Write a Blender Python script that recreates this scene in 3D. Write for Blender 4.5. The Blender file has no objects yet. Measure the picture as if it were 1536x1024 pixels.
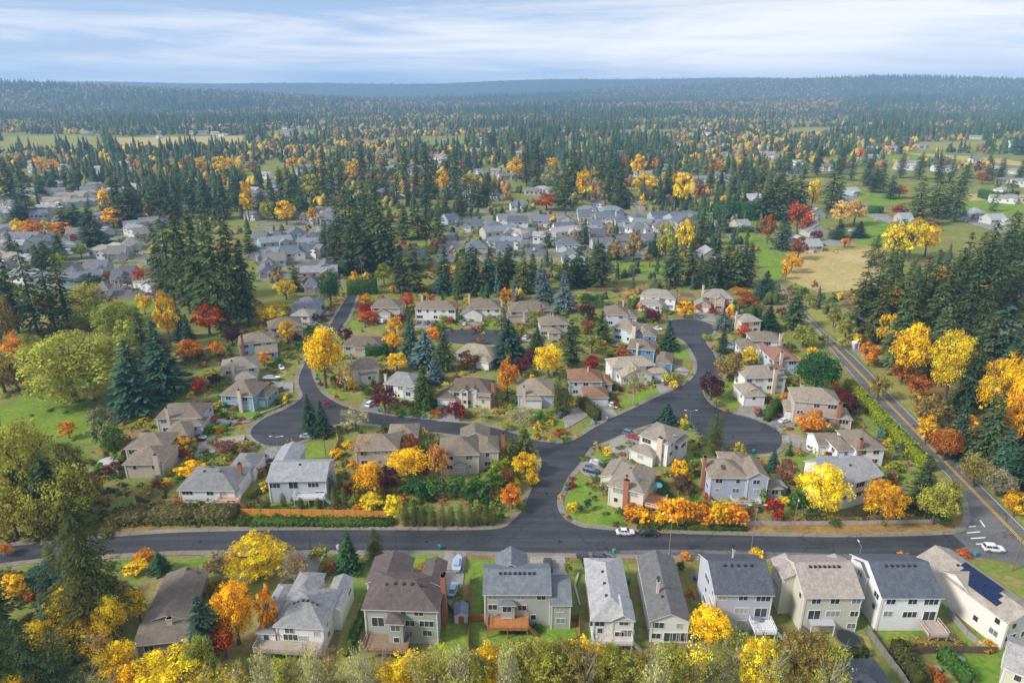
import bpy, math, random
import numpy as np
from mathutils import Vector, Matrix
random.seed(11); R_ = np.random.RandomState(5)
S = bpy.context.scene; COL = S.collection
rad = math.radians
# ---------------------------------------------------------------- camera maths
F = 1024.0; CAMH = 100.0; PITCH = math.atan((512-132)/F)
SP, CP = math.sin(PITCH), math.cos(PITCH)
def ray(px, py):
    u = (px-768)/F; v = (512-py)/F
    return (u, CP+v*SP, -SP+v*CP)
def gp(px, py, z=0.0):
    d = ray(px, py); t = (z-CAMH)/d[2]
    return Vector((d[0]*t, d[1]*t, z))
def proj(p):
    x, y, z = p[0], p[1], p[2]-CAMH
    dep = y*CP - z*SP; up = y*SP + z*CP
    return 768+F*x/dep, 512-F*up/dep
def depth(p): return p[1]*CP-(p[2]-CAMH)*SP
def height_to(p, top_py):
    zc = depth(p); yc = p[1]*SP+(p[2]-CAMH)*CP; v = (512-top_py)/F
    return (v*zc-yc)/(CP+v*SP)
# ---------------------------------------------------------------- objects
def link(o, parent=None):
    COL.objects.link(o)
    if parent is not None: o.parent = parent
    return o
def tag(o, label=None, cat=None, group=None, kind=None):
    if label: o['label'] = label
    if cat: o['category'] = cat
    if group: o['group'] = group
    if kind: o['kind'] = kind
    return o
def empty(name, loc, rz=0.0):
    o = bpy.data.objects.new(name, None); o.location = loc; o.rotation_euler = (0, 0, rz)
    o.empty_display_size = .5
    return link(o)
def meshobj(name, me, parent=None, col=None):
    o = bpy.data.objects.new(name, me); link(o, parent)
    if col: o.color = (*col, 1)
    return o
class MB:
    def __init__(s): s.v = []; s.f = []; s.m = []; s.cur = 0
    def add(s, vs, fs):
        b = len(s.v); s.v += [tuple(p) for p in vs]
        for f in fs: s.f.append(tuple(i+b for i in f)); s.m.append(s.cur)
    def quad(s, a, b, c, d): s.add((a, b, c, d), ((0, 1, 2, 3),))
    def tri(s, a, b, c): s.add((a, b, c), ((0, 1, 2),))
    def box(s, x0, y0, z0, x1, y1, z1):
        s.add(((x0,y0,z0),(x1,y0,z0),(x1,y1,z0),(x0,y1,z0),(x0,y0,z1),(x1,y0,z1),(x1,y1,z1),(x0,y1,z1)),
              ((0,3,2,1),(4,5,6,7),(0,1,5,4),(1,2,6,5),(2,3,7,6),(3,0,4,7)))
    def tube(s, p, q, r0, r1, n=6, caps=True):
        p = Vector(p); q = Vector(q); d = (q-p)
        if d.length < 1e-6: return
        d.normalize(); a = d.orthogonal().normalized(); b = d.cross(a)
        vs = []
        for c, r in ((p, r0), (q, r1)):
            for i in range(n):
                t = 2*math.pi*i/n; vs.append(c+(a*math.cos(t)+b*math.sin(t))*r)
        fs = [(i, (i+1) % n, n+(i+1) % n, n+i) for i in range(n)]
        if caps: fs += [tuple(range(n-1, -1, -1)), tuple(range(n, 2*n))]
        s.add(vs, fs)
    def loft(s, rings, caps=True):
        n = len(rings[0]); vs = [p for r in rings for p in r]; fs = []
        for k in range(len(rings)-1):
            for i in range(n):
                j = (i+1) % n; fs.append((k*n+i, k*n+j, (k+1)*n+j, (k+1)*n+i))
        if caps: fs += [tuple(range(n-1, -1, -1)), tuple((len(rings)-1)*n+i for i in range(n))]
        s.add(vs, fs)
    def mesh(s, name, *mats, smooth=False):
        me = bpy.data.meshes.new(name); me.from_pydata(s.v, [], s.f)
        for m in mats: me.materials.append(m)
        if len(mats) > 1: me.polygons.foreach_set('material_index', s.m)
        if smooth: me.polygons.foreach_set('use_smooth', [True]*len(s.f))
        me.update(); return me
    def build(s, name, mat, parent=None, col=None, smooth=False):
        mats = mat if isinstance(mat, (list, tuple)) else (mat,)
        return meshobj(name, s.mesh(name, *mats, smooth=smooth), parent, col)
def np_mesh(name, V, Fc, mats, tint=None, col=None):
    """V (n,3), Fc (m,k) faces of equal size"""
    me = bpy.data.meshes.new(name); n, (m, k) = len(V), Fc.shape
    me.vertices.add(n); me.vertices.foreach_set('co', np.asarray(V, np.float32).ravel())
    me.loops.add(m*k); me.loops.foreach_set('vertex_index', np.asarray(Fc, np.int32).ravel())
    me.polygons.add(m); me.polygons.foreach_set('loop_start', np.arange(0, m*k, k, dtype=np.int32))
    me.polygons.foreach_set('loop_total', np.full(m, k, np.int32))
    for mt in mats: me.materials.append(mt)
    me.update(calc_edges=True)
    if tint is not None:
        a = me.attributes.new('tint', 'FLOAT', 'POINT'); a.data.foreach_set('value', np.asarray(tint, np.float32))
    if col is not None:
        a = me.attributes.new('treecol', 'FLOAT_COLOR', 'POINT')
        a.data.foreach_set('color', np.hstack([col, np.ones((n, 1))]).astype(np.float32).ravel())
    return me
# ---------------------------------------------------------------- materials
def newmat(name):
    m = bpy.data.materials.new(name); m.use_nodes = True; m.node_tree.nodes.clear()
    return m, m.node_tree.nodes, m.node_tree.links
def node(N, t, **kw):
    n = N.new(t)
    for k, v in kw.items():
        if k.startswith('_'): setattr(n, k[1:], v)
        else:
            kk = k.replace('__', ' ')
            n.inputs[int(kk[1:]) if kk[0] == 'i' and kk[1:].isdigit() else kk].default_value = v
    return n
def mixrgb(N, L, fac, a, b, mode='MIX'):
    n = N.new('ShaderNodeMix'); n.data_type = 'RGBA'; n.blend_type = mode
    for s_, v in ((n.inputs[0], fac), (n.inputs[6], a), (n.inputs[7], b)):
        if isinstance(v, bpy.types.NodeSocket): L.new(v, s_)
        else: s_.default_value = v if not isinstance(v, tuple) else (*v[:3], 1)
    return n.outputs[2]
def ramp(N, L, src, *stops):
    n = N.new('ShaderNodeValToRGB'); L.new(src, n.inputs[0]); e = n.color_ramp.elements
    while len(e) < len(stops): e.new(.5)
    for q, (p, c) in zip(e, stops):
        q.position = p; q.color = (*c, 1) if isinstance(c, tuple) else (c, c, c, 1)
    return n.outputs[0]
def noise(N, L, vec, scale, detail=4, rough=.6, out='Fac'):
    n = node(N, 'ShaderNodeTexNoise', Scale=scale, Detail=detail, Roughness=rough)
    if vec is not None: L.new(vec, n.inputs['Vector'])
    return n.outputs[out]
def out(N, L, sh):
    o = N.new('ShaderNodeOutputMaterial'); L.new(sh, o.inputs['Surface'])
def princ(N, L, col, rough=.7, metal=0, spec=.3, normal=None):
    p = node(N, 'ShaderNodeBsdfPrincipled', Roughness=rough, Metallic=metal)
    p.inputs['Specular IOR Level'].default_value = spec
    if isinstance(col, bpy.types.NodeSocket): L.new(col, p.inputs['Base Color'])
    else: p.inputs['Base Color'].default_value = (*col, 1)
    if normal: L.new(normal, p.inputs['Normal'])
    return p.outputs[0]
def simple(name, col, rough=.6, metal=0, spec=.3, var=.25, scale=3.0):
    m, N, L = newmat(name)
    tc = N.new('ShaderNodeTexCoord')
    f = noise(N, L, tc.outputs['Object'], scale, 3)
    c = mixrgb(N, L, f, tuple(x*(1-var) for x in col), tuple(min(1, x*(1+var)) for x in col))
    out(N, L, princ(N, L, c, rough, metal, spec)); return m
def tinted(name, lo, hi, scale, rough=.8, spec=.2, fine=None, lines=0, streak=False):
    """colour of the object (obj.color) times a mottled factor"""
    m, N, L = newmat(name)
    oi = N.new('ShaderNodeObjectInfo'); tc = N.new('ShaderNodeTexCoord')
    vec = tc.outputs['Object']
    if streak:
        mp = node(N, 'ShaderNodeMapping'); mp.inputs['Scale'].default_value = (1.6, 1.6, .35); L.new(vec, mp.inputs[0]); vec = mp.outputs[0]
    f = noise(N, L, vec, scale, 5, .65)
    k = ramp(N, L, f, (.28, lo), (.72, hi))
    c = mixrgb(N, L, 1.0, oi.outputs['Color'], k, 'MULTIPLY')
    if fine:
        g = noise(N, L, tc.outputs['Object'], fine, 2, .5)
        c = mixrgb(N, L, 1.0, c, ramp(N, L, g, (.3, .78), (.7, 1.2)), 'MULTIPLY')
    if name == 'roof_shingles':
        vv = node(N, 'ShaderNodeTexVoronoi', Scale=1.3); L.new(tc.outputs['Object'], vv.inputs['Vector'])
        e = node(N, 'ShaderNodeMath', _operation='MULTIPLY'); L.new(ramp(N, L, vv.outputs['Distance'], (.08, .7), (.14, 0.0)), e.inputs[0]); L.new(ramp(N, L, noise(N, L, tc.outputs['Object'], .12, 2), (.5, 0.0), (.66, 1.0)), e.inputs[1])
        c = mixrgb(N, L, e.outputs[0], c, (.3, .2, .09))
    if lines:
        w = node(N, 'ShaderNodeTexWave', Scale=lines, Distortion=.15); w.bands_direction = 'Z'
        L.new(tc.outputs['Object'], w.inputs['Vector'])
        c = mixrgb(N, L, 1.0, c, ramp(N, L, w.outputs['Fac'], (.0, .86), (.25, 1.0)), 'MULTIPLY')
    out(N, L, princ(N, L, c, rough, 0, spec)); return m
def leafmat(name, transl=.3, attr='obj', huevar=.028):
    m, N, L = newmat(name)
    if attr == 'obj':
        oi = N.new('ShaderNodeObjectInfo'); base = oi.outputs['Color']
        at = N.new('ShaderNodeAttribute'); at.attribute_name = 'tint'
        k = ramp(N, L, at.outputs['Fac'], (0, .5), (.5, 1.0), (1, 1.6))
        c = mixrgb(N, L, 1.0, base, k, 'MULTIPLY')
        hs = N.new('ShaderNodeHueSaturation'); L.new(c, hs.inputs['Color'])
        mr = node(N, 'ShaderNodeMapRange'); L.new(at.outputs['Fac'], mr.inputs[0])
        mr.inputs['To Min'].default_value = .5-huevar; mr.inputs['To Max'].default_value = .5+huevar
        L.new(mr.outputs[0], hs.inputs['Hue']); c = hs.outputs[0]
    else:
        at = N.new('ShaderNodeAttribute'); at.attribute_name = 'treecol'; c = at.outputs['Color']
    d = node(N, 'ShaderNodeBsdfDiffuse'); L.new(c, d.inputs[0])
    t = node(N, 'ShaderNodeBsdfTranslucent'); L.new(c, t.inputs[0])
    mx = node(N, 'ShaderNodeMixShader', Fac=transl); L.new(d.outputs[0], mx.inputs[1]); L.new(t.outputs[0], mx.inputs[2])
    out(N, L, mx.outputs[0]); return m
M = {}
M['leaf'] = leafmat('deciduous_leaves', .35)
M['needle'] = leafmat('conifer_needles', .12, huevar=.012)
M['stuffleaf'] = leafmat('distant_foliage', .15, 'attr')
M['bark'] = simple('bark', (.13, .1, .075), .9, var=.4, scale=4)
M['palebark'] = simple('pale_bark', (.38, .35, .29), .9, var=.3, scale=3)
M['wall'] = tinted('painted_siding', .93, 1.05, .6, .75, .2, lines=2.2)
M['roof'] = tinted('roof_shingles', .72, 1.22, .55, .92, .1, fine=5.0, streak=True)
M['trim'] = simple('white_trim', (.74, .73, .7), .6, var=.06)
M['paint'] = tinted('plain_paint', .95, 1.05, 1.0, .55, .3)
m, N, L = newmat('window_glass'); oi = N.new('ShaderNodeObjectInfo'); k = ramp(N, L, oi.outputs['Random'], (0, (.025, .033, .04)), (.55, (.05, .065, .075)), (.7, (.2, .24, .25)), (.9, (.42, .42, .38)))
out(N, L, princ(N, L, k, .1, 0, .6)); M['glass'] = m
M['brick'] = simple('brick', (.36, .15, .09), .9, var=.3, scale=6)
M['stucco'] = simple('chimney_stucco', (.6, .5, .41), .9, var=.1)
M['concrete'] = simple('concrete', (.40, .37, .32), .9, var=.18, scale=.6)
M['metal'] = simple('grey_metal', (.4, .42, .44), .4, .6, .5, var=.1)
M['dark'] = simple('dark_plastic', (.03, .03, .032), .5, var=.2)
M['rubber'] = simple('rubber', (.02, .02, .021), .85, var=.2)
M['rim'] = simple('alloy_rim', (.5, .5, .52), .3, .8, .5, var=.1)
M['headlight'] = simple('headlight', (.8, .82, .85), .15, spec=.7, var=.05)
M['taillight'] = simple('taillight', (.4, .01, .01), .3, var=.1)
M['poletimber'] = simple('pole_timber', (.2, .14, .1), .9, var=.3)
M['deckwood'] = tinted('deck_boards', .8, 1.15, 1.5, .8, .2)
M['solar'] = simple('solar_cells', (.01, .02, .06), .4, spec=.3, var=.2)
m, N, L = newmat('car_paint'); oi = N.new('ShaderNodeObjectInfo'); tc = N.new('ShaderNodeTexCoord')
c = mixrgb(N, L, noise(N, L, tc.outputs['Object'], 1.2), oi.outputs['Color'], mixrgb(N, L, 1.0, oi.outputs['Color'], (.88, .87, .86), 'MULTIPLY'))
p = node(N, 'ShaderNodeBsdfPrincipled', Roughness=.32); p.inputs['Coat Weight'].default_value = .6; L.new(c, p.inputs['Base Color']); out(N, L, p.outputs[0]); M['car'] = m
def asphalt(name, a, b, patch):
    m, N, L = newmat(name); g = N.new('ShaderNodeNewGeometry'); P = g.outputs['Position']
    f = noise(N, L, P, .08, 5, .6); c = mixrgb(N, L, ramp(N, L, f, (.35, 0.0), (.65, 1.0)), a, b)
    mp = node(N, 'ShaderNodeMapping'); mp.inputs['Scale'].default_value = (.02, .5, 1); L.new(P, mp.inputs[0])
    s_ = noise(N, L, mp.outputs[0], 1.0, 3); c = mixrgb(N, L, ramp(N, L, s_, (.45, 0.0), (.7, patch)), c, tuple(x*1.7 for x in b))
    k = noise(N, L, P, 1.6, 3); c = mixrgb(N, L, 1.0, c, ramp(N, L, k, (.3, .78), (.7, 1.22)), 'MULTIPLY')
    cr = node(N, 'ShaderNodeTexVoronoi', Scale=.055); cr.feature = 'DISTANCE_TO_EDGE'; wp = node(N, 'ShaderNodeVectorMath', _operation='ADD'); L.new(P, wp.inputs[0]); nw = node(N, 'ShaderNodeTexNoise', Scale=.12, Detail=4); L.new(P, nw.inputs['Vector']); sc_ = node(N, 'ShaderNodeVectorMath', _operation='SCALE'); sc_.inputs['Scale'].default_value = 9; L.new(nw.outputs['Color'], sc_.inputs[0]); L.new(sc_.outputs[0], wp.inputs[1]); L.new(wp.outputs[0], cr.inputs['Vector'])
    c = mixrgb(N, L, ramp(N, L, cr.outputs['Distance'], (.0, .7), (.012, 0.0)), c, tuple(x*.45 for x in a))
    # fallen leaves
    v = node(N, 'ShaderNodeTexVoronoi', Scale=1.1); L.new(P, v.inputs['Vector'])
    q = noise(N, L, P, .05, 3)
    e = node(N, 'ShaderNodeMath', _operation='MULTIPLY'); L.new(ramp(N, L, v.outputs['Distance'], (.06, 1.0), (.12, 0.0)), e.inputs[0]); L.new(ramp(N, L, q, (.5, 0.0), (.66, .8)), e.inputs[1])
    c = mixrgb(N, L, e.outputs[0], c, (.35, .2, .05))
    out(N, L, princ(N, L, c, .62, 0, .35)); return m
M['asphalt'] = asphalt('fresh_asphalt', (.028, .03, .035), (.048, .05, .055), .6)
M['oldasphalt'] = asphalt('worn_asphalt', (.10, .098, .095), (.14, .135, .13), .4)
M['drive'] = asphalt('driveway', (.2, .185, .165), (.3, .28, .245), .3)
M['walk'] = asphalt('pavement_concrete', (.17, .15, .115), (.25, .22, .17), .3)
def groundmat(name, cols, sc=.05, leaf=(.42, .2, .04), lf=.5, fine=(.68, 1.3)):
    m, N, L = newmat(name); g = N.new('ShaderNodeNewGeometry'); P = g.outputs['Position']
    f = noise(N, L, P, sc, 6, .62)
    n = len(cols); c = ramp(N, L, f, *[(.3+.4*i/(n-1), x) for i, x in enumerate(cols)])
    k = noise(N, L, P, .9, 4, .7); c = mixrgb(N, L, 1.0, c, ramp(N, L, k, (.3, fine[0]), (.7, fine[1])), 'MULTIPLY')
    u = noise(N, L, P, .35, 5, .7); c = mixrgb(N, L, ramp(N, L, u, (.5, 0.0), (.72, .55)), c, (.2, .16, .075))
    v = noise(N, L, P, 1.3, 2); q = noise(N, L, P, .035, 3)
    e = node(N, 'ShaderNodeMath', _operation='MULTIPLY'); L.new(ramp(N, L, v, (.55, 0.0), (.62, 1.0)), e.inputs[0]); L.new(ramp(N, L, q, (.45, 0.0), (.65, lf)), e.inputs[1])
    c = mixrgb(N, L, e.outputs[0], c, leaf)
    d = node(N, 'ShaderNodeBsdfDiffuse'); L.new(c, d.inputs[0]); out(N, L, d.outputs[0]); return m
M['ground'] = groundmat('garden_ground', [(.12, .19, .035), (.24, .18, .08), (.14, .23, .035), (.3, .22, .1), (.16, .22, .05)], .09)
M['lawn'] = groundmat('lawn_grass', [(.085, .19, .02), (.14, .25, .03), (.2, .27, .045), (.11, .22, .025)], .09, (.38, .24, .05), .35)
M['drylawn'] = groundmat('dry_lawn', [(.17, .2, .05), (.3, .28, .08), (.2, .23, .06)], .09, (.4, .27, .06), .4)
M['field'] = groundmat('tan_field', [(.5, .37, .16), (.42, .33, .13), (.56, .43, .22)], .03, (.25, .25, .08), .3)
M['bank'] = groundmat('leafy_verge', [(.3, .16, .05), (.2, .14, .06), (.34, .2, .06), (.22, .19, .07)], .12, (.5, .25, .04), .6)
M['linewhite'] = simple('white_marking', (.75, .75, .74), .7, var=.12, scale=2)
M['lineyellow'] = simple('yellow_marking', (.75, .42, .03), .7, var=.15, scale=2)
M['fence'] = tinted('fence_boards', .8, 1.15, 1.2, .85, .15)
# ---------------------------------------------------------------- polygons on the ground
LAYER = [0.02]
def sheet(name, pts, mat, z=None, world=False):
    if z is None: LAYER[0] += .002; z = LAYER[0]
    ps = [p if world else gp(*p) for p in pts]
    me = bpy.data.meshes.new(name); me.from_pydata([(p[0], p[1], z) for p in ps], [], [tuple(range(len(ps)))])
    me.materials.append(mat); me.update()
    if me.polygons[0].normal.z < 0: me.flip_normals()
    return tag(meshobj(name, me), kind='structure')
def smooth(ps, n=4):
    """Catmull-Rom through pixel points"""
    r = []
    for i in range(len(ps)-1):
        a, b, c, d = ps[max(i-1, 0)], ps[i], ps[i+1], ps[min(i+2, len(ps)-1)]
        for k in range(n):
            t = k/n
            r.append(tuple(.5*((2*b[j])+(c[j]-a[j])*t+(2*a[j]-5*b[j]+4*c[j]-d[j])*t*t+(3*b[j]-a[j]-3*c[j]+d[j])*t**3) for j in (0, 1)))
    return r+[ps[-1]]
def offset_line(W, off):
    r = []
    for i, p in enumerate(W):
        a = W[max(i-1, 0)]; b = W[min(i+1, len(W)-1)]
        t = Vector((b[0]-a[0], b[1]-a[1])); t.normalize()
        r.append((p[0]-t.y*off, p[1]+t.x*off))
    return r
def band(name, W, o0, o1, z0, z1, mat):
    """a raised strip between two offsets of a world line (positive = left of travel)"""
    A = offset_line(W, o0); B = offset_line(W, o1); b = MB()
    for i in range(len(W)-1):
        p, q, r, s = A[i], A[i+1], B[i+1], B[i]
        b.quad((*p, z1), (*q, z1), (*r, z1), (*s, z1)); b.quad((*p, z0), (*q, z0), (*q, z1), (*p, z1)); b.quad((*s, z0), (*r, z0), (*r, z1), (*s, z1))
    return tag(b.build(name, mat), kind='structure')
# ---------------------------------------------------------------- tree prototypes (unit size, shared meshes)
def tri_tubes(segs, n=5):
    b = MB()
    for p, q, r0, r1 in segs: b.tube(p, q, r0, r1, n, False)
    return b
def crown_np(seed, n_clump, n_leaf, size, low=-.75, rc=(.2, .36), fill=.25, flat=1.0, sparse=1.0):
    """leaf-sized rhombs on many clumps inside a unit ball -> V, F, tint"""
    r = np.random.RandomState(seed); V = []; T = []
    cl = []
    while len(cl) < n_clump:
        d = r.normal(size=3); d /= np.linalg.norm(d)
        if d[2] < low: continue
        k = r.uniform(.55, .84) if r.rand() > fill else r.uniform(.15, .55)
        if d[2] < -.3: k *= .85
        q = r.uniform(rc[0]*.55, rc[1])
        if r.rand() < .22: k *= 1.18; q *= .7
        cl.append((d*k, q*(1.15-.35*k), r.uniform(.1, .9)))
    for c, q, tn in cl:
        n = max(4, int(n_leaf*r.uniform(.7, 1.3)*sparse*min(1.3, (q/(.5*(rc[0]+rc[1])))**1.5)))
        d = r.normal(size=(n, 3)); d /= np.linalg.norm(d, axis=1)[:, None]
        d[:, 2] = np.where(d[:, 2] < -.35, -d[:, 2], d[:, 2])
        P = c+d*q*r.uniform(.6, 1.12, (n, 1))*np.array([1, 1, flat])
        nr = d+.55*r.normal(size=(n, 3))+np.array([0, 0, .35]); nr /= np.linalg.norm(nr, axis=1)[:, None]
        u = np.cross(nr, r.normal(size=(n, 3))); u /= np.linalg.norm(u, axis=1)[:, None]; w = np.cross(nr, u)
        s = size*r.uniform(.45, 1.45, (n, 1))
        V.append(np.stack([P-u*s, P-w*s*.62, P+u*s, P+w*s*.62], 1).reshape(-1, 3))
        t = np.clip(tn+r.uniform(-.28, .28, n), 0, 1); T.append(np.repeat(t, 4))
    V = np.concatenate(V); T = np.concatenate(T)
    return V, np.arange(len(V)).reshape(-1, 4), T
def crown_mesh(name, *a, **k):
    V, Fc, T = crown_np(*a, **k); return np_mesh(name, V, Fc, [M['leaf']], T)
def bole_mesh(name, seed, limbs=6, r=.07, mat='bark', crown_c=.6, thin=1.0):
    """trunk with limbs; z 0 ground .. 1 top of the crown; x,y in crown radii"""
    rr = random.Random(seed); b = MB(); top = (rr.uniform(-.05, .05), rr.uniform(-.05, .05), .82)
    b.tube((0, 0, -.02), (0, 0, .1), r*1.35, r, 7, False); b.tube((0, 0, .1), (top[0]*.5, top[1]*.5, .45), r, r*.65, 7, False)
    b.tube((top[0]*.5, top[1]*.5, .45), top, r*.65, r*.15, 6, False)
    for i in range(limbs):
        z = rr.uniform(.22, .6); a = i*2.4+rr.uniform(-.4, .4); l = rr.uniform(.45, .8)
        p = Vector((0, 0, z)); q = Vector((math.cos(a)*l*.55, math.sin(a)*l*.55, z+.16)); e = Vector((math.cos(a+.2)*l, math.sin(a+.2)*l, z+rr.uniform(.2, .38)))
        b.tube(p, q, r*.45*thin, r*.25*thin, 5, False); b.tube(q, e, r*.25*thin, r*.06, 4, False)
        for _ in range(3):
            f = q.lerp(e, rr.uniform(.1, .8)); g = f+Vector((rr.uniform(-.28, .28), rr.uniform(-.28, .28), rr.uniform(.06, .22)))
            b.tube(f, g, r*.14, r*.04, 3, False)
    return b.mesh(name, M[mat], smooth=True)
def conifer_np(seed, whorls=24, per=8, prof='cone', droop=.5, width=.3, start=.06, jag=.25, gap=0.0, tuft=11, size=.5):
    """boughs carrying drooping tufts; built for a 4 m x 25 m tree, returned in units of radius and height"""
    r = np.random.RandomState(seed); V = []; T = []
    a0 = 0; RAD, HT = 4.0, 25.0
    lop = r.uniform(0, 6.28); 
    for i in range(whorls):
        f = (i/whorls)**.95; h = start+(1-start)*f
        if prof == 'cone': L = (1-f)**.8
        elif prof == 'fir': L = min(1.0, .72+f*1.6)*(1-f)**.48
        elif prof == 'col': L = .45+.55*min(1, f*4) if f < .7 else math.sqrt(max(0, (1-f)/.3))
        else: L = (1-f)**.6
        L = max(L, .07); a0 += 2.4; wl = r.uniform(1-jag, 1+jag*.4)
        for k in range(per if f < .7 else max(4, per-3)):
            if r.rand() < gap: continue
            a = a0+2*math.pi*k/per+r.uniform(-.35, .35); l = L*wl*r.uniform(1-jag, 1.1)*(1+.16*math.cos(a-lop)); l = min(l, 1.15)
            z = h*HT+r.uniform(-.6, .6)*HT/whorls; ca, sa = math.cos(a), math.sin(a); tn = r.uniform(.05, .8)
            lm = l*RAD; n = max(4, int(tuft*(.35+.65*l))); dr = droop*r.uniform(.6, 1.3)
            for q in range(n):
                t = .18+.82*(q+r.rand())/n; lat = r.uniform(-1, 1)*width*lm*(1.05-.55*t)
                x = ca*lm*t-sa*lat; y = sa*lm*t+ca*lat; zz = z-dr*.45*lm*t**1.6-abs(lat)*.35*droop+r.uniform(-.15, .15)
                d = np.array([ca-sa*lat*.5, sa+ca*lat*.5, -dr*(.25+.7*t)]); d /= np.linalg.norm(d)
                sd = np.array([-sa, ca, r.uniform(-.5, .5)]); sz = size*r.uniform(.7, 1.35)*(.6+.5*l)
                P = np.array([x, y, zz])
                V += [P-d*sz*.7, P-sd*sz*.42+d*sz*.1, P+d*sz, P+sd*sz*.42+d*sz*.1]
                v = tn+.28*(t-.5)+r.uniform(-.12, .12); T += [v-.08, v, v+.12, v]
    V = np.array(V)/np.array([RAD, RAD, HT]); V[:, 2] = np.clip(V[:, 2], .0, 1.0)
    return V, np.arange(len(V)).reshape(-1, 4), np.clip(np.array(T), 0, 1)
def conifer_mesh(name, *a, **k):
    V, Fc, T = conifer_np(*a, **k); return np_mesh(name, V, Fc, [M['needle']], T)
def stem_mesh(name, r=.07, mat='bark'):
    b = MB(); b.tube((0, 0, -.02), (0, 0, .3), r*1.2, r, 7, False); b.tube((0, 0, .3), (0, 0, .96), r, r*.1, 6, False)
    return b.mesh(name, M[mat], smooth=True)
PRO = {
 'round0': crown_mesh('round_crown_fine', 1, 120, 82, .041), 'round1': crown_mesh('broad_crown_fine', 2, 100, 92, .041, rc=(.22, .4)),
 'mid0': crown_mesh('round_crown', 3, 64, 60, .066), 'mid1': crown_mesh('broad_crown', 4, 56, 66, .066, rc=(.24, .42)), 'mid2': crown_mesh('loose_crown', 5, 50, 60, .066, fill=.1),
 'shrub0': crown_mesh('shrub_crown', 6, 26, 40, .105, low=-.4, rc=(.28, .45)), 'shrub1': crown_mesh('loose_shrub_crown', 7, 22, 40, .105, low=-.3, rc=(.3, .5)),
 'big0': crown_mesh('great_crown', 8, 210, 90, .028, rc=(.14, .28)), 'big1': crown_mesh('great_loose_crown', 9, 190, 90, .028, rc=(.13, .27), fill=.15),
 'sparse0': crown_mesh('thin_crown', 10, 95, 30, .032, rc=(.16, .3), fill=.3), 'sparse1': crown_mesh('thin_airy_crown', 12, 70, 30, .042, rc=(.15, .3), fill=.3),
 'wispy0': crown_mesh('wispy_crown', 14, 190, 26, .019, rc=(.07, .17), fill=.35), 'wispy1': crown_mesh('wispy_crown', 15, 160, 26, .02, rc=(.08, .18), fill=.35),
 'fir0': conifer_mesh('fir_boughs', 21, 34, 9, 'fir', .8, .26, .10, .38, tuft=15), 'fir1': conifer_mesh('fir_boughs', 22, 30, 9, 'fir', 1.0, .28, .12, .45, gap=.05, tuft=16),
 'fir2': conifer_mesh('fir_boughs', 26, 28, 8, 'fir', .7, .29, .08, .5, gap=.1, tuft=16),
 'spruce0': conifer_mesh('spruce_boughs', 23, 34, 9, 'cone', .6, .27, .03, .24, tuft=14), 'spruce1': conifer_mesh('spruce_boughs', 24, 32, 9, 'cone', .45, .28, .03, .3, tuft=14),
 'ragged0': conifer_mesh('cedar_boughs', 25, 38, 11, 'fir', 1.5, .2, .08, .45, gap=.12, tuft=48, size=.17),
 'col0': conifer_mesh('columnar_boughs', 27, 32, 9, 'col', 1.0, .4, .0, .1, size=.42),
 'lowfir0': conifer_mesh('small_fir_boughs', 28, 19, 6, 'fir', .9, .3, .08, .4, tuft=7, size=.8), 'lowfir1': conifer_mesh('small_fir_boughs', 29, 18, 6, 'cone', .8, .3, .05, .3, tuft=7, size=.8),
 'lowcrown0': crown_mesh('small_crown', 30, 26, 20, .15, rc=(.25, .42)), 'lowcrown1': crown_mesh('small_crown', 31, 22, 22, .16, rc=(.27, .45)),
}
BOLE = {'a': bole_mesh('trunk_and_limbs', 1), 'b': bole_mesh('trunk_and_limbs', 2, 8), 'pale': bole_mesh('pale_trunk_and_limbs', 3, 22, .04, 'palebark', thin=1.2), 'shrub': bole_mesh('shrub_stems', 4, 5, .05)}
STEM = stem_mesh('conifer_trunk')
# ---------------------------------------------------------------- colours
TC = {'gold': (.92, .58, .018), 'yellow': (.92, .68, .03), 'paleyellow': (.72, .52, .14), 'goldorange': (.88, .47, .018), 'orange': (.8, .33, .025), 'paleorange': (.72, .33, .075),
      'redorange': (.62, .13, .02), 'red': (.45, .022, .016), 'crimson': (.27, .012, .024), 'burgundy': (.17, .03, .045), 'plum': (.1, .028, .04), 'russet': (.3, .1, .04), 'rust': (.45, .15, .025),
      'olive': (.33, .33, .06), 'oliveyellow': (.44, .41, .07), 'scrub': (.19, .17, .06), 'paleolive': (.5, .47, .2), 'greyolive': (.3, .28, .15), 'olivebrown': (.38, .28, .08), 'brown': (.2, .13, .065), 'pinkbrown': (.36, .16, .1),
      'green': (.09, .2, .04), 'darkgreen': (.055, .15, .045), 'lime': (.3, .36, .025), 'midgreen': (.1, .17, .03), 'tan': (.45, .3, .11),
      'fir': (.075, .108, .04), 'firlight': (.085, .125, .03), 'spruce': (.045, .095, .04), 'blue': (.12, .18, .17), 'bluegreen': (.06, .115, .075), 'firolive': (.105, .12, .032), 'cedar': (.07, .12, .036)}
CW = {'paleyellow': 'pale yellow', 'goldorange': 'orange-gold', 'paleorange': 'pale orange', 'redorange': 'orange-red', 'oliveyellow': 'yellow-olive', 'paleolive': 'pale olive', 'greyolive': 'grey-olive',
      'olivebrown': 'olive-brown', 'pinkbrown': 'pinkish brown', 'darkgreen': 'dark green', 'lime': 'lime green', 'midgreen': 'mid green', 'fir': 'dark green', 'firlight': 'light green', 'spruce': 'deep green',
      'blue': 'blue-grey', 'bluegreen': 'blue-green', 'firolive': 'olive-green', 'cedar': 'bright green', 'gold': 'golden'}
def cword(c): return CW.get(c, c)
def jit(c, a=.12):
    k = 1+random.uniform(-a, a); return tuple(min(1, x*k*(1+random.uniform(-.06, .06))) for x in c)
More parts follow.
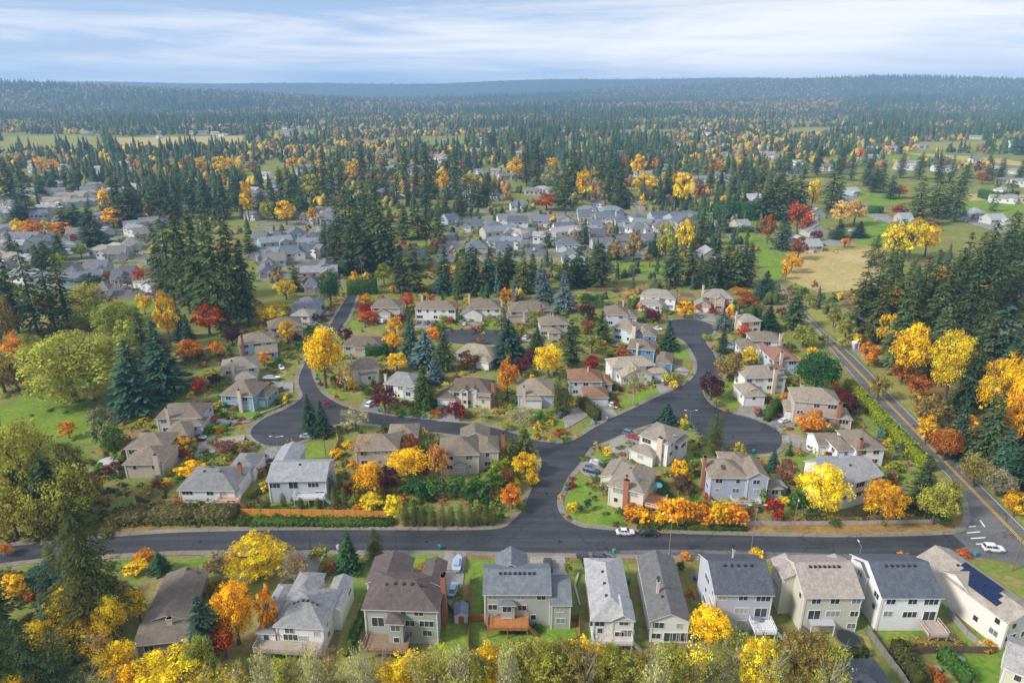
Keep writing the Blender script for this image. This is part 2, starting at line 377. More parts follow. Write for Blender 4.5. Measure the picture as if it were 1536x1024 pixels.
TREES = []      # dicts of every labelled tree, labels written at the end
def vscale(P, r, hh):
    """height semi-axis of an ellipsoid whose silhouette half-height is hh (m) at the depression of P"""
    d = math.hypot(P.x, P.y); th = math.atan2(CAMH-P.z, d); c, s = math.cos(th), math.sin(th)
    return math.sqrt(max(hh*hh-(r*s)**2, (.35*r)**2))/c
def pick(pre, n): return pre+str(random.randrange(n))
def broadleaf(cx, top, bot, w, color, proto=None, kind='tree', label=None, group=None, base=0.0, clear=None, cat=None):
    """a broad-leaved tree or shrub whose crown fills the photo box (cx, top, bot, w)"""
    cy = (top+bot)/2; P = gp(cx, cy, base+3); r = hh = rz = hc = 1
    for _ in range(4):
        s = F/depth(P); r = w/2/s*1.02; hh = (bot-top)/2/s; rz = vscale(P, r, hh)
        cl = clear if clear is not None else (.0 if kind == 'shrub' else .07)
        hc = rz*(.8 if kind == 'shrub' or cl < 0 else 1.0)+max(cl, 0)*2*rz; P = gp(cx, cy, base+hc)
    b = Vector((P.x, P.y, base)); H = hc+rz; c = jit(TC[color])
    if proto is None: proto = pick('shrub', 2) if kind == 'shrub' else (pick('round', 2) if w >= 50 else pick('mid', 3) if w > 20 else pick('lowcrown', 2))
    name = 'shrub' if kind == 'shrub' else ('small_tree' if H < 5 else 'deciduous_tree')
    rot = random.uniform(0, 6.28)
    if w < 15:
        o = meshobj(name, PRO[proto], None, c); o.location = (b.x, b.y, base+hc); o.scale = (r, r, rz); o.rotation_euler.z = rot; root = o
    else:
        root = empty(name, b, rot)
        t = meshobj('trunk' if kind != 'shrub' else 'stem', BOLE['shrub'] if kind == 'shrub' else BOLE['pale'] if 'sparse' in proto or 'wispy' in proto else BOLE[random.choice('ab')], root)
        t.scale = (r, r, H) if r < 4 else (r, r, H)
        o = meshobj('crown', PRO[proto], root, c); o.location.z = hc; o.scale = (r, r, rz)
    tag(root, label, cat or ('shrub' if kind == 'shrub' else 'tree'), group)
    TREES.append(dict(o=root, P=b, H=H, px=cx, py=proj(b)[1], color=color, kind=kind, label=label, what='shrub' if kind == 'shrub' else 'tree', w=w)); return root
def conifer(cx, top, bot, w, color='fir', proto=None, label=None, group=None, base=0.0):
    s0 = F/depth(gp(cx, bot, base)); r = w/2/s0; th = math.atan2(CAMH, gp(cx, bot).y)
    by = bot-r*math.sin(th)*s0*.75; b = gp(cx, by, base); H = height_to(b, top)-base*0
    if proto is None: proto = {'spruce': 'spruce', 'blue': 'spruce', 'bluegreen': 'spruce', 'cedar': 'spruce'}.get(color, 'fir')
    if proto in ('fir', 'spruce', 'lowfir'):
        proto = proto+str(random.randrange(3 if proto == 'fir' else 2)) if w > 15 or proto == 'lowfir' else pick('lowfir', 2)
    root = empty('columnar_conifer' if proto.startswith('col') else 'conifer', b, random.uniform(0, 6.28))
    c = jit(TC[color], .24); r = max(r*(1.25 if bot > 440 or proto.startswith('col') else 1.5), .1*H)
    if w >= 13:
        t = meshobj('trunk', STEM, root); q = min(.5, .012*H+.12)/.07; t.scale = (q, q, H)
        o = meshobj('crown', PRO[proto], root, c); o.scale = (r, r, H)
    else:
        bpy.data.objects.remove(root); root = meshobj('conifer', PRO[proto], None, c); root.location = b; root.rotation_euler.z = random.uniform(0, 6.28); root.scale = (r, r, H)
    tag(root, label, 'tree', group)
    TREES.append(dict(o=root, P=b, H=H, px=cx, py=proj(b)[1], color=color, kind='conifer', label=label, what='column' if proto.startswith('col') else 'conifer', w=w)); return root
# ---------------------------------------------------------------- hedges: clipped leafy boxes along a line
def hedge(pts, wid, hgt, color, label, world=False, name='hedge', leaf=.3, dens=5):
    W = [Vector(p) if world else gp(*p) for p in pts]; r = random.Random(len(TREES)+len(pts)); V = []; T = []
    o0 = W[0].copy(); o0.z = 0
    core = MB()
    for a, b in zip(W[:-1], W[1:]):
        d = b-a; l = d.length; t = d/l; n = Vector((-t.y, t.x, 0))
        k = n*(wid*.4)
        core.loft([[a-k-o0, a+k-o0, a+k*.9-o0+Vector((0, 0, hgt*.88)), a-k*.9-o0+Vector((0, 0, hgt*.88))], [b-k-o0, b+k-o0, b+k*.9-o0+Vector((0, 0, hgt*.88)), b-k*.9-o0+Vector((0, 0, hgt*.88))]])
        for _ in range(int(l*(wid+2*hgt)*dens*(.3/leaf)**2)):
            u = r.uniform(0, l); s = r.uniform(-1, 1)*(wid+2*hgt)/2; bump = .12*math.sin(u*1.9)+.1*math.sin(u*.7+1)
            if abs(s) < wid/2: p = a+t*u+n*s; p = p+Vector((0, 0, hgt+bump+r.uniform(-.15, .12))); nr = Vector((0, 0, 1))
            else: sg = 1 if s > 0 else -1; p = a+t*u+n*sg*(wid/2+r.uniform(-.12, .12)+bump*.5)+Vector((0, 0, hgt-(abs(s)-wid/2))); nr = n*sg+Vector((0, 0, .4))
            nr = (nr+Vector((r.gauss(0, .4), r.gauss(0, .4), r.gauss(0, .3)))).normalized(); q = nr.orthogonal().normalized(); q.rotate(Matrix.Rotation(r.uniform(0, 6.28), 3, nr)); w = nr.cross(q)
            z = leaf*r.uniform(.6, 1.3); p = p-o0; tn = r.uniform(.1, .9)
            V += [p-q*z, p-w*z*.6, p+q*z, p+w*z*.6]; T += [tn]*4
    nb = len(V); V = [tuple(p) for p in V]+core.v; T += [.3]*len(core.v)
    Fc = [tuple(range(i, i+4)) for i in range(0, nb, 4)]+[tuple(i+nb for i in f) for f in core.f]
    me = np_mesh('hedge_leaves', np.array(V), np.array(Fc), [M['leaf']], T)
    o = meshobj(name, me, None, TC[color]); o.location = o0; return tag(o, label, 'hedge')
# ---------------------------------------------------------------- windows (shared meshes)
def window_pair(name, w, h, mull):
    b = MB(); t = .09; d = .07
    b.box(-w/2-t, -d, -h/2-t, w/2+t, .02, -h/2); b.box(-w/2-t, -d, h/2, w/2+t, .02, h/2+t); b.box(-w/2-t, -d, -h/2, -w/2, .02, h/2); b.box(w/2, -d, -h/2, w/2+t, .02, h/2)
    for i in range(1, mull): x = -w/2+w*i/mull; b.box(x-.035, -d+.01, -h/2, x+.035, .02, h/2)
    f = b.mesh(name+'_frame', M['trim']); p = MB(); p.box(-w/2, -.025, -h/2, w/2, .015, h/2)
    return f, p.mesh(name+'_pane', M['glass'])
WIN = {'S': window_pair('small_window', 1.0, 1.2, 1), 'M': window_pair('double_window', 1.7, 1.25, 2), 'L': window_pair('triple_window', 2.7, 1.35, 3), 'D': window_pair('sliding_door', 2.3, 2.1, 2), 'T': window_pair('slot_window', .6, .7, 1), 'V': window_pair('tall_window', 1.1, 1.9, 1)}
def garage_mesh(w, h=2.2):
    b = MB(); n = 4
    for i in range(n): b.box(-w/2, -.05, h*i/n+.015, w/2, .03, h*(i+1)/n-.015)
    b.box(-w/2-.12, -.03, 0, -w/2, .02, h+.12); b.box(w/2, -.03, 0, w/2+.12, .02, h+.12); b.box(-w/2, -.03, h, w/2, .02, h+.12)
    return b.mesh('garage_door', M['trim'])
GAR = {2.5: garage_mesh(2.5), 4.9: garage_mesh(4.9)}
b = MB(); b.box(-.5, -.06, 0, .5, .02, 2.1); b.box(-.62, -.03, 0, -.5, .02, 2.2); b.box(.5, -.03, 0, .62, .02, 2.2); b.box(-.5, -.03, 2.1, .5, .02, 2.2); DOOR = b.mesh('panel_door', M['brick'])
b = MB(); b.box(-.22, -.22, -.1, .22, .22, .25); b.loft([[(-.27, -.27, .25), (.27, -.27, .25), (.27, .27, .25), (-.27, .27, .25)], [(-.12, -.12, .36), (.12, -.12, .36), (.12, .12, .36), (-.12, .12, .36)]]); VENT = b.mesh('roof_vent', M['dark'])
b = MB(); b.box(-.5, -.7, 0, .5, .7, .16); SKY = b.mesh('skylight', M['glass'])
def place_window(k, x, y, z, ang, root):
    f, p = WIN[k]
    o = meshobj('window' if k != 'D' else 'patio_door', f, root); o.location = (x, y, z); o.rotation_euler.z = ang
    meshobj('pane', p, o); return o
class Block:
    def __init__(s, x0, y0, x1, y1, h, roof='hip', axis=None, pitch=.45, oh=.5, z0=-.3):
        s.x0, s.y0, s.x1, s.y1, s.h, s.roof, s.pitch, s.oh, s.z0 = x0, y0, x1, y1, h+random.uniform(-.04, .04), roof, pitch, oh, z0
        s.axis = axis or ('x' if x1-x0 >= y1-y0 else 'y')
    def inside(s, x, y, z, m=.35): return s.x0-m < x < s.x1+m and s.y0-m < y < s.y1+m and s.z0 < z < s.h+.6
    def geo(s, wall, roof, trim):
        x0, y0, x1, y1, h, oh, p = s.x0, s.y0, s.x1, s.y1, s.h, s.oh, s.pitch
        T = (lambda x, y, z: (x, y, z)) if s.axis == 'x' else (lambda x, y, z: (y, x, z))
        a0, b0, a1, b1 = (x0, y0, x1, y1) if s.axis == 'x' else (y0, x0, y1, x1)   # a along the ridge
        mid = (b0+b1)/2; half = (b1-b0)/2; rh = half*p
        wall.box(x0, y0, s.z0, x1, y1, h)
        e = h-oh*p+.02; g = .17; B0, B1, A0, A1 = b0-oh, b1+oh, a0-oh, a1+oh; top = e+(half+oh)*p
        if s.roof == 'hip':
            run = min((A1-A0)/2-.01, half+oh)
            R0, R1 = A0+run, A1-run
            if R1-R0 < .3: R0 = R1 = (A0+A1)/2
            c = [T(A0, B0, e+g), T(A1, B0, e+g), T(A1, B1, e+g), T(A0, B1, e+g)]
            r0, r1 = T(R0, mid, top+g), T(R1, mid, top+g)
            roof.quad(c[0], c[1], r1, r0); roof.quad(c[2], c[3], r0, r1); roof.tri(c[1], c[2], r1); roof.tri(c[3], c[0], r0)
            k = [T(A0, B0, e), T(A1, B0, e), T(A1, B1, e), T(A0, B1, e)]
            for i in range(4): j = (i+1) % 4; trim.quad(k[i], k[j], c[j], c[i])
            trim.quad(*k[::-1])
        else:
            gab = MB(); ins = .02
            for a in (a0, a1): gab.tri(T(a, b0, h-.01), T(a, b1, h-.01), T(a, mid, h+rh-.05))
            wall.add(gab.v, gab.f)
            oe = .35; A0, A1 = a0-oe, a1+oe
            c = [T(A0, B0, e+g), T(A1, B0, e+g), T(A1, mid, top+g), T(A0, mid, top+g), T(A0, B1, e+g), T(A1, B1, e+g)]
            k = [T(A0, B0, e), T(A1, B0, e), T(A1, mid, top), T(A0, mid, top), T(A0, B1, e), T(A1, B1, e)]
            roof.quad(c[0], c[1], c[2], c[3]); roof.quad(c[3], c[2], c[5], c[4])
            for i, j in ((0, 1), (1, 2), (2, 5), (5, 4), (4, 3), (3, 0)): trim.quad(k[i], k[j], c[j], c[i])
            trim.quad(k[0], k[3], k[2], k[1]); trim.quad(k[3], k[4], k[5], k[2])
        s.top = top+g; s.mid = mid
    def roof_z(s, x, y):
        d = min(x-s.x0, s.x1-x, y-s.y0, s.y1-y)+s.oh if s.roof == 'hip' else (min(y-s.y0, s.y1-y) if s.axis == 'x' else min(x-s.x0, s.x1-x))+s.oh
        return s.h-s.oh*s.pitch+.19+max(0, d)*s.pitch
HOUSES = []
class House:
    """a house laid out from the photo line of its near eave (pixel left, pixel right, eave height, depth)"""
    def __init__(s, xl, yl, xr, yr, h, d, roof='hip', axis=None, pitch=.45, wall=(.7, .66, .58), rcol=(.3, .25, .2), short='', label='', rot=None, oh=.5, name='house', base_y=None):
        if base_y:
            for _ in range(6):
                m = gp((xl+xr)/2, base_y); h = height_to(m, (yl+yr)/2)
                # the eave overhangs the wall by oh towards the camera
                m2 = m-Vector((0, oh, 0)); h = height_to(m2, (yl+yr)/2)
        A, B = gp(xl, yl, h), gp(xr, yr, h); t = (B-A)
        s.rot = math.atan2(t.y, t.x) if rot is None else rot
        s.ca, s.sa = math.cos(s.rot), math.sin(s.rot)
        a = s.tolocal0(A); b_ = s.tolocal0(B); y = (a[1]+b_[1])/2
        s.org = Vector(((s.ca*(a[0]+b_[0])/2-s.sa*(y+d/2)), (s.sa*(a[0]+b_[0])/2+s.ca*(y+d/2)), 0))
        w = b_[0]-a[0]; s.w, s.d, s.h = w, d, h
        s.root = empty(name, s.org, s.rot); s.blocks = []; kk = random.uniform(.86, 1.1); s.wall, s.rcol, s.short = wall, tuple(x*kk for x in rcol), short
        tag(s.root, label, 'house', 'houses of the neighbourhood')
        s.px = (xl+xr)/2; s.py = (yl+yr)/2
        s.main = s.add(-w/2+oh, -d/2+oh, w/2-oh, d/2-oh, h, roof, axis, pitch, oh); HOUSES.append(s)
    def tolocal0(s, P): return (s.ca*P.x+s.sa*P.y, -s.sa*P.x+s.ca*P.y)
    def local(s, P): q = P-s.org; return Vector((s.ca*q.x+s.sa*q.y, -s.sa*q.x+s.ca*q.y, P.z))
    def add(s, *a, **k): b = Block(*a, **k); s.blocks.append(b); return b
    def wing(s, xl, yl, xr, yr, h, d, roof='hip', axis=None, pitch=.45, oh=.4, z0=-.3):
        a, b = s.local(gp(xl, yl, h)), s.local(gp(xr, yr, h)); x0, x1 = sorted((a.x, b.x)); y = (a.y+b.y)/2
        if x1-x0 < 2.2: m = (x0+x1)/2; x0, x1 = m-1.1, m+1.1
        return s.add(x0+oh, y+oh, x1-oh, y+d-oh, h, roof, axis, pitch, oh, z0)
    def finish(s, wins=None, garage=None, chimney=None, vents=0, door=None, skylights=(), auto=True, win_col=None):
        wall, roof, trim = MB(), MB(), MB()
        for b in s.blocks: b.geo(wall, roof, trim)
        ct = trim
        for b in s.blocks[:3]:
            for x in (b.x0, b.x1): ct.box(x-.09, b.y0-.035, 0, x+.09, b.y0+.06, b.h-.1)
            ct.tube((b.x0+.22, b.y0-.07, 0), (b.x0+.22, b.y0-.07, b.h-.15), .05, .05, 6)
        s.wobj = wall.build('wall', M['wall'], s.root, s.wall); s.robj = roof.build('roof', M['roof'], s.root, s.rcol); trim.build('fascia', M['trim'], s.root)
        done = []
        def put(k, x, y, z, ang):
            place_window(k, x, y, z, ang, s.root); done.append((x, y, z))
        camdir = s.local(Vector((0, 0, 0)))
        for (b, side, kind, off) in (garage or ()):
            gw = kind; x0, x1, y0, y1 = b.x0, b.x1, b.y0, b.y1
            pos = {'f': ((x0+x1)/2+off, y0, 0), 'b': ((x0+x1)/2+off, y1, math.pi), 'l': (x0, (y0+y1)/2+off, -math.pi/2), 'r': (x1, (y0+y1)/2+off, math.pi/2)}[side]
            o = meshobj('garage_door', GAR[gw], s.root); o.location = (pos[0], pos[1], .02); o.rotation_euler.z = pos[2]; done.append((pos[0], pos[1], 1.2)); done.append((pos[0]+1.4*math.cos(pos[2]), pos[1]+1.4*math.sin(pos[2]), 1.2)); done.append((pos[0]-1.4*math.cos(pos[2]), pos[1]-1.4*math.sin(pos[2]), 1.2))
        if door:
            b, side, off = door; pos = {'f': ((b.x0+b.x1)/2+off, b.y0, 0), 'l': (b.x0, (b.y0+b.y1)/2+off, -math.pi/2), 'r': (b.x1, (b.y0+b.y1)/2+off, math.pi/2)}[side]
            o = meshobj('front_door', DOOR, s.root); o.location = (pos[0], pos[1], .05); o.rotation_euler.z = pos[2]; done.append((pos[0], pos[1], 1))
        for (b, px, py, k) in (wins or ()):     # on the near wall of a block, by pixel
            P0 = Vector((0, 0, CAMH)); D = Vector(ray(px, py)); q0 = s.local(P0); dl = Vector((s.ca*D.x+s.sa*D.y, -s.sa*D.x+s.ca*D.y, D.z))
            t = (b.y0-q0.y)/dl.y; q = q0+dl*t; put(k, q.x, b.y0, q.z, 0)
        if auto:
            for b in s.blocks:
                n_st = max(1, int(round(b.h/2.9)))
                for side in 'flr':
                    nrm = {'f': (0, -1), 'l': (-1, 0), 'r': (1, 0)}[side]
                    c = {'f': ((b.x0+b.x1)/2, b.y0), 'l': (b.x0, (b.y0+b.y1)/2), 'r': (b.x1, (b.y0+b.y1)/2)}[side]
                    if (camdir.x-c[0])*nrm[0]+(camdir.y-c[1])*nrm[1] < 0: continue
                    if wins and side == 'f' and any(q[0] is b for q in wins): continue
                    ln = (b.x1-b.x0) if side == 'f' else (b.y1-b.y0)
                    n = max(1, int(ln/3.6))
                    for st in range(n_st):
                        z = b.h-1.25-2.75*(n_st-1-st)
                        if z < .9: continue
                        for i in range(n):
                            off = (i+.5)/n*ln-ln/2+random.uniform(-.3, .3)
                            x, y = (c[0]+off, c[1]) if side == 'f' else (c[0], c[1]+off)
                            if any(o is not b and o.inside(x, y, z) for o in s.blocks): continue
                            if any(abs(x-q[0])+abs(y-q[1]) < 1.9 and abs(z-q[2]) < 1.5 for q in done): continue
                            if side != 'f' and random.random() < .45: continue
                            put(random.choice('SMML') if ln/n > 3.4 else random.choice('SM'), x, y, z, {'f': 0, 'l': -math.pi/2, 'r': math.pi/2}[side])
        for (x, y, sx, sy, zt, mat) in (chimney or ()):
            c = MB(); c.box(x-sx/2, y-sy/2, -.2, x+sx/2, y+sy/2, zt); c.box(x-sx/2-.08, y-sy/2-.08, zt-.25, x+sx/2+.08, y+sy/2+.08, zt); o = c.build('chimney', M[mat], s.root)
            k = MB(); k.tube((x, y, zt), (x, y, zt+.45), .16, .16, 8); k.tube((x, y, zt+.45), (x, y, zt+.6), .24, .05, 8); k.build('flue', M['dark'], o)
        for i in range(vents):
            b = s.main; L = b.x1-b.x0; x = b.x0+L*(.2+.6*(i+.5)/max(vents, 1)); y = (b.y0+b.y1)/2-.9
            if b.axis == 'y': x, y = (b.x0+b.x1)/2-.8, b.y0+(b.y1-b.y0)*(.25+.6*i/max(vents, 1))
            o = meshobj('vent', VENT, s.robj); o.location = (x, y, b.roof_z(x, y))
        for (x, y) in skylights:
            b = s.main; o = meshobj('skylight', SKY, s.robj); o.location = (x, y, b.roof_z(x, y)+.05); o.rotation_euler.x = math.atan(b.pitch) if y < (b.y0+b.y1)/2 else -math.atan(b.pitch)
        return s
    def deck(s, x0, y0, x1, y1, z, col=(.3, .13, .06), rail=(.7, .68, .64), step=True):
        d = MB(); d.box(x0, y0, z-.22, x1, y1, z)
        for x in (x0+.2, (x0+x1)/2, x1-.2): d.box(x-.08, y0+.1, -.2, x+.08, y0+.26, z-.22)
        o = d.build('deck', M['deckwood'], s.root, col); r = MB()
        for (ax, ay, bx, by) in ((x0, y0, x1, y0), (x0, y0, x0, y1), (x1, y0, x1, y1)):
            n = max(2, int(math.hypot(bx-ax, by-ay)/1.2))
            for i in range(n+1):
                x, y = ax+(bx-ax)*i/n, ay+(by-ay)*i/n; r.box(x-.04, y-.04, z, x+.04, y+.04, z+.95)
            if ay == by: r.box(ax+.05, ay-.05, z+.95, bx-.05, ay+.05, z+1.03); r.box(ax+.05, ay-.02, z+.45, bx-.05, ay+.02, z+.5); r.box(ax+.05, ay-.015, z+.15, bx-.05, ay+.015, z+.42)
            else: r.box(ax-.05, ay+.05, z+.95, ax+.05, by, z+1.03); r.box(ax-.015, ay+.05, z+.15, ax+.015, by, z+.5)
        r.build('railing', M['paint'], o, rail)
        if step:
            st = MB(); n = max(2, int(z/.28))
            for i in range(n): st.box(x1+.02+i*.28, y0+.2, z-(i+1)*z/n, x1+.3+i*.28, y0+1.3, z-i*z/n-.05)
            st.build('stairs', M['deckwood'], o, col)
        return o
# ---------------------------------------------------------------- vehicles
def car_protos():
    P = {}
    spec = {  # sections: x, half width, z low, z top of lower body ; glass: (x, half, z)
     'sedan': ([(-2.25, .62, .45, .72), (-2.1, .82, .28, .88), (-1.2, .89, .22, .95), (0, .9, .22, .93), (1.1, .89, .22, .9), (1.9, .84, .26, .78), (2.2, .62, .4, .62)],
               [(-1.75, .72, .9), (-1.05, .6, 1.4), (.25, .6, 1.42), (1.05, .72, .9)]),
     'suv': ([(-2.3, .7, .5, .95), (-2.2, .9, .32, 1.08), (-1.2, .95, .28, 1.1), (0, .96, .28, 1.08), (1.1, .95, .28, 1.05), (2.0, .9, .32, .98), (2.3, .68, .5, .8)],
             [(-2.15, .8, 1.06), (-1.9, .7, 1.68), (.15, .7, 1.72), (1.05, .8, 1.06)]),
     'pickup': ([(-2.7, .8, .55, 1.05), (-2.65, .95, .4, 1.1), (-1.2, .96, .36, 1.1), (0, .97, .36, 1.1), (1.1, .96, .36, 1.08), (2.3, .92, .4, 1.02), (2.65, .72, .55, .85)],
                [(-.75, .82, 1.08), (-.6, .74, 1.75), (.6, .74, 1.78), (1.25, .82, 1.08)])}
    for k, (secs, gl) in spec.items():
        b = MB(); rings = []
        for x, hw, z0, z1 in secs:
            rings.append([(x, -hw*.9, z0), (x, hw*.9, z0), (x, hw, z0+(z1-z0)*.45), (x, hw*.93, z1), (x, -hw*.93, z1), (x, -hw, z0+(z1-z0)*.45)])
        b.loft(rings)
        (xa, ha, za), (xb, hb, zb), (xc, hc, zc), (xd, hd, zd) = gl
        b.loft([[(xb-.03, -hb, zb), (xb-.03, hb, zb), (xb+.05, hb-.08, zb+.07), (xb+.05, -hb+.08, zb+.07)], [(xc+.03, -hc, zc), (xc+.03, hc, zc), (xc-.05, hc-.08, zc+.07), (xc-.05, -hc+.08, zc+.07)]])
        for x0, z0, x1, z1 in ((xa, za, xb, zb), (xd, zd, xc, zc), ((xa+xd)/2, za, (xb+xc)/2, zb)):
            for sg in (-1, 1): b.tube((x0, sg*ha*.985, z0), (x1, sg*hb*.99, z1), .05, .05, 4)
        g = MB(); g.loft([[(xa, -ha, za-.03), (xa, ha, za-.03), (xb, hb, zb), (xb, -hb, zb)], [(xd, -hd, zd-.03), (xd, hd, zd-.03), (xc, hc, zc), (xc, -hc, zc)]])
        if k == 'pickup':
            bed = MB(); bed.box(-2.55, -.78, 1.09, -.85, .78, 1.12); bedm = bed.mesh('cargo_bed', M['dark'])
        else: bedm = None
        wr = .34 if k == 'sedan' else .39
        P[k] = dict(body=b.mesh(k+'_body', M['car'], smooth=False), glass=g.mesh(k+'_windows', M['glass']), bed=bedm, wr=wr, wx=(secs[2][0]*1.12, secs[5][0]*.74), wy=secs[3][1]-.06, hx=secs[-1][0], tx=secs[0][0], hz=secs[-1][3]-.06)
    return P
CARP = car_protos()
def wheel_mesh():
    t = MB(); n = 12
    t.tube((0, -.11, 0), (0, .11, 0), 1, 1, n); r = MB(); r.tube((0, -.125, 0), (0, .125, 0), .62, .62, 10)
    return t.mesh('tyre', M['rubber']), r.mesh('rim', M['rim'])
TYRE, RIM = wheel_mesh()
b = MB(); b.box(-.06, -.2, -.07, .05, .2, .07); HLM = b.mesh('headlight', M['headlight']); TLM = b.mesh('taillight', M['headlight']); TLM.materials[0] = M['taillight']
CARS = []
def car(px, py, kind, col, cw, ang=None, toward=None, label=None, z=.06):
    P = gp(px, py, .5); P.z = z; k = CARP[kind]
    if toward: q = gp(*toward); ang = math.atan2(q.y-P.y, q.x-P.x)
    else: ang = rad(ang or 0)
    root = empty('parked_car' if kind != 'pickup' else 'pickup_truck', P, ang)
    meshobj('body', k['body'], root, col); meshobj('window', k['glass'], root)
    if k['bed']: meshobj('cargo_bed', k['bed'], root)
    for x in k['wx']:
        for sg in (-1, 1):
            w = empty('wheel', (x, sg*k['wy'], k['wr'])); w.parent = root
            for nm, me in (('tyre', TYRE), ('rim', RIM)):
                o = meshobj(nm, me, w); o.scale = (k['wr'], 1, k['wr'])
    for sg in (-1, 1):
        o = meshobj('headlight', HLM, root); o.location = (k['hx']-.06, sg*.5, k['hz'])
        o = meshobj('taillight', TLM, root); o.location = (k['tx']+.03, sg*.5, k['hz']+.1)
    tag(root, label, 'car' if kind != 'pickup' else 'pickup truck', 'cars parked in the neighbourhood')
    CARS.append(dict(o=root, P=P, px=px, py=py, what=kind, cw=cw, label=label)); return root
# ---------------------------------------------------------------- terrain
def hill(x, y):
    def g(cx, cy, sx, sy, h): return h*math.exp(-((x-cx)/sx)**2-((y-cy)/sy)**2)
    far = 165*math.exp(-((y-7600)/900.0)**2)*(1+.08*math.sin(x/900)+.05*math.sin(x/370+1)) * (1+.15*math.tanh(x/2500))
    z = far
    z += g(-3000, 3700, 1500, 560, 118)+g(-1500, 4100, 900, 500, 46)
    z += g(2600, 5400, 2300, 800, 165)+g(4000, 4200, 1600, 800, 105)
    z += g(700, 3300, 900, 500, 26)+g(200, 4400, 900, 500, 34)+g(1900, 3600, 800, 500, 30)
    return z
xs = np.concatenate([np.linspace(-7500, -1200, 64), np.linspace(-1100, 1100, 23), np.linspace(1200, 7500, 64)])
ys = np.concatenate([np.linspace(-250, 1000, 12), np.linspace(1100, 9000, 80)])
V = [(x, y, hill(x, y) if y > 1500 else 0.0) for y in ys for x in xs]
nx = len(xs); Fc = [(j*nx+i, j*nx+i+1, (j+1)*nx+i+1, (j+1)*nx+i) for j in range(len(ys)-1) for i in range(nx-1)]
M['terrain'] = groundmat('terrain_ground', [(.12, .19, .035), (.24, .18, .08), (.14, .23, .035), (.3, .22, .1), (.16, .22, .05)], .08, lf=.6)
M['farground'] = groundmat('forested_ground', [(.03, .055, .028), (.08, .075, .035), (.04, .06, .03), (.16, .1, .04)], .012, lf=.3)
me = bpy.data.meshes.new('terrain'); me.from_pydata(V, [], Fc); me.materials.append(M['terrain']); me.materials.append(M['farground']); me.update()
me.polygons.foreach_set('material_index', [int(min(V[i][1] for i in f) > 1900) for f in Fc])
me.polygons.foreach_set('use_smooth', [True]*len(Fc))
tag(meshobj('ground', me), kind='structure')
def ground_z(x, y): return hill(x, y) if y > 1500 else 0.0
# ---------------------------------------------------------------- roads (photo outlines laid on the ground)
lower_N = [(-60, 826), (15, 819), (115, 810), (161, 806), (260, 799), (370, 796), (470, 795), (600, 795), (700, 795), (752, 792)]
lower_S = [(-60, 852), (34, 841), (96, 835), (245, 827), (312, 825.5), (430, 825), (579, 825.6), (667, 825.5), (800, 829), (991, 832), (1167, 838), (1271, 839.5), (1402, 839.5)]
lower_NE = [(886.6, 792), (923, 795.6), (1035, 801), (1200, 805), (1300, 805), (1429, 801)]
conn_W = [(752, 792), (770, 780), (785, 764), (793, 744), (806, 714), (812, 700), (812, 688), (807, 679)]
conn_E = [(886.6, 792), (871.6, 790), (854, 782), (842, 772), (836.5, 760), (836, 748), (841.5, 737), (852, 716), (871.6, 692), (886, 671), (914, 660), (940, 648.5), (960, 641), (983, 634.5), (1003, 632), (1020, 633.5), (1035, 641), (1048, 649), (1060, 658), (1072, 666), (1085, 672), (1100, 677), (1126, 680.6), (1150, 680), (1164.6, 675), (1172, 666), (1173, 656), (1167, 646), (1158, 640), (1145, 634), (1121.7, 625.8), (1104, 621.6), (1083, 615), (1068, 607), (1059, 598), (1055, 590), (1058, 580), (1070, 570), (1078, 560), (1079, 551), (1075, 541), (1070, 529), (1063, 520), (1058.5, 513), (1061.7, 505.7), (1070, 498), (1071, 490), (1063.6, 485), (1048, 480.5), (1028.5, 479), (1012, 479.6), (1005, 482), (1003, 487), (1006, 496), (1013, 505), (1025.5, 511.6), (1034, 521), (1042, 535), (1046, 546.7), (1044, 559), (1036, 570), (1016.7, 582), (981.6, 597.5), (956, 610), (923, 625), (891, 642), (869.4, 656), (855, 663), (840, 664.5), (820, 663), (803, 660), (738, 641), (667.5, 632), (600, 625), (557, 619), (516, 609), (498, 600), (482.5, 589), (473.5, 575), (467, 558), (469, 545), (478, 528), (494, 511), (509, 494), (522, 477), (536, 441.5)]
west = [(518, 441.5), (506, 461), (492, 484), (474, 508), (459.7, 527.4), (450, 547), (442, 566.5), (442, 580), (447, 593.7), (437.6, 604), (419.6, 613.5), (392.7, 625), (375, 638), (368, 650), (374, 661), (388, 669.5), (406, 673), (431, 671.5), (455.6, 664), (474, 656), (496, 644), (518.5, 637), (545, 638), (600, 646), (680, 655.5), (756, 667), (795, 676), (807, 679)]
# outlines: lower street, neighbourhood street with its three cul-de-sacs, arterial
Ns = lower_N+[(886.6, 792)]+lower_NE
sheet('road', smooth(lower_N)+smooth(lower_NE)+[(1449, 819), (1467, 836)]+smooth(lower_S)[::-1], M['asphalt'])
ring = smooth(west, 3)+smooth(conn_W, 3)[::-1][1:]+smooth(conn_E, 3)
sheet('road', ring, M['asphalt'])
sheet('road', [(655, 496), (700, 494), (741, 494.5), (790, 496), (800, 503), (795, 514), (741, 517), (690, 516), (665, 512)], M['asphalt'])
art_L = [(1055, 322), (1065, 334), (1089, 354), (1116, 378), (1151, 408), (1165, 426), (1181, 458), (1201, 474), (1226, 500), (1262, 545), (1309, 600), (1345, 634), (1382, 673.6), (1433, 727), (1450.7, 752), (1456, 772.6), (1450, 790), (1429, 801)]
art_R = [(1060, 321), (1071, 333), (1096, 353), (1123, 377), (1158, 406), (1170, 421), (1190, 449), (1204, 464), (1240, 500), (1284.5, 537), (1345, 600), (1402.5, 658), (1458, 714), (1522, 778), (1600, 855), (1700, 955)]
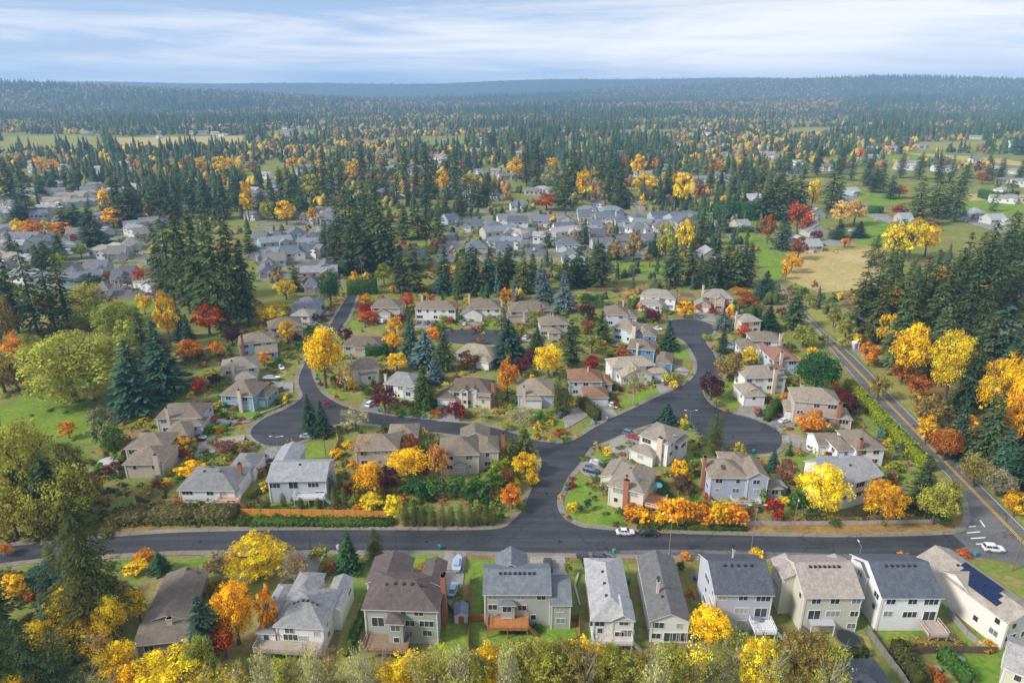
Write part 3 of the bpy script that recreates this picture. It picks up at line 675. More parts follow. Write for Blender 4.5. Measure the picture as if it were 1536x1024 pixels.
art_C = [(1057.5, 321.5), (1068, 333.5), (1092.5, 353.5), (1119.5, 377.5), (1155, 408), (1167, 425), (1185, 453), (1202, 469), (1233, 502), (1272, 541), (1329, 601), (1402.5, 677), (1468.5, 745), (1533, 811), (1640, 921)]
sheet('road', smooth(art_L)+[(1449, 819), (1402, 839.5), (1467, 836), (1486, 838), (1536, 850), (1590, 872), (1640, 925), (1700, 955)]+smooth(art_R)[::-1][1:], M['oldasphalt'])
MROADS = []
for (pts, nm) in (([(798, 332), (812, 332), (816, 350), (822, 385), (788, 385), (795, 350)], 'road'), ([(670, 348), (684, 348), (690, 365), (682, 388), (660, 388), (668, 365)], 'road'), ([(920, 340), (940, 340), (955, 360), (965, 392), (938, 394), (925, 365)], 'road'),
                  ([(150, 437), (175, 428), (235, 426), (262, 430), (262, 446), (200, 448), (150, 447)], 'road'), ([(228, 395), (250, 402), (250, 428), (222, 428)], 'road'), ([(448, 395), (475, 390), (480, 400), (455, 415), (445, 412)], 'road')):
    sheet(nm, pts, M['oldasphalt']); MROADS.append(pts)
# kerbs and pavements, a real step above the road
AREAS = []
def kerb(pts, side, walk=True):
    W = [gp(*p) for p in smooth(pts)]; W = [(p.x, p.y) for p in W]
    band('kerb', W, 0, side*.2, 0, .13, M['walk'])
    if walk: band('pavement', W, side*.22, side*1.6, 0, .12, M['walk'])
kerb(lower_N+conn_W[1:], 1); kerb(lower_S, -1); kerb(conn_E[:44], -1) if False else None
kerb([conn_E[0]]+lower_NE[1:]+[(1450, 790), (1456, 772.6), (1450.7, 752)], 1)
kerb(conn_E[:10], -1); kerb(conn_E[9:37], -1); kerb(conn_E[36:60], -1); kerb(conn_E[59:], -1); kerb(west, 1)
# road markings
def marking(pts, w, mat, off=0):
    W = [gp(*p) for p in smooth(pts, 3)]; W = [(p.x, p.y) for p in W]; A = offset_line(W, off-w/2); B = offset_line(W, off+w/2)
    LAYER[0] += .002; b = MB()
    for i in range(len(W)-1): b.quad((*A[i], LAYER[0]), (*A[i+1], LAYER[0]), (*B[i+1], LAYER[0]), (*B[i], LAYER[0]))
    tag(b.build('road_marking', mat), kind='structure')
LAYER[0] = .06
marking(art_C, .2, M['lineyellow'], .26); marking(art_C, .2, M['lineyellow'], -.26)
marking([(1057, 322)]+[(p[0]-1.5, p[1]+.5) for p in art_R[1:]], .14, M['linewhite']); marking([(p[0]+2, p[1]) for p in art_L[:14]], .12, M['linewhite'])
for a, b_ in (((1453, 790), (1464, 789)), ((1450, 799), (1470, 797.5)), ((1456, 807.5), (1478, 806)), ((1464, 816), (1482, 815)), ((1470, 780), (1477, 790))): marking([a, b_], .36, M['linewhite'])
LAYER[0] = .045
sheet('worn_lane', smooth([(860, 829), (1000, 824), (1200, 829), (1402, 834)])+[(1408, 839)]+smooth([(1271, 838.7), (1167, 837), (991, 831.2), (870, 829.5)]), M['oldasphalt'])
LAYER[0] = .05
for (x, y) in ((640, 812), (840, 812), (1100, 818), (820, 740), (880, 672), (1045, 600), (1100, 655), (700, 648), (460, 600), (410, 650), (1040, 495), (480, 520), (1345, 830), (300, 812)):
    c_ = gp(x, y); sheet('manhole_cover', [(c_.x+.42*math.cos(t*.5236), c_.y+.42*math.sin(t*.5236)) for t in range(12)], M['rubber'], world=True)
# verges, lawns, drives, fields
LAYER[0] = .021
M['yard'] = groundmat('tract_yards', [(.22, .2, .15), (.15, .19, .06), (.27, .25, .2), (.13, .17, .05), (.2, .17, .11)], .09)
for q in ([(650, 392), (665, 316), (860, 308), (1048, 312), (1010, 345), (985, 392)], [(383, 330), (520, 325), (515, 432), (383, 424)], [(-20, 340), (245, 345), (252, 425), (225, 442), (90, 440), (-20, 408)]): sheet('tract_yards', q, M['yard'])
for q in ([(690, 376), (790, 378), (790, 383), (690, 382)], [(815, 378), (930, 376), (932, 381), (815, 383)], [(672, 343), (800, 346), (800, 349), (672, 347)], [(812, 344), (960, 343), (960, 347), (812, 348)], [(818, 330), (1040, 330), (1045, 333.5), (818, 333)], [(400, 391), (480, 393), (480, 398), (400, 396)], [(395, 359), (480, 362), (480, 366), (395, 363)], [(100, 410), (250, 412), (250, 417), (100, 415)], [(90, 383), (230, 385), (230, 389), (90, 387)], [(0, 366), (200, 369), (200, 372), (0, 369)]): sheet('road', q, M['oldasphalt']); MROADS.append(q)
for q in ([(0, 205), (148, 203), (158, 220), (0, 226)], [(400, 199), (470, 197), (472, 205), (400, 208)], [(1180, 194), (1290, 191), (1300, 199), (1190, 203)], [(1370, 215), (1536, 211), (1536, 221), (1380, 226)], [(640, 214), (700, 212), (700, 221), (640, 224)], [(932, 198), (1010, 196), (1013, 201), (932, 203)]): sheet('field', q, random.choice([M['field'], M['drylawn'], M['lawn']]))
bankN = [(1035, 799.5), (1200, 803.5), (1300, 803.5), (1425, 799), (1446, 789), (1452, 774), (1440, 770), (1380, 783), (1300, 785), (1190, 787), (1100, 786), (1020, 786), (950, 786), (890, 789), (925, 794)]
sheet('verge', bankN, M['bank']); sheet('verge', [(120, 808), (260, 798), (370, 794.6), (600, 793.6), (745, 790), (765, 779), (600, 784), (360, 781), (250, 775), (160, 782)], M['bank'])
sheet('verge', [(1345, 596), (1402.5, 654), (1458, 710), (1522, 774), (1600, 850), (1640, 850), (1540, 745), (1480, 690), (1420, 630), (1360, 575), (1300, 515), (1240, 465), (1204, 430), (1190, 440), (1206, 462), (1242, 498), (1287, 534)], M['drylawn'])
sheet('verge', [(579, 829), (667, 829), (800, 832), (991, 836), (1167, 842), (1271, 844), (1402, 844), (1402, 850), (1000, 846), (700, 838)], M['bank'])
sheet('forest_floor', [(1300, 515), (1360, 575), (1420, 630), (1480, 690), (1540, 745), (1640, 850), (1900, 850), (1900, 420), (1320, 420), (1260, 440)], M['bank'])
LAWN = """0,640 0,618 45,585 120,600 165,632 185,650 150,665 60,668|316,618 330,612 375,605 405,592 432,593 436,600 418,610 390,620 372,632 330,632|407,548 432,548 428,565 405,570|
482,577 500,580 520,600 505,600 490,592|530,480 552,484 548,492 524,490|656,480 680,480 680,492 654,492|712,480 745,481 745,492 718,492|697,607 745,608 752,636 740,638 688,629|586,610 650,618 650,626 600,622|
1015,510 1025,515 1034,527 1034,545 1003,530|960,588 1006,576 1010,582 975,598 930,615 925,606|1080,572 1116,566 1114,590 1108,615 1084,612 1066,600 1060,588|1062,508 1096,500 1100,510 1072,516|1104,524 1122,524 1120,536 1104,536|
871,714 902,729 905,748 936,778 920,789 888,788 872,786 858,778 848,762 850,745|893,682 912,672 930,682 916,694 898,694|1190,684 1222,676 1236,688 1232,704 1200,702|
505,975 520,905 544,905 538,960 590,975 560,1030 500,1020|670,936 702,934 702,968 666,1000|704,936 728,931 740,943 862,941 868,960 820,990 750,1000 705,960|713,842 745,840 724,860 724,920 712,920|577,829 667,829 662,852 620,850 600,838|
1222,965 1240,950 1302,952 1312,982 1258,992|1316,948 1380,946 1395,966 1440,968 1425,925 1466,972 1350,980|1443,985 1495,982 1536,1015 1536,1040 1465,1040|370,985 470,978 480,1030 380,1040|247,840 310,838 310,858 255,860|
205,748 262,735 266,757 215,759|452,668 486,660 489,690 452,690|425,748 492,746 494,762 425,762|930,392 990,388 996,410 930,411|110,466 150,458 235,449 240,466 160,482 120,484|1180,640 1200,640 1212,655 1180,658|826,640 846,630 850,640 838,656|
862,960 880,950 884,1000 862,1000|1046,840 1052,840 1100,960 1084,960|760,640 800,640 820,655 800,656|0,600 40,575 30,560 0,570|1156,352 1168,372 1226,376 1186,402 1162,428 1128,385 1110,352|1275,286 1356,290 1362,305 1290,313|1300,322 1345,328 1342,372 1284,372|1440,300 1540,297 1540,325 1450,320|
1180,360 1260,362 1320,372 1190,378|1376,292 1420,290 1436,300 1380,306|364,263 440,250 455,262 380,268|796,279 830,279 826,290 780,290|1240,238 1380,233 1400,240 1250,246|1180,262 1236,262 1236,275 1190,275|590,246 604,246 604,260 588,260|1140,285 1180,300 1170,330 1140,330|1052,295 1075,320 1060,330 1035,305"""
for k, q in enumerate(LAWN.replace('\n', '').split('|')):
    AREAS.append([tuple(map(float, t.split(','))) for t in q.split()])
    sheet('lawn', [tuple(map(float, t.split(','))) for t in q.split()], M['lawn'] if k % 5 != 2 else M['drylawn'])
sheet('lawn', [(995, 718), (1035, 724), (1040, 745), (1000, 745)], M['drylawn'])
sheet('field', [(1180, 381), (1330, 371), (1320, 432), (1230, 440), (1178, 420)], M['field']); sheet('field', [(1440, 292), (1540, 290), (1540, 299), (1440, 302)], M['field'])
sheet('field', [(165, 207), (365, 204), (362, 218), (190, 223)], M['field']); sheet('field', [(1340, 228), (1500, 238), (1536, 244), (1536, 250), (1400, 236)], M['field'])
DRIVE = """667,827 700,827 694,880 676,908 662,902 660,870|795,834 847,834 852,868 828,868 795,848|430,828 490,828 472,866 420,872|866,704 886,682 912,700 908,722 878,714|915,662 950,646 968,654 962,676 935,692 912,674|884,638 926,624 912,600 882,598 893,614|848,644 880,626 892,614 872,606 842,618|
655,632 690,634 690,612 678,602 656,606|700,493 722,493 722,472 702,472|622,492 650,493 646,466 626,466|1040,478 1076,484 1066,459 1042,459|1105,620 1144,632 1150,606 1114,598|1152,636 1168,648 1192,640 1202,624 1178,614|1172,660 1215,682 1242,680 1232,662 1186,650|
290,690 366,664 368,652 300,664|300,642 374,634 380,628 300,632|372,700 402,672 428,672 400,700|405,585 440,590 440,575 408,572|536,617 576,622 562,598 546,600|470,484 492,484 486,494 470,494|60,818 116,808 108,790 76,792|786,498 800,498 796,514 780,510|976,566 1008,570 1016,580 990,592|990,540 1010,544 1034,556 1030,566 1008,556|1084,520 1106,515 1108,522 1086,524|1268,520 1300,525 1312,535 1290,536|1180,356 1262,360 1290,368 1250,370 1190,366|1240,285 1262,290 1304,308 1300,316 1270,304|1296,318 1330,322 1344,332 1336,336 1300,324|1418,320 1480,330 1520,345 1500,350 1430,328"""
for q in DRIVE.replace('\n', '').split('|'):
    AREAS.append([tuple(map(float, t.split(','))) for t in q.split()])
    sheet('driveway', [tuple(map(float, t.split(','))) for t in q.split()], M['drive'])
# ---------------------------------------------------------------- houses
TAN = (.225, .183, .138); TAN2 = (.26, .215, .16); BRN = (.165, .132, .1); GRY = (.23, .228, .225); DRK = (.1, .1, .108); SLT = (.095, .104, .12); BLU = (.16, .172, .19); RST = (.25, .14, .085)
WHT = (.78, .77, .74); CRM = (.72, .64, .52); SAGE = (.4, .44, .38); LAV = (.42, .46, .58); LBL = (.47, .58, .68); BGE = (.6, .57, .46); PNK = (.55, .46, .39); BLUE = (.16, .3, .45)
def H(*a, **k): return House(*a, **k)
# bottom row
h = H(212, 936, 284, 929, 3.2, 15, 'gable', 'y', .3, (.35, .28, .2), (.2, .165, .135), 'brown ranch house among the bottom firs', 'long low brown-roofed ranch house among the firs below the lower street')
h.wing(198, 969, 283, 961, 3.0, 8, 'gable', 'x', .25); h.finish(chimney=[(1.5, -9, 1.0, .8, 5.4, 'stucco')]); RANCH = h
h = H(408, 939, 486, 943, 6, 11, 'hip', 'x', .5, WHT, (.29, .288, .285), 'white house with mottled grey roof', 'white house under a mottled grey multi-hip roof with a long back deck', base_y=976)
h.wing(382, 950, 414, 950, h.h-1.8, 7, 'hip'); h.wing(392, 920, 425, 915, h.h-.7, 8, 'hip'); h.wing(425, 903, 472, 895, h.h+.4, 8, 'hip'); h.wing(478, 915, 512, 913, h.h-.8, 9.5, 'gable', 'y')
h.finish(vents=6, skylights=[(-3.2, -.5)], wins=[(h.main, 434, 945, 'M'), (h.main, 436, 955, 'L'), (h.main, 455, 957, 'M'), (h.main, 475, 950, 'S')]); h.deck(-h.w/2-3, -h.d/2-2.6, h.w/2-.5, -h.d/2+.4, 2.4, (.4, .33, .28), (.45, .4, .37)); MOTTLED = h
h = H(541, 913, 658, 917, 5.8, 11, 'hip', 'x', .5, SAGE, (.135, .108, .1), 'sage house with the plum-brown roof', 'sage green house with plum-brown hip roof, brick chimney and large patio deck', base_y=964)
h.wing(544, 884, 614, 868, h.h-1.2, 8.5, 'gable', 'y'); h.wing(628, 878, 664, 882, h.h+.1, 8, 'gable', 'y'); h.wing(577, 936, 606, 936, h.h-1.4, 3.2, 'hip')
h.finish(vents=5, chimney=[(h.w/2+.1, .5, .9, 1.7, h.h+3.6, 'brick')], wins=[(h.main, 605, 919, 'S'), (h.main, 628, 919, 'M'), (h.main, 567, 932, 'D'), (h.main, 615, 934, 'M'), (h.main, 640, 935, 'L'), (h.main, 641, 949, 'M')]); h.deck(-h.w/2+.8, -h.d/2-4.2, h.w/2-5.5, -h.d/2+.3, 2.2, (.26, .17, .11), (.2, .13, .09)); PLUM = h
h = H(722.5, 891.5, 829, 891.5, 5.8, 9.5, 'gable', 'x', .5, (.42, .435, .4), BLU, 'sage house with the blue-grey gable roof', 'grey-green house with blue-grey gable roof, side garage and orange rear deck', base_y=937)
h.wing(824, 908, 859, 908, h.h-1.7, 9, 'gable', 'x', .4); h.wing(742, 858, 792, 858, h.h+.1, 6, 'gable', 'y', .6); h.wing(748, 908, 775, 908, h.h-2.0, 2.6, 'hip')
h.add(h.w/2-1.5, -h.d/2+.7, h.w/2+2.2, -h.d/2+3, h.h-3.2, 'hip', pitch=.2, oh=.05)
h.finish(vents=8, wins=[(h.main, 739, 895, 'M'), (h.main, 781, 895, 'M'), (h.main, 812, 895, 'M'), (h.main, 739, 910, 'M'), (h.main, 783, 911, 'M'), (h.main, 800, 925, 'S')], garage=[(h.blocks[1], 'f', 2.5, 0)] and None); h.deck(-h.w/2+1, -h.d/2-3.2, -h.w/2+9, -h.d/2+.3, 2.3, (.42, .17, .06), (.4, .17, .07)); ORDECK = h
h = H(886.5, 930, 952, 931, 6.2, 18.5, 'hip', 'y', .5, WHT, (.36, .355, .35), 'long pale-grey-roofed white house', 'long narrow white house under a pale mottled grey roof', base_y=965)
h.wing(916, 931.5, 954, 931.5, h.h+.06, 6, 'gable', 'y', .6); h.finish(vents=3, wins=[(h.blocks[1], 936, 933, 'M'), (h.blocks[1], 929, 951, 'M'), (h.blocks[1], 941, 951, 'D'), (h.main, 900, 945, 'S'), (h.main, 896, 934, 'L')]); h.deck(-h.w/2+.4, -h.d/2-2.0, h.w/2-.4, -h.d/2+.3, 2.2, (.5, .45, .4), (.7, .68, .66)); LONGP = h
h = H(974, 932, 1038, 934, 6.2, 19.5, 'gable', 'y', .48, WHT, (.16, .157, .155), 'white house with the charcoal gable roof', 'long narrow white house under a charcoal gable roof with a glazed rear room', base_y=963)
h.finish(vents=2, chimney=[(-1.5, -3, .5, .5, 9.2, 'stucco')], wins=[(h.main, 985, 937, 'L'), (h.main, 1019, 938, 'S'), (h.main, 984, 953, 'M'), (h.main, 1005, 955, 'D'), (h.main, 1018, 955, 'D'), (h.main, 1030, 955, 'D')]); CHAR = h
h = H(1070.8, 892, 1164.4, 892.5, 7, 12.5, 'gable', 'x', .5, (.5, .51, .58), SLT, 'lavender house with white rear deck', 'pale lavender three-storey house with slate roof and white rear deck', base_y=944)
h.wing(1065, 862, 1105, 862, h.h+.2, 6, 'gable', 'x', .5)
h.finish(vents=5, wins=[(h.main, 1084, 896, 'M'), (h.main, 1115, 896, 'M'), (h.main, 1145, 897, 'L'), (h.main, 1112.5, 915.5, 'L'), (h.main, 1141, 918, 'D'), (h.main, 1112, 934, 'M')], chimney=[(0, 2.5, .3, .3, h.h+3.9, 'stucco')]); h.deck(1.6, -h.d/2-3.4, h.w/2-.3, -h.d/2+.3, 2.7, (.6, .6, .6), (.8, .8, .8)); LAVH = h
h = H(1205.4, 896.8, 1299, 896.5, 7, 13, 'gable', 'x', .5, BGE, (.36, .31, .27), 'beige house with the taupe roof', 'beige three-storey house with taupe shingle roof and grey deck awning', base_y=947)
h.wing(1174, 868, 1215, 868, h.h+.3, 6.5, 'gable', 'y', .5); h.wing(1250, 866, 1290, 866, h.h+.2, 6, 'gable', 'y', .5)
h.finish(vents=7, wins=[(h.main, 1224.5, 901, 'M'), (h.main, 1252.6, 901, 'M'), (h.main, 1284.7, 901, 'M'), (h.main, 1221, 921.5, 'D'), (h.main, 1249.5, 920, 'L'), (h.main, 1281.7, 920, 'M'), (h.main, 1244, 937, 'M'), (h.main, 1277, 938, 'M')]); BEIGE = h
h = H(1322, 897, 1418.5, 897, 7, 13.5, 'gable', 'x', .5, (.8, .8, .79), (.11, .12, .145), 'white house with the dark slate roof', 'bright white three-storey house with dark slate roof and covered rear patio', base_y=945)
h.wing(1300, 868, 1350, 866, h.h+.2, 6, 'gable', 'x', .5)
h.finish(vents=6, wins=[(h.main, 1336.5, 901.5, 'M'), (h.main, 1369, 901.5, 'M'), (h.main, 1397, 902, 'L'), (h.main, 1332, 920, 'M'), (h.main, 1364.4, 921, 'L'), (h.main, 1393.5, 923, 'D')]); h.deck(2.2, -h.d/2-3.6, h.w/2-.2, -h.d/2+.3, 2.4, (.42, .33, .27), (.55, .45, .4)); SLATEW = h
h = H(1497, 925, 1585, 934, 6.3, 21, 'gable', 'y', .42, (.78, .74, .66), (.37, .32, .265), 'cream house with solar panels', 'cream house with a tan roof carrying dark blue solar panels', rot=rad(17))
h.wing(1440, 880, 1500, 890, h.h+.1, 7, 'gable', 'x', .5); h.finish(vents=4)
sp = MB()
for i in range(3):
    for j in range(5):
        x = -h.w/2+1.5+i*1.25; y = -6.6+j*1.72+i*.9; zz = lambda X: h.main.h-h.main.oh*h.main.pitch+.27+(X-h.main.x0+h.main.oh)*h.main.pitch
        sp.loft([[(x, y, zz(x)), (x+1.25, y, zz(x+1.25)), (x+1.25, y+1.66, zz(x+1.25)), (x, y+1.66, zz(x))], [(x, y, zz(x)+.06), (x+1.25, y, zz(x+1.25)+.06), (x+1.25, y+1.66, zz(x+1.25)+.06), (x, y+1.66, zz(x)+.06)]])
sp.build('solar_panel', M['solar'], h.robj); SOLAR = h
h = H(1276, 1078, 1372, 1074, 5.5, 12, 'hip', 'x', .5, WHT, SLT, 'slate-roofed house cut by the bottom edge', 'dark slate hip-roofed house cut off by the bottom edge'); h.finish(vents=2)
h = H(1502, 1000, 1600, 1040, 5, 10, 'gable', 'x', .45, (.62, .6, .46), (.36, .34, .32), 'pale house in the bottom corner', 'pale yellow-beige house in the bottom corner beyond the last garden'); h.finish()
# between the lower street and the neighbourhood street
h = H(263.6, 735, 352, 736, 4.5, 12, 'hip', 'x', .5, WHT, GRY, 'white house above the orange fence', 'white house with grey hip roof and corner deck above the orange fence', base_y=756)
h.wing(338, 707, 384, 700, h.h-.5, 9, 'hip', 'y'); h.finish(vents=2, skylights=[(-1.5, 1.8)], chimney=[(h.w/2-1.2, 1.2, .9, .9, h.h+3.6, 'brick')], wins=[(h.main, 281, 738, 'L'), (h.main, 315, 739, 'M'), (h.main, 335, 740, 'M')]); h.deck(h.w/2-4.2, -h.d/2-2.2, h.w/2+1.2, -h.d/2+.4, 2.2, (.5, .24, .13), (.7, .68, .66)); WGRY = h
h = H(398, 722, 490, 720.5, 5.4, 11, 'gable', 'x', .45, (.5, .52, .54), (.3, .305, .31), 'grey house with the glazed sunroom', 'pale grey house with grey gable roof and glazed rear sunroom', base_y=752)
h.wing(402, 704, 446, 694, h.h-.6, 11, 'gable', 'y'); h.finish(vents=1, wins=[(h.main, 412, 728, 'L'), (h.main, 440, 727, 'D'), (h.main, 470, 727, 'L'), (h.main, 455, 742, 'L'), (h.main, 480, 742, 'D')])
sr = h.deck(-.5, -h.d/2-2.6, h.w/2-.6, -h.d/2+.3, 2.6, (.5, .5, .5), (.72, .72, .72)); SUNR = h
h = H(530, 676, 598, 674, 5.6, 10, 'hip', 'x', .5, PNK, TAN, 'tan house behind the pale orange tree', 'tan hip-roofed house half hidden behind the pale orange tree'); h.wing(580, 657, 627, 655, 3.4, 9, 'hip'); h.finish()
h = H(658, 683, 720, 681, 5.8, 10.5, 'hip', 'x', .55, PNK, TAN, 'pinkish-beige house behind the laurel bank', 'pinkish-beige two-storey house with brown-tan roof above the dark laurel bank', base_y=711)
h.wing(716, 681, 749, 673, h.h-.2, 9, 'hip', 'y'); h.wing(690, 660, 736, 657, h.h-.4, 7, 'gable', 'y'); h.wing(678, 699, 702, 699, 3, 3, 'gable', 'y', .5); h.finish(chimney=[(h.w/2+6.6, .5, .9, .9, 9.4, 'brick')]); PINK = h
h = H(910, 727, 967, 741, 5.7, 13, 'hip', 'y', .5, CRM, (.285, .24, .185), 'cream house with the orange deck', 'cream house with brown hip roof, brick chimney and orange corner deck', base_y=764)
h.wing(898, 716, 935, 722, 3.6, 10, 'gable', 'y', .4); h.finish(vents=2, chimney=[(-h.w/2+5, -h.d/2+.3, 1.3, .8, 8.8, 'brick')], garage=[(h.blocks[1], 'l', 4.9, 0)], skylights=[(2, -3)]); h.deck(h.w/2-1, -h.d/2+1.0, h.w/2+4.2, -h.d/2+7, 2.3, (.55, .24, .1), (.7, .64, .56)); CREAM = h
h = H(957, 652, 1003, 668, 6.2, 11, 'hip', 'x', .5, (.76, .74, .7), (.26, .22, .18), 'white corner house on the junction', 'white house with brown hip roof on the corner between the two cul-de-sacs', base_y=692)
h.wing(938, 677, 984, 684, 3.2, 9, 'hip', 'y', .5); h.wing(1003, 668, 1026, 663, 5.6, 6, 'gable', 'y', .5); h.finish(chimney=[(2.2, -h.d/2+.1, 1.6, .8, 8.6, 'stucco')], garage=[(h.blocks[1], 'l', 4.9, 0)], skylights=[(4, 0)]); CORNER = h
h = H(1064, 716, 1124, 717, 5.9, 10, 'hip', 'x', .5, LAV, TAN, 'blue-lavender house with tall chimney', 'blue-lavender two-storey house with tan roof and white-trimmed front gable', base_y=749)
h.wing(1121, 718.5, 1155, 717, h.h+.1, 9, 'gable', 'y', .6); h.wing(1085, 700, 1128, 699, h.h+.15, 8, 'hip'); h.wing(1152, 734, 1175, 732, 3.2, 6, 'hip'); h.finish(chimney=[(-h.w/2-.1, .3, .8, 1.2, 9.8, 'brick')], skylights=[(-1, -2.2)]); h.deck(-h.w/2+6, -h.d/2-2.4, h.w/2+3, -h.d/2+.3, .6, (.5, .45, .4), (.75, .74, .72), False); LAVG = h
h = H(1262, 730, 1328, 712, 5.6, 11, 'gable', 'x', .42, WHT, (.29, .285, .28), 'white house behind the great yellow tree', 'white house with mottled grey roof half hidden by the great yellow tree', base_y=757)
h.wing(1238, 712, 1275, 704, 4.4, 8, 'gable', 'x'); h.finish(vents=1); YELW = h
h = H(1284, 674, 1331, 673, 5.8, 12, 'hip', 'x', .5, (.76, .76, .76), TAN, 'white house with white gable garage', 'white house with tan roof, brick chimney and a white-gabled garage wing', base_y=700)
h.wing(1227, 668, 1262, 668, 4, 8, 'gable', 'x', .5); h.wing(1255, 675, 1290, 676, 5, 9, 'hip'); h.finish(chimney=[(-h.w/2+1.4, -h.d/2+.6, .9, 1, 8.8, 'brick')], garage=[(h.blocks[1], 'f', 2.5, 0)]); WGAB = h
h = H(1190, 601, 1264, 607, 5.8, 11, 'hip', 'x', .55, (.5, .4, .33), (.3, .25, .19), 'brown-roofed house by the round cul-de-sac', 'brick and tan house with wide brown hip roofs at the head of the round cul-de-sac', base_y=636)
h.wing(1232, 629, 1278, 626, 3.6, 9, 'hip', 'x', .5); h.wing(1176, 611, 1206, 619, 3.4, 8, 'hip', 'x', .5); h.finish(chimney=[(h.w/2-1, -h.d/2-1, 1, 1, 8.6, 'brick'), (-h.w/2+4, h.d/2-2, .9, .9, 9.8, 'stucco')], garage=[(h.blocks[2], 'f', 4.9, 0)]); WIDEB = h
h = H(1117, 567, 1182, 565, 6.2, 10, 'hip', 'x', .55, WHT, (.28, .235, .185), 'white house with the dormered garage', 'white house with brown roof and a dormer over its double garage'); h.wing(1112, 590, 1154, 597, 4.0, 10, 'hip', 'y', .6)
h.wing(1123, 584, 1142, 587, 5.2, 3.5, 'gable', 'y', .5); h.finish(chimney=[(3.0, -h.d/2-.1, 1.1, .9, 9.2, 'stucco')], garage=[(h.blocks[1], 'f', 4.9, 0)], skylights=[(3, -1.5)]); DORM = h
h = H(1160, 541, 1201, 540, 5.8, 14, 'hip', 'y', .5, LBL, (.28, .15, .105), 'pale blue house with the rusty-red roof', 'pale blue house under a rusty-red roof beside the round green tree'); h.wing(1143, 524, 1166, 530, 5, 9, 'hip', 'y', .5); h.wing(1156, 552, 1180, 554, 3.5, 5, 'hip', 'y', .5); h.finish(chimney=[(-2.2, -h.d/2+.2, 1, .9, 9, 'stucco')]); REDR = h
h = H(1128, 511, 1178, 512, 5.8, 10, 'hip', 'x', .5, WHT, TAN, 'white house above the rusty-red roof', 'white house with tan hip roof just above the rusty-red roof'); h.wing(1107, 519, 1140, 522, 4.6, 9, 'hip', 'y', .5); h.finish(chimney=[(h.w/2-2, -h.d/2+.2, .9, .9, 9, 'stucco')]); ABRED = h
h = H(1112, 483, 1144, 481, 5.4, 9, 'hip', 'x', .5, CRM, (.3, .27, .22), 'cream house beneath the red maples', 'small cream house with grey-tan roof below the red maples'); h.wing(1110, 489, 1130, 488, 3.4, 6, 'hip'); h.finish(chimney=[(-h.w/2, 0, .8, .8, 9, 'stucco')])
h = H(1053, 445, 1101, 448, 5.8, 11, 'hip', 'x', .55, (.5, .36, .3), (.3, .26, .22), 'brick house at the head of the upper cul-de-sac', 'brick-fronted house with brown roof and white garage doors above the upper cul-de-sac'); g = h.wing(1041, 459, 1067, 459, 3.4, 8, 'gable', 'y', .6)
h.wing(1072, 449, 1088, 449.5, 6, 4, 'gable', 'y', .7); h.finish(chimney=[(-h.w/2+.4, -1, .9, 1, 10.5, 'stucco')], garage=[(g, 'f', 2.5, -1.5), (g, 'f', 2.5, 1.5)]); BRICK = h
h = H(959, 443, 1014, 449, 5.8, 11, 'hip', 'x', .5, WHT, (.31, .27, .23), 'white house left of the upper cul-de-sac', 'white house with grey-tan roof between the cream flowering tree and burgundy tree'); h.wing(956, 456, 994, 459, 3.5, 8, 'hip', 'x', .5); h.finish(chimney=[(h.w/2-.5, -1, .9, .9, 8.6, 'brick'), (-h.w/2+.4, 2, .8, .8, 9.6, 'brick')])
h = H(904, 471, 943, 473, 5.6, 12, 'hip', 'x', .5, (.52, .52, .62), TAN, 'lavender house with the tan roof', 'pale lavender house with tan hip roof beside the cream flowering tree'); h.wing(934, 474, 956, 478, 4.6, 10, 'hip', 'y', .5); h.finish(chimney=[(3, 2.5, .6, .6, 10.2, 'stucco')])
h = H(917, 490, 952, 497, 6, 11, 'hip', 'x', .5, (.6, .68, .68), TAN2, 'mint house with the white chimney', 'pale mint-blue house with tan roof and a broad pale chimney'); h.wing(947, 497, 974, 494, 5.2, 9, 'hip', 'y', .5); h.finish(chimney=[(h.w/2-.3, -h.d/2+.2, 1.5, 1, 8.4, 'stucco')])
h = H(940.6, 522, 983, 526, 5.6, 11, 'hip', 'x', .5, (.12, .27, .5), TAN, 'bright blue house on the upper street', 'bright blue house with tan hip roof and long garage wing'); h.wing(983, 543, 1009, 547, 3.4, 12, 'hip', 'y', .5); h.wing(964, 503, 985, 505, 5, 7, 'hip'); h.finish(chimney=[(-1.5, -h.d/2+.2, .9, .9, 8.5, 'stucco')])
h = H(917, 551, 985, 547, 5.6, 9, 'hip', 'x', .5, WHT, (.34, .29, .22), 'white house with arched garage', 'white house with tan roofs and a dark garage front beside the bright blue house'); h.wing(932, 568, 978, 562, 3.8, 8, 'gable', 'y', .5); g = h.wing(974, 563, 1000, 555, 3.3, 8, 'hip', 'y', .5); h.finish(garage=[(g, 'f', 4.9, 0)])
h = H(853, 572, 905, 572, 5.6, 11, 'hip', 'x', .5, (.5, .54, .6), RST, 'blue-grey house with the rust roof', 'blue-grey house under a rust-brown hip roof'); g = h.wing(875, 597, 914, 596, 3.4, 9, 'hip', 'x', .5); h.wing(898, 574, 920, 577, 4.2, 8, 'hip', 'y', .5); h.finish(garage=[(g, 'f', 4.9, 1)], chimney=[(1, -1.5, .5, .5, 9.4, 'stucco')]); RUST = h
h = H(775, 592, 833, 592, 4.8, 13, 'hip', 'x', .5, (.5, .57, .66), TAN2, 'blue-walled house beside the twin columns', 'tan-roofed house with pale blue walls beside the twin columnar conifers'); g = h.wing(786, 600, 814, 598, 3.6, 6, 'hip', 'y', .5); h.finish(chimney=[(-4, -h.d/2+.3, 1, .8, 7.6, 'stucco')], garage=[(g, 'f', 4.9, 0)])
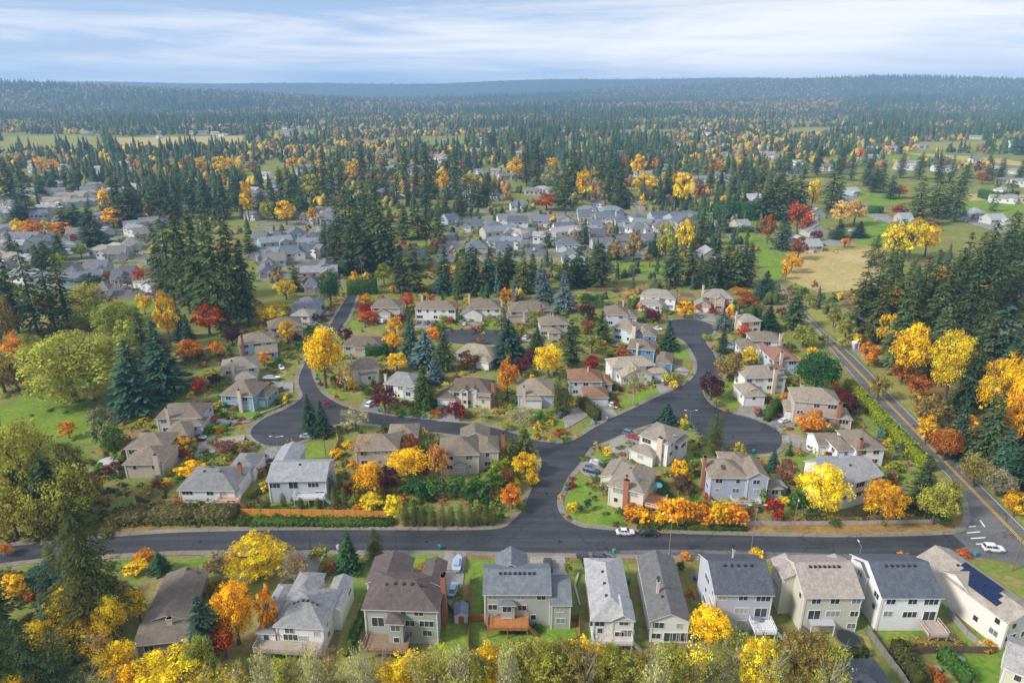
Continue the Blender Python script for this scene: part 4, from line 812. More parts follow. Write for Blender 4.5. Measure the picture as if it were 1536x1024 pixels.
h = H(672, 586, 737, 590, 5.6, 11, 'hip', 'x', .55, CRM, BRN, 'brown-roofed house with twin dormers', 'brown-roofed house with twin white dormers and a brick chimney'); g = h.wing(655, 596, 683, 600, 3.5, 10, 'hip', 'y', .5); h.wing(690, 586, 702, 587, 6.4, 5, 'gable', 'y', .6); h.wing(704, 585, 716, 586, 6.4, 5, 'gable', 'y', .6); h.wing(713, 598, 737, 598, 3.8, 5, 'hip'); h.finish(chimney=[(h.w/2+.2, -h.d/2+2, 1, 1.2, 9, 'brick')], garage=[(g, 'f', 4.9, 0)]); TWIND = h
h = H(574, 575, 624, 581, 4.8, 11, 'hip', 'x', .5, WHT, (.28, .275, .27), 'white house behind the burgundy tree', 'white house with grey hip roof behind the burgundy tree'); h.wing(602, 586, 622, 588, 3.4, 5, 'hip'); h.finish(chimney=[(-h.w/2, -3, .8, .8, 7.5, 'stucco')])
h = H(528, 557, 570, 552, 5.8, 11, 'hip', 'x', .5, (.7, .66, .6), TAN2, 'pale house behind the gold street tree', 'pale cream house with tan hip roof behind the gold street tree'); h.wing(540, 563, 568, 562, 4, 6, 'hip'); h.finish(chimney=[(-h.w/2+.5, 0, .6, .6, 10, 'stucco')])
h = H(512, 519, 573, 520, 3.6, 11, 'hip', 'x', .45, (.5, .44, .37), BRN, 'low brown house behind the clipped hedge', 'low brown hip-roofed bungalow behind the clipped dark hedge'); h.wing(530, 522, 548, 522, 3.5, 4, 'hip'); h.finish()
h = H(555, 461, 600, 462, 5.6, 11, 'hip', 'x', .55, PNK, TAN, 'tan house beside the red and orange trees', 'tan-roofed house beside the red, gold and orange street trees'); g = h.wing(560, 470, 586, 470, 3.3, 7, 'gable', 'y', .5); h.finish(garage=[(g, 'f', 4.9, 0)])
h = H(621, 463, 684, 464, 5.6, 10, 'hip', 'x', .55, WHT, TAN, 'white house over the central street', 'white-fronted house with tan hip roof and a white chimney'); g = h.wing(624, 469, 652, 469, 3.4, 6, 'gable', 'y', .5); h.finish(garage=[(g, 'f', 4.9, 0)], chimney=[(-h.w/2+2.6, 2, .9, .9, 10.4, 'stucco'), (h.w/2-.2, -1, .9, .9, 8, 'brick')])
h = H(701, 463, 752, 463, 5.8, 11, 'hip', 'x', .6, (.7, .68, .62), TAN, 'tan house with the white garage gable', 'tan-roofed house with a broad white garage gable'); g = h.wing(689, 472, 724, 472, 3.4, 8, 'gable', 'y', .55); h.finish(garage=[(g, 'f', 4.9, 0)], chimney=[(-h.w/2+.4, 2, .9, .9, 10.8, 'stucco'), (h.w/2, -1, .8, .8, 9, 'stucco')])
h = H(764, 467, 828, 465, 5.4, 12, 'hip', 'x', .5, PNK, TAN, 'tan house beside the pale blue spruce', 'wide tan-roofed house beside the tall pale blue spruce'); h.wing(760, 473, 786, 473, 3.4, 8, 'hip', 'y'); h.wing(785, 470, 800, 470, 5, 4, 'gable', 'y', .6); h.finish(chimney=[(-h.w/2+3, 3.5, .8, .8, 10, 'brick'), (h.w/2-5, -h.d/2+.2, .8, .8, 8, 'brick')])
h = H(809, 487, 853, 486, 5.4, 10, 'hip', 'x', .5, (.55, .5, .42), TAN2, 'tan house behind the pointed green spruce', 'tan hip-roofed house just behind the pointed green spruce'); h.wing(822, 499, 842, 499, 3.4, 6, 'hip'); h.finish(chimney=[(0, -1, .4, .4, 9.2, 'stucco')])
h = H(682, 528, 737, 537, 3.8, 11, 'hip', 'x', .5, (.62, .58, .5), (.35, .31, .22), 'low house with mossy tan roof', 'low house with mossy tan roof below the central street'); g = h.wing(711, 543, 735, 543, 3.3, 7, 'hip', 'y'); h.finish(garage=[(g, 'f', 4.9, 0)])
# houses up the left-hand street
h = H(182, 697, 244, 696, 4.4, 11, 'hip', 'x', .5, (.55, .45, .38), TAN, 'sprawling tan house with the white tarp', 'sprawling tan-roofed house with a white-covered round deck'); h.wing(180, 678, 252, 668, 5.2, 10, 'hip', 'x', .5); g = h.wing(243, 652, 281, 652, 3.4, 9, 'hip', 'x', .5); h.finish(chimney=[(4, -h.d/2-.1, 1.2, .8, 7.4, 'stucco')]); SPRAWL = h
h = H(231, 628, 303, 626, 5, 11, 'hip', 'x', .5, (.55, .56, .6), TAN, 'grey-walled tan-roofed house', 'grey-walled house with a broad tan hip roof beside two parked cars'); h.wing(258, 637, 302, 640, 3.6, 6, 'hip'); h.finish(chimney=[(-3, -h.d/2+.2, .8, .7, 8.4, 'stucco')]); GWALL = h
h = H(328, 592, 379, 595, 5.8, 12, 'hip', 'x', .55, (.26, .4, .5), TAN, 'steel-blue house on the left bend', 'steel-blue house with tall tan hip roof on the bend of the street'); g = h.wing(366, 598, 404, 594, 3.6, 9, 'hip', 'x', .5); h.finish(chimney=[(1.4, -h.d/2-.1, 1.2, .9, 8, 'stucco')], garage=[(g, 'f', 4.9, 0)]); STEEL = h
h = H(329, 556, 387, 550, 5.4, 11, 'hip', 'x', .5, (.58, .52, .46), (.29, .255, .21), 'taupe house above the steel-blue house', 'taupe-roofed house just above the steel-blue house'); h.wing(352, 569, 385, 567, 3.4, 7, 'hip'); h.finish(chimney=[(-2, -h.d/2+.2, .9, .8, 8.6, 'stucco')])
h = H(356, 517, 414, 511, 5, 11, 'hip', 'x', .5, (.36, .48, .58), TAN2, 'tan-roofed house with powder-blue walls', 'powder-blue house with tan hip roof and small grey-roofed garage'); g = h.wing(382, 532, 417, 526, 3.3, 8, 'gable', 'x', .45); h.finish(chimney=[(-h.w/2+2, -h.d/2+.2, .9, .8, 8.4, 'brick'), (h.w/2-1, -2, .7, .7, 8, 'stucco')])
h = H(402, 493, 454, 487, 5.2, 11, 'hip', 'x', .5, (.6, .5, .42), TAN, 'tan house with the gold tree in front', 'tan-roofed house with a small gold tree in its front drive'); h.wing(430, 497, 455, 495, 3.4, 6, 'hip'); h.finish()
h = H(435, 473, 464, 474, 5, 9, 'hip', 'x', .5, (.6, .55, .5), (.3, .27, .23), 'small grey-tan house', 'small grey-tan-roofed house wedged below the blue-grey roof'); h.finish()
h = H(435, 459, 479, 459, 5, 12, 'hip', 'x', .5, (.6, .6, .6), (.2, .22, .25), 'blue-grey-roofed house on the left street', 'blue-grey hip-roofed house at the top of the left-hand street'); h.wing(458, 464, 480, 463, 3.4, 7, 'gable', 'x'); h.finish(skylights=[(-4, -2)])
# ---------------------------------------------------------------- the grey-roofed tracts further out: smaller parts
MID = """front|697,371,732,371|671,330,689,328|694,338,724,338|728,341,757,340|743,361,774,361|744,374,771,374|760,333,793,333|797,331,825,331|836,331,860,331|832,344,864,343|834,367,871,367|843,387,879,387|867,323,889,323|882,338,904,338|885,353,909,353|890,368,922,367|893,326,919,326|923,331,945,331|951,327,970,326|948,344,978,342|979,326,1003,325|981,340,1015,340|959,362,987,360|1005,327,1030,326|1016,334,1043,332|608,387,642,386
left|399,356,429,355|430,352,458,350|452,360,486,358|440,379,482,377|418,381,448,380|393,392,429,390|387,408,411,406|469,407,508,405|455,430,480,428|383,382,402,380|477,325,500,324|488,338,513,337|376,358,398,358
far left|91,409,117,408|112,403,140,402|126,404,158,403|158,381,189,379|180,367,211,365|163,419,181,418|180,414,208,411|218,402,243,400|140,437,164,435|60,362,84,360|28,362,50,361|52,380,80,378|2,396,24,394|96,352,118,351|200,352,222,350|8,372,28,371
east|1204,370,1236,369|1210,347,1246,346|1180,357,1201,356|1487,330,1513,329|1352,328,1372,328|1457,320,1481,320|1276,288,1292,287|1106,339,1128,338|1050,385,1086,384|1125,298,1146,297|1212,322,1240,321|1262,305,1284,304"""
MIDH = []
wm = [(.55, .55, .53), (.5, .47, .4), (.42, .45, .48), (.68, .68, .68), (.46, .4, .32), (.36, .42, .46)]
for row in MID.split('\n'):
    nm, *L_ = row.split('|')
    for k, q in enumerate(L_):
        xl, yl, xr, yr = map(float, q.split(','))
        rc = {'front': random.choice([(.13, .145, .175), (.16, .175, .2), (.18, .185, .2), (.12, .135, .16)]), 'left': random.choice([(.13, .145, .175), (.17, .18, .2), (.2, .19, .17)]), 'far left': random.choice([(.16, .165, .18), (.14, .15, .17), (.22, .2, .175)]), 'east': random.choice([(.4, .4, .4), (.3, .3, .31), (.33, .36, .36)])}[nm]
        wc = random.choice(wm)
        h = H(xl, yl, xr, yr, 4.4 if nm == 'front' else 3.9, 12.5, random.choice(['gable', 'hip', 'gable']), random.choice('xxy'), .62, wc, rc, '', '')
        y0 = -h.d/2-.2; w = h.w
        sx = random.choice((-1, 1)); b = h.add(min(sx*w*.08, sx*w*.46), y0-3, max(sx*w*.08, sx*w*.46), 0, random.choice((3.2, 4.2)), 'gable', 'y', .6, .35); h.finish(garage=[(b, 'f', 4.9, 0)] if w > 13 else None)
        MIDH.append((h, nm, k)); HOUSES.remove(h); h.root.name = 'tract_house'
# ---------------------------------------------------------------- far houses: one small mesh each
def far_mesh(roof, w, d, h):
    wa, ro, tr = MB(), MB(), MB(); Block(-w/2, -d/2, w/2, d/2, h, roof, 'x', .5, .4).geo(wa, ro, tr)
    Block(w*.05, -d/2-3, w*.42, 0, h-.4, 'gable', 'y', .5, .3).geo(wa, ro, tr)
    wa.cur = 1
    for i in range(4): x = -w/2+w*(i+.5)/4; y = -d/2-.04 if x < w*.05 or x > w*.42 else -d/2-3.04; wa.box(x-.8, y, h-2.2, x+.8, y+.1, h-1)
    return wa.mesh('walls', M['wall'], M['glass']), ro.mesh('roof', M['roof'])
FARP = [far_mesh('gable', 14, 9, 4.5), far_mesh('hip', 16, 10, 4.2), far_mesh('gable', 12, 9, 5.6), far_mesh('gable', 22, 11, 4.5)]
FARH = []
def far_house(px, py, label, group, big=False):
    P = gp(px, py); wmh, rmh = FARP[3] if big else random.choice(FARP)
    root = empty('distant_house', P, random.uniform(-.6, .6)); k = random.uniform(.9, 1.15); root.scale = (k, k, k)
    meshobj('wall', wmh, root, random.choice(wm+[(.75, .75, .75)]*3)); meshobj('roof', rmh, root, random.choice([(.27, .27, .28), (.22, .235, .26), (.36, .35, .34), (.3, .26, .22), (.17, .185, .21), (.2, .2, .21)]))
    tag(root, label, 'house', group); FARH.append((px, py)); return root
# ---------------------------------------------------------------- conifers: x, top, foot, width, colour[, prototype]
CONS = """466,590,656,30,spruce,spruce0|484,600,658,28,spruce,spruce1|785,640,690,34,firolive|836,560,622,15,firolive,col0|850,565,623,15,firolive,col0|1072,614,690,40,firolive,ragged0|1000,604,641,34,bluegreen|617,467,542,34,bluegreen|639,495,552,46,blue|665,491,562,36,fir|635,545,616,38,firlight,spruce0|652,540,577,30,blue|761,478,552,60,bluegreen|806,489,530,28,cedar,spruce1|762,515,553,26,cedar|856,476,554,40,fir|902,465,517,30,cedar|
686,395,450,18,cedar|745,395,446,12,blue|771,423,453,14,blue|815,402,457,32,blue|845,405,470,36,blue|1001,480,528,30,spruce|1082,461,498,26,blue|1083,488,531,19,spruce|1152,457,500,36,spruce|1189,440,496,36,fir|1147,405,452,38,bluegreen|1375,683,782,46,fir|1318,635,658,13,blue|1350,661,680,14,blue|1158,672,709,21,bluegreen|1184,660,685,12,spruce|1198,663,686,12,olivebrown|
222,457,565,48,fir|246,478,600,70,bluegreen|206,510,630,72,bluegreen|28,372,505,44,fir|58,355,510,54,fir|84,370,500,44,fir|104,378,495,40,fir|262,300,462,48,fir|285,292,475,44,fir|306,315,488,50,fir|332,320,498,64,fir|356,330,496,54,fir|374,360,490,44,fir|246,335,450,40,fir|320,296,450,44,fir|272,456,513,32,bluegreen|288,470,540,30,bluegreen|
150,742,975,125,firolive,ragged0|62,925,1085,84,fir,ragged0|104,935,1070,60,fir,ragged0|-12,850,1010,70,fir,ragged0|78,813,847,14,firolive,col0|242,828,864,30,spruce|20,925,1100,100,fir,ragged0|76,876,950,28,bluegreen|312,889,1005,60,bluegreen,fir2|525,795,864,38,spruce,spruce0|563,792,848,36,firolive,ragged0|84,680,802,64,fir|40,700,800,46,fir|5,850,960,50,fir|-5,940,1060,70,firolive,ragged0|
524,262,392,32,fir|535,285,396,34,fir|550,270,385,32,fir|566,262,380,30,fir|505,330,405,28,fir|548,345,412,34,fir|580,340,410,30,fir|540,300,402,32,fir|558,305,404,30,fir|574,300,408,38,fir|590,312,408,34,fir|510,300,392,24,fir|530,330,410,34,fir|490,329,383,24,fir|500,328,386,20,fir|520,379,413,23,cedar|444,395,439,23,fir|375,345,390,24,fir|658,312,362,27,firlight|628,305,361,30,fir|606,304,361,28,fir|640,308,360,22,fir|668,368,442,38,bluegreen|622,363,440,42,firolive|600,372,440,28,fir|642,355,404,12,fir|709,369,438,36,fir|734,369,436,28,bluegreen|691,388,440,18,firlight,col0|750,376,436,24,fir|
763,366,432,34,fir|785,373,442,34,firolive,spruce0|799,377,428,20,fir|812,388,442,28,blue|866,369,432,36,spruce|848,382,436,26,fir|899,363,434,36,fir|915,365,390,14,spruce|923,362,390,17,spruce|877,327,368,23,fir|822,340,373,19,fir|1008,368,430,32,fir|1036,360,430,32,firolive|1069,364,434,36,fir|1088,362,432,28,fir|1105,367,434,36,fir|1120,361,432,32,fir|1056,396,434,26,cedar|1077,402,434,22,cedar|1051,315,370,28,fir|981,350,386,20,spruce|
1165,245,332,42,fir|1182,260,330,36,fir|1197,250,326,34,fir|1150,275,333,36,fir|1173,303,376,26,bluegreen|1245,236,316,34,fir|1257,262,318,24,fir|1431,245,335,26,fir|1375,262,328,38,firolive,fir2|1400,258,330,38,fir,fir2|1418,270,325,26,fir,fir2|1285,385,505,48,fir|1305,378,496,44,fir|1324,385,512,50,firolive|1347,402,515,50,firlight|1372,380,500,44,fir|1388,372,492,42,fir|1408,385,500,44,fir|1424,372,490,48,fir|1450,372,490,44,fir|1474,362,490,44,fir|1496,350,470,44,fir|1515,360,480,44,fir|1536,340,470,46,fir|1478,452,612,78,bluegreen,fir0|1516,430,575,56,fir|1536,470,610,60,fir|1472,330,446,38,fir|1500,315,430,38,fir|1526,308,420,40,fir|1440,345,440,36,fir|1456,345,450,30,firolive|
1340,440,565,50,fir|1402,452,580,50,fir|1462,470,610,54,firolive|1504,500,650,56,fir|1545,510,690,80,fir|1445,500,625,44,spruce|1310,430,520,40,firolive|1330,350,470,44,fir|1296,415,492,36,firolive|1432,600,690,44,bluegreen|1478,590,705,60,fir|1530,640,740,54,spruce|1500,640,720,44,bluegreen|1395,420,520,40,fir|1440,420,520,44,fir|1358,430,530,40,firolive|1465,420,530,40,fir|1310,350,400,26,fir|1288,331,358,22,bluegreen|1258,328,360,22,bluegreen|1335,262,300,22,fir|1310,250,290,24,fir|
140,300,352,26,fir|183,262,340,40,fir|197,270,342,36,fir|140,312,370,40,bluegreen|128,318,352,22,fir|100,302,352,36,fir|118,305,350,36,spruce|44,238,330,26,fir|20,240,310,30,fir|32,300,335,34,bluegreen|92,350,392,26,fir|60,365,410,22,fir|70,360,400,24,fir|22,345,395,20,fir|145,330,372,36,fir|62,268,300,22,fir|155,270,320,14,fir|104,246,290,24,fir|250,258,330,34,fir|232,270,330,26,fir|210,280,335,22,fir|268,252,320,24,fir|290,258,322,28,fir|312,262,330,24,fir|338,260,330,30,fir|356,262,318,22,fir|376,272,320,20,fir|394,286,322,24,fir|412,268,330,24,fir|424,250,318,22,fir|440,262,325,28,fir|455,276,330,22,fir|488,216,298,18,fir|476,230,305,20,fir|500,240,310,22,fir|460,240,300,18,fir|512,215,290,18,fir|545,212,280,18,fir|562,230,300,22,fir|580,214,300,22,fir|596,240,312,20,fir|610,212,298,18,fir|626,216,292,20,fir|640,212,300,22,fir|652,225,300,22,fir|672,212,290,24,fir|684,214,300,22,fir|700,252,312,26,firlight|716,268,312,22,fir|730,262,310,18,fir|668,290,330,24,fir|690,285,325,26,fir|640,270,320,22,fir|735,250,300,14,fir|742,254,302,12,fir|790,214,280,22,fir|805,206,274,20,fir|816,212,270,18,fir|846,250,318,28,firlight|858,222,300,30,fir|838,258,312,18,fir|868,230,290,20,fir|900,218,290,20,fir|915,225,300,22,fir|930,235,305,24,fir|945,214,262,16,fir|962,210,255,14,fir|975,215,258,16,fir|928,272,314,16,cedar|940,282,314,20,fir|1000,242,302,26,firlight|990,270,310,16,fir|1012,286,312,16,fir|1032,290,316,20,bluegreen|1065,240,292,16,fir|1080,238,290,18,fir|1096,250,300,16,fir|1112,225,280,18,fir|1126,250,300,24,fir|1140,230,290,20,fir|1180,205,262,16,fir|1206,215,268,20,fir|1225,218,264,18,fir|1260,220,262,16,fir|1276,232,272,16,fir|1300,236,280,20,fir|1320,240,290,20,fir|1350,228,268,16,fir|1378,228,270,18,fir|1406,232,275,18,fir|1424,230,275,16,fir|1450,230,268,14,fir|1482,236,272,20,fir|1500,236,270,18,fir|1528,240,275,18,fir|1400,300,338,22,fir|1490,285,318,12,fir|1508,345,378,20,bluegreen"""
for q in CONS.replace('\n', '').split('|'):
    a = q.split(','); conifer(*map(float, a[:4]), a[4], a[5] if len(a) > 5 else None)
for k, x in enumerate((609, 622, 635, 649, 664, 677, 691, 705, 717, 729, 739)):
    conifer(x, 755+(k % 3), 791-(k > 7)*1.5, 12, 'firolive', 'col0', group='clipped columnar row by the lower street')
for (x, t, b) in ((502, 730, 763), (517, 728, 761), (499, 705, 745), (511, 700, 740), (426, 738, 762), (402, 742, 764), (452, 745, 764), (478, 746, 764)): conifer(x, t, b, 9, 'firolive', 'col0')
# ---------------------------------------------------------------- broad-leaved trees: x, top, bottom, width, colour[, prototype]
DEC = """484,487,578,60,gold,round0|592,474,503,28,gold|590,497,526,30,gold|595,528,556,36,gold|548,440,458,26,goldorange|548,455,470,28,red|552,465,484,34,redorange|823,515,565,46,yellow,round1|576,578,614,44,burgundy|683,602,629,34,crimson|530,608,647,50,paleolive,sparse1|518,490,516,26,plum|1068,560,600,42,plum|1095,528,572,46,olivebrown|1028,451,477,32,goldorange|979,462,484,30,burgundy|1236,690,777,78,yellow,big0|1327,716,785,72,goldorange,big1|1161,746,782,32,red|1218,615,652,46,orange|1019,688,717,30,gold|1020,712,742,28,brown|611,668,718,70,goldorange,round0|656,664,718,36,paleorange|543,650,694,50,paleorange,sparse0|554,690,740,50,goldorange|582,697,741,36,plum|557,738,768,38,yellow|590,742,782,32,yellow|789,676,713,44,gold|768,725,763,36,orange|798,706,730,22,gold|765,655,690,26,olive|
382,795,878,108,yellow,big1|350,866,964,70,goldorange,big0|400,880,960,34,orange|440,822,882,56,tan,sparse1|330,820,880,40,brown,sparse1|250,965,1075,132,yellow,big0|122,905,962,70,gold|60,926,984,50,gold|70,978,1020,44,oliveyellow|18,880,900,28,gold|52,880,906,32,rust|205,841,860,38,gold|216,823,842,32,orange|8,814,834,22,orange|40,1000,1070,60,oliveyellow,wispy0|130,985,1070,90,olive,wispy1|1065,906,970,68,gold,round0|880,955,1050,64,gold,round1|160,1000,1070,60,oliveyellow,wispy0|100,1010,1080,60,paleolive,wispy1|30,960,1040,60,yellow,wispy1|145,930,1000,56,gold,wispy0|90,930,990,50,yellow,wispy1|300,985,1060,60,yellow,wispy0|
101,488,622,160,oliveyellow,big0|173,448,524,80,olive,big0|127,424,477,56,oliveyellow,round1|22,530,594,46,olivebrown|248,434,516,36,gold,mid2|281,508,542,38,orange|32,618,800,112,oliveyellow,big1|15,720,820,70,oliveyellow,round1|101,630,657,28,orange|153,608,680,46,greyolive|110,660,780,50,olive,mid2|10,640,720,60,olive,round0|
311,455,500,48,redorange|342,453,488,42,olive|347,490,516,32,plum|325,510,536,22,orange|290,507,538,28,orange|405,455,485,44,yellow|428,418,448,32,yellow|430,480,512,28,gold|395,527,549,24,orange|299,567,590,24,red|323,559,580,22,plum|516,540,585,34,paleyellow,sparse1|271,653,679,30,goldorange|338,658,684,36,pinkbrown|362,662,680,24,olivebrown|285,690,716,46,gold|
1368,482,574,58,gold,round0|1430,488,600,70,yellow,big0|1506,525,645,76,gold,big1|1305,514,548,32,orange|1303,477,499,26,gold|1285,499,519,18,yellow|1455,394,422,28,gold|1496,432,452,30,orange|1519,409,432,28,gold|1412,478,545,38,greyolive,sparse0|1340,470,500,26,olivebrown|1270,478,510,30,olive|1252,460,490,22,olive|1320,560,600,34,olivebrown|1528,560,680,50,goldorange|1450,620,660,36,goldorange|1390,590,640,46,olivebrown|1420,640,690,50,rust|1380,560,600,36,rust|1465,680,730,50,olivebrown|1500,700,745,50,greyolive|1355,540,575,34,rust|1525,735,775,40,goldorange|
1343,336,385,40,yellow|1368,328,388,48,yellow|1392,338,382,38,gold|1262,302,338,36,paleyellow|1284,299,335,34,paleyellow|1198,303,348,44,redorange|1153,322,363,28,rust|1220,268,316,18,gold|1188,380,408,32,goldorange|1199,355,388,28,russet|1268,357,371,16,orange|1350,308,323,26,red|1225,345,360,18,burgundy|1395,325,345,22,olivebrown|774,235,270,26,gold|827,237,254,22,gold|739,232,248,18,gold|874,253,300,22,gold|892,250,269,12,gold|939,232,254,18,orange|958,232,266,26,gold|966,258,292,36,yellow|963,290,314,9,gold|982,236,258,15,orange|1012,260,279,16,gold|1023,260,309,30,gold|820,290,314,36,redorange|894,271,309,22,tan|535,239,273,26,gold|666,254,292,18,gold|602,269,297,10,gold|622,264,288,12,gold|639,243,260,10,gold|508,363,391,15,gold|506,291,305,13,gold|656,359,372,19,redorange|605,360,369,13,red|428,301,335,34,gold|470,310,337,20,gold|370,272,327,22,gold|466,262,302,36,oliveyellow|28,329,352,26,yellow|48,329,356,28,orange|66,330,354,20,gold|90,333,352,38,orange|157,282,322,20,gold|168,313,340,38,goldorange|222,307,327,18,gold|120,365,387,24,lime|88,380,400,28,lime|113,350,365,14,red|212,400,430,26,redorange|999,333,391,34,oliveyellow|1029,329,380,28,yellow|710,262,290,30,oliveyellow|822,250,284,24,paleolive|952,345,390,30,tan|975,380,400,20,olivebrown|925,360,392,24,tan|
701,527,553,34,russet|761,538,592,32,orange|782,536,564,24,burgundy|797,523,551,24,burgundy|888,532,555,26,red|881,455,482,28,plum|881,480,500,26,russet|759,430,460,20,orange|933,519,541,26,rust|915,523,536,24,lime|802,465,490,28,olive|782,487,506,24,oliveyellow|752,470,494,26,greyolive|945,433,454,28,paleyellow|888,502,530,36,olive|903,508,527,14,orange|780,605,638,54,paleolive,sparse1|727,607,632,28,paleolive,sparse1|952,545,604,36,olivebrown,sparse1|1116,486,506,24,redorange|1124,520,547,32,gold|1110,430,443,26,orange|1122,439,463,38,rust|1095,459,484,14,orange|1069,460,471,12,red|1172,460,477,16,burgundy|1206,486,520,38,olive|1219,520,538,22,gold|1266,583,603,26,crimson|1278,594,621,32,plum|1180,686,727,32,pinkbrown|1228,525,592,70,darkgreen,round0|600,645,672,30,greyolive|618,650,690,30,russet|640,668,690,34,green|770,545,570,20,rust|645,440,462,20,rust|610,440,462,30,redorange|590,428,440,16,orange|575,395,425,28,lime|530,405,436,20,gold|494,404,458,40,darkgreen,round1|1406,720,786,60,oliveyellow,round0|1428,718,776,32,olive|1412,762,788,32,green|1300,685,705,24,orange|800,560,575,14,yellow|760,700,735,24,russet|
68,843,884,74,bluegreen,round0|20,640,700,80,olive,round1|100,690,800,80,oliveyellow,round0|60,740,818,60,olive,round1|130,700,770,44,olivebrown|0,525,598,60,olivebrown,round1|-5,440,530,60,olivebrown|50,500,560,40,olive|150,500,550,36,oliveyellow|245,505,545,26,rust|255,540,580,26,olivebrown|215,440,470,24,gold|70,440,480,30,rust|120,440,465,24,brown|20,500,540,30,orange|170,640,690,40,midgreen|130,460,500,50,olive|200,520,560,40,olivebrown|190,480,530,44,oliveyellow|
30,1000,1080,70,gold,round0|95,880,940,50,gold|120,850,905,40,olive|165,890,960,50,yellow|175,960,1030,60,gold|205,880,930,34,gold|300,950,1030,50,olive|335,930,985,40,redorange|200,995,1060,50,goldorange|20,860,900,40,gold|345,985,1060,60,yellow,wispy1|420,985,1060,60,oliveyellow|290,850,880,30,brown|
1330,470,522,34,gold|1462,540,602,40,gold|1392,622,664,34,gold|1345,430,470,26,goldorange|1408,398,430,26,gold|1478,420,455,24,gold|1380,455,495,26,oliveyellow|1520,560,610,36,gold|1300,440,480,26,olive|1325,372,400,30,oliveyellow|1180,395,418,16,goldorange|425,255,285,30,olive|400,300,330,24,oliveyellow|330,235,262,26,gold|300,236,256,28,gold|345,236,256,22,gold|270,245,268,24,goldorange|240,250,270,26,gold|60,235,258,22,gold|80,238,258,16,gold|205,240,256,14,orange|438,236,256,18,goldorange|380,245,262,24,pinkbrown|690,240,262,18,tan|1075,240,262,20,goldorange|1100,236,258,20,gold|1145,245,262,16,gold|1040,210,228,20,gold|1170,210,230,18,tan|1050,270,290,18,pinkbrown|1048,280,300,20,russet|1135,275,290,14,orange|1470,240,262,16,russet|1475,258,275,22,rust|1520,270,290,18,olive|1495,266,285,16,olive|1350,278,296,26,orange|1290,222,240,16,orange|1190,305,320,14,pinkbrown|560,408,430,18,firolive|1180,340,362,18,olive|1240,340,352,12,olive"""
for q in DEC.replace('\n', '').split('|'):
    a = q.split(','); broadleaf(*map(float, a[:4]), a[4], a[5] if len(a) > 5 else None, clear=-1 if 'olive' in a[4] and float(a[0]) < 190 and float(a[3]) > 45 else None)
# bare-stemmed olive trees along the bottom edge of the photo
r0 = random.Random(4)
for i, x in enumerate(range(448, 1262, 31)):
    if 505 < x < 545: continue
    t = 962+r0.uniform(-10, 16)-(16 if x > 1090 else 0); w = r0.uniform(64, 104)
    broadleaf(x+r0.uniform(-8, 8), t, t+r0.uniform(95, 125), w, r0.choice(['olive', 'oliveyellow', 'oliveyellow', 'olivebrown', 'yellow', 'paleolive', 'gold', 'oliveyellow']), r0.choice(['wispy0', 'wispy1', 'big0', 'big1', 'sparse0']), clear=.05)
for x in (395, 470, 540, 690, 760, 985): broadleaf(x, 962, 1080, 50, 'paleolive', 'sparse1', clear=.2)
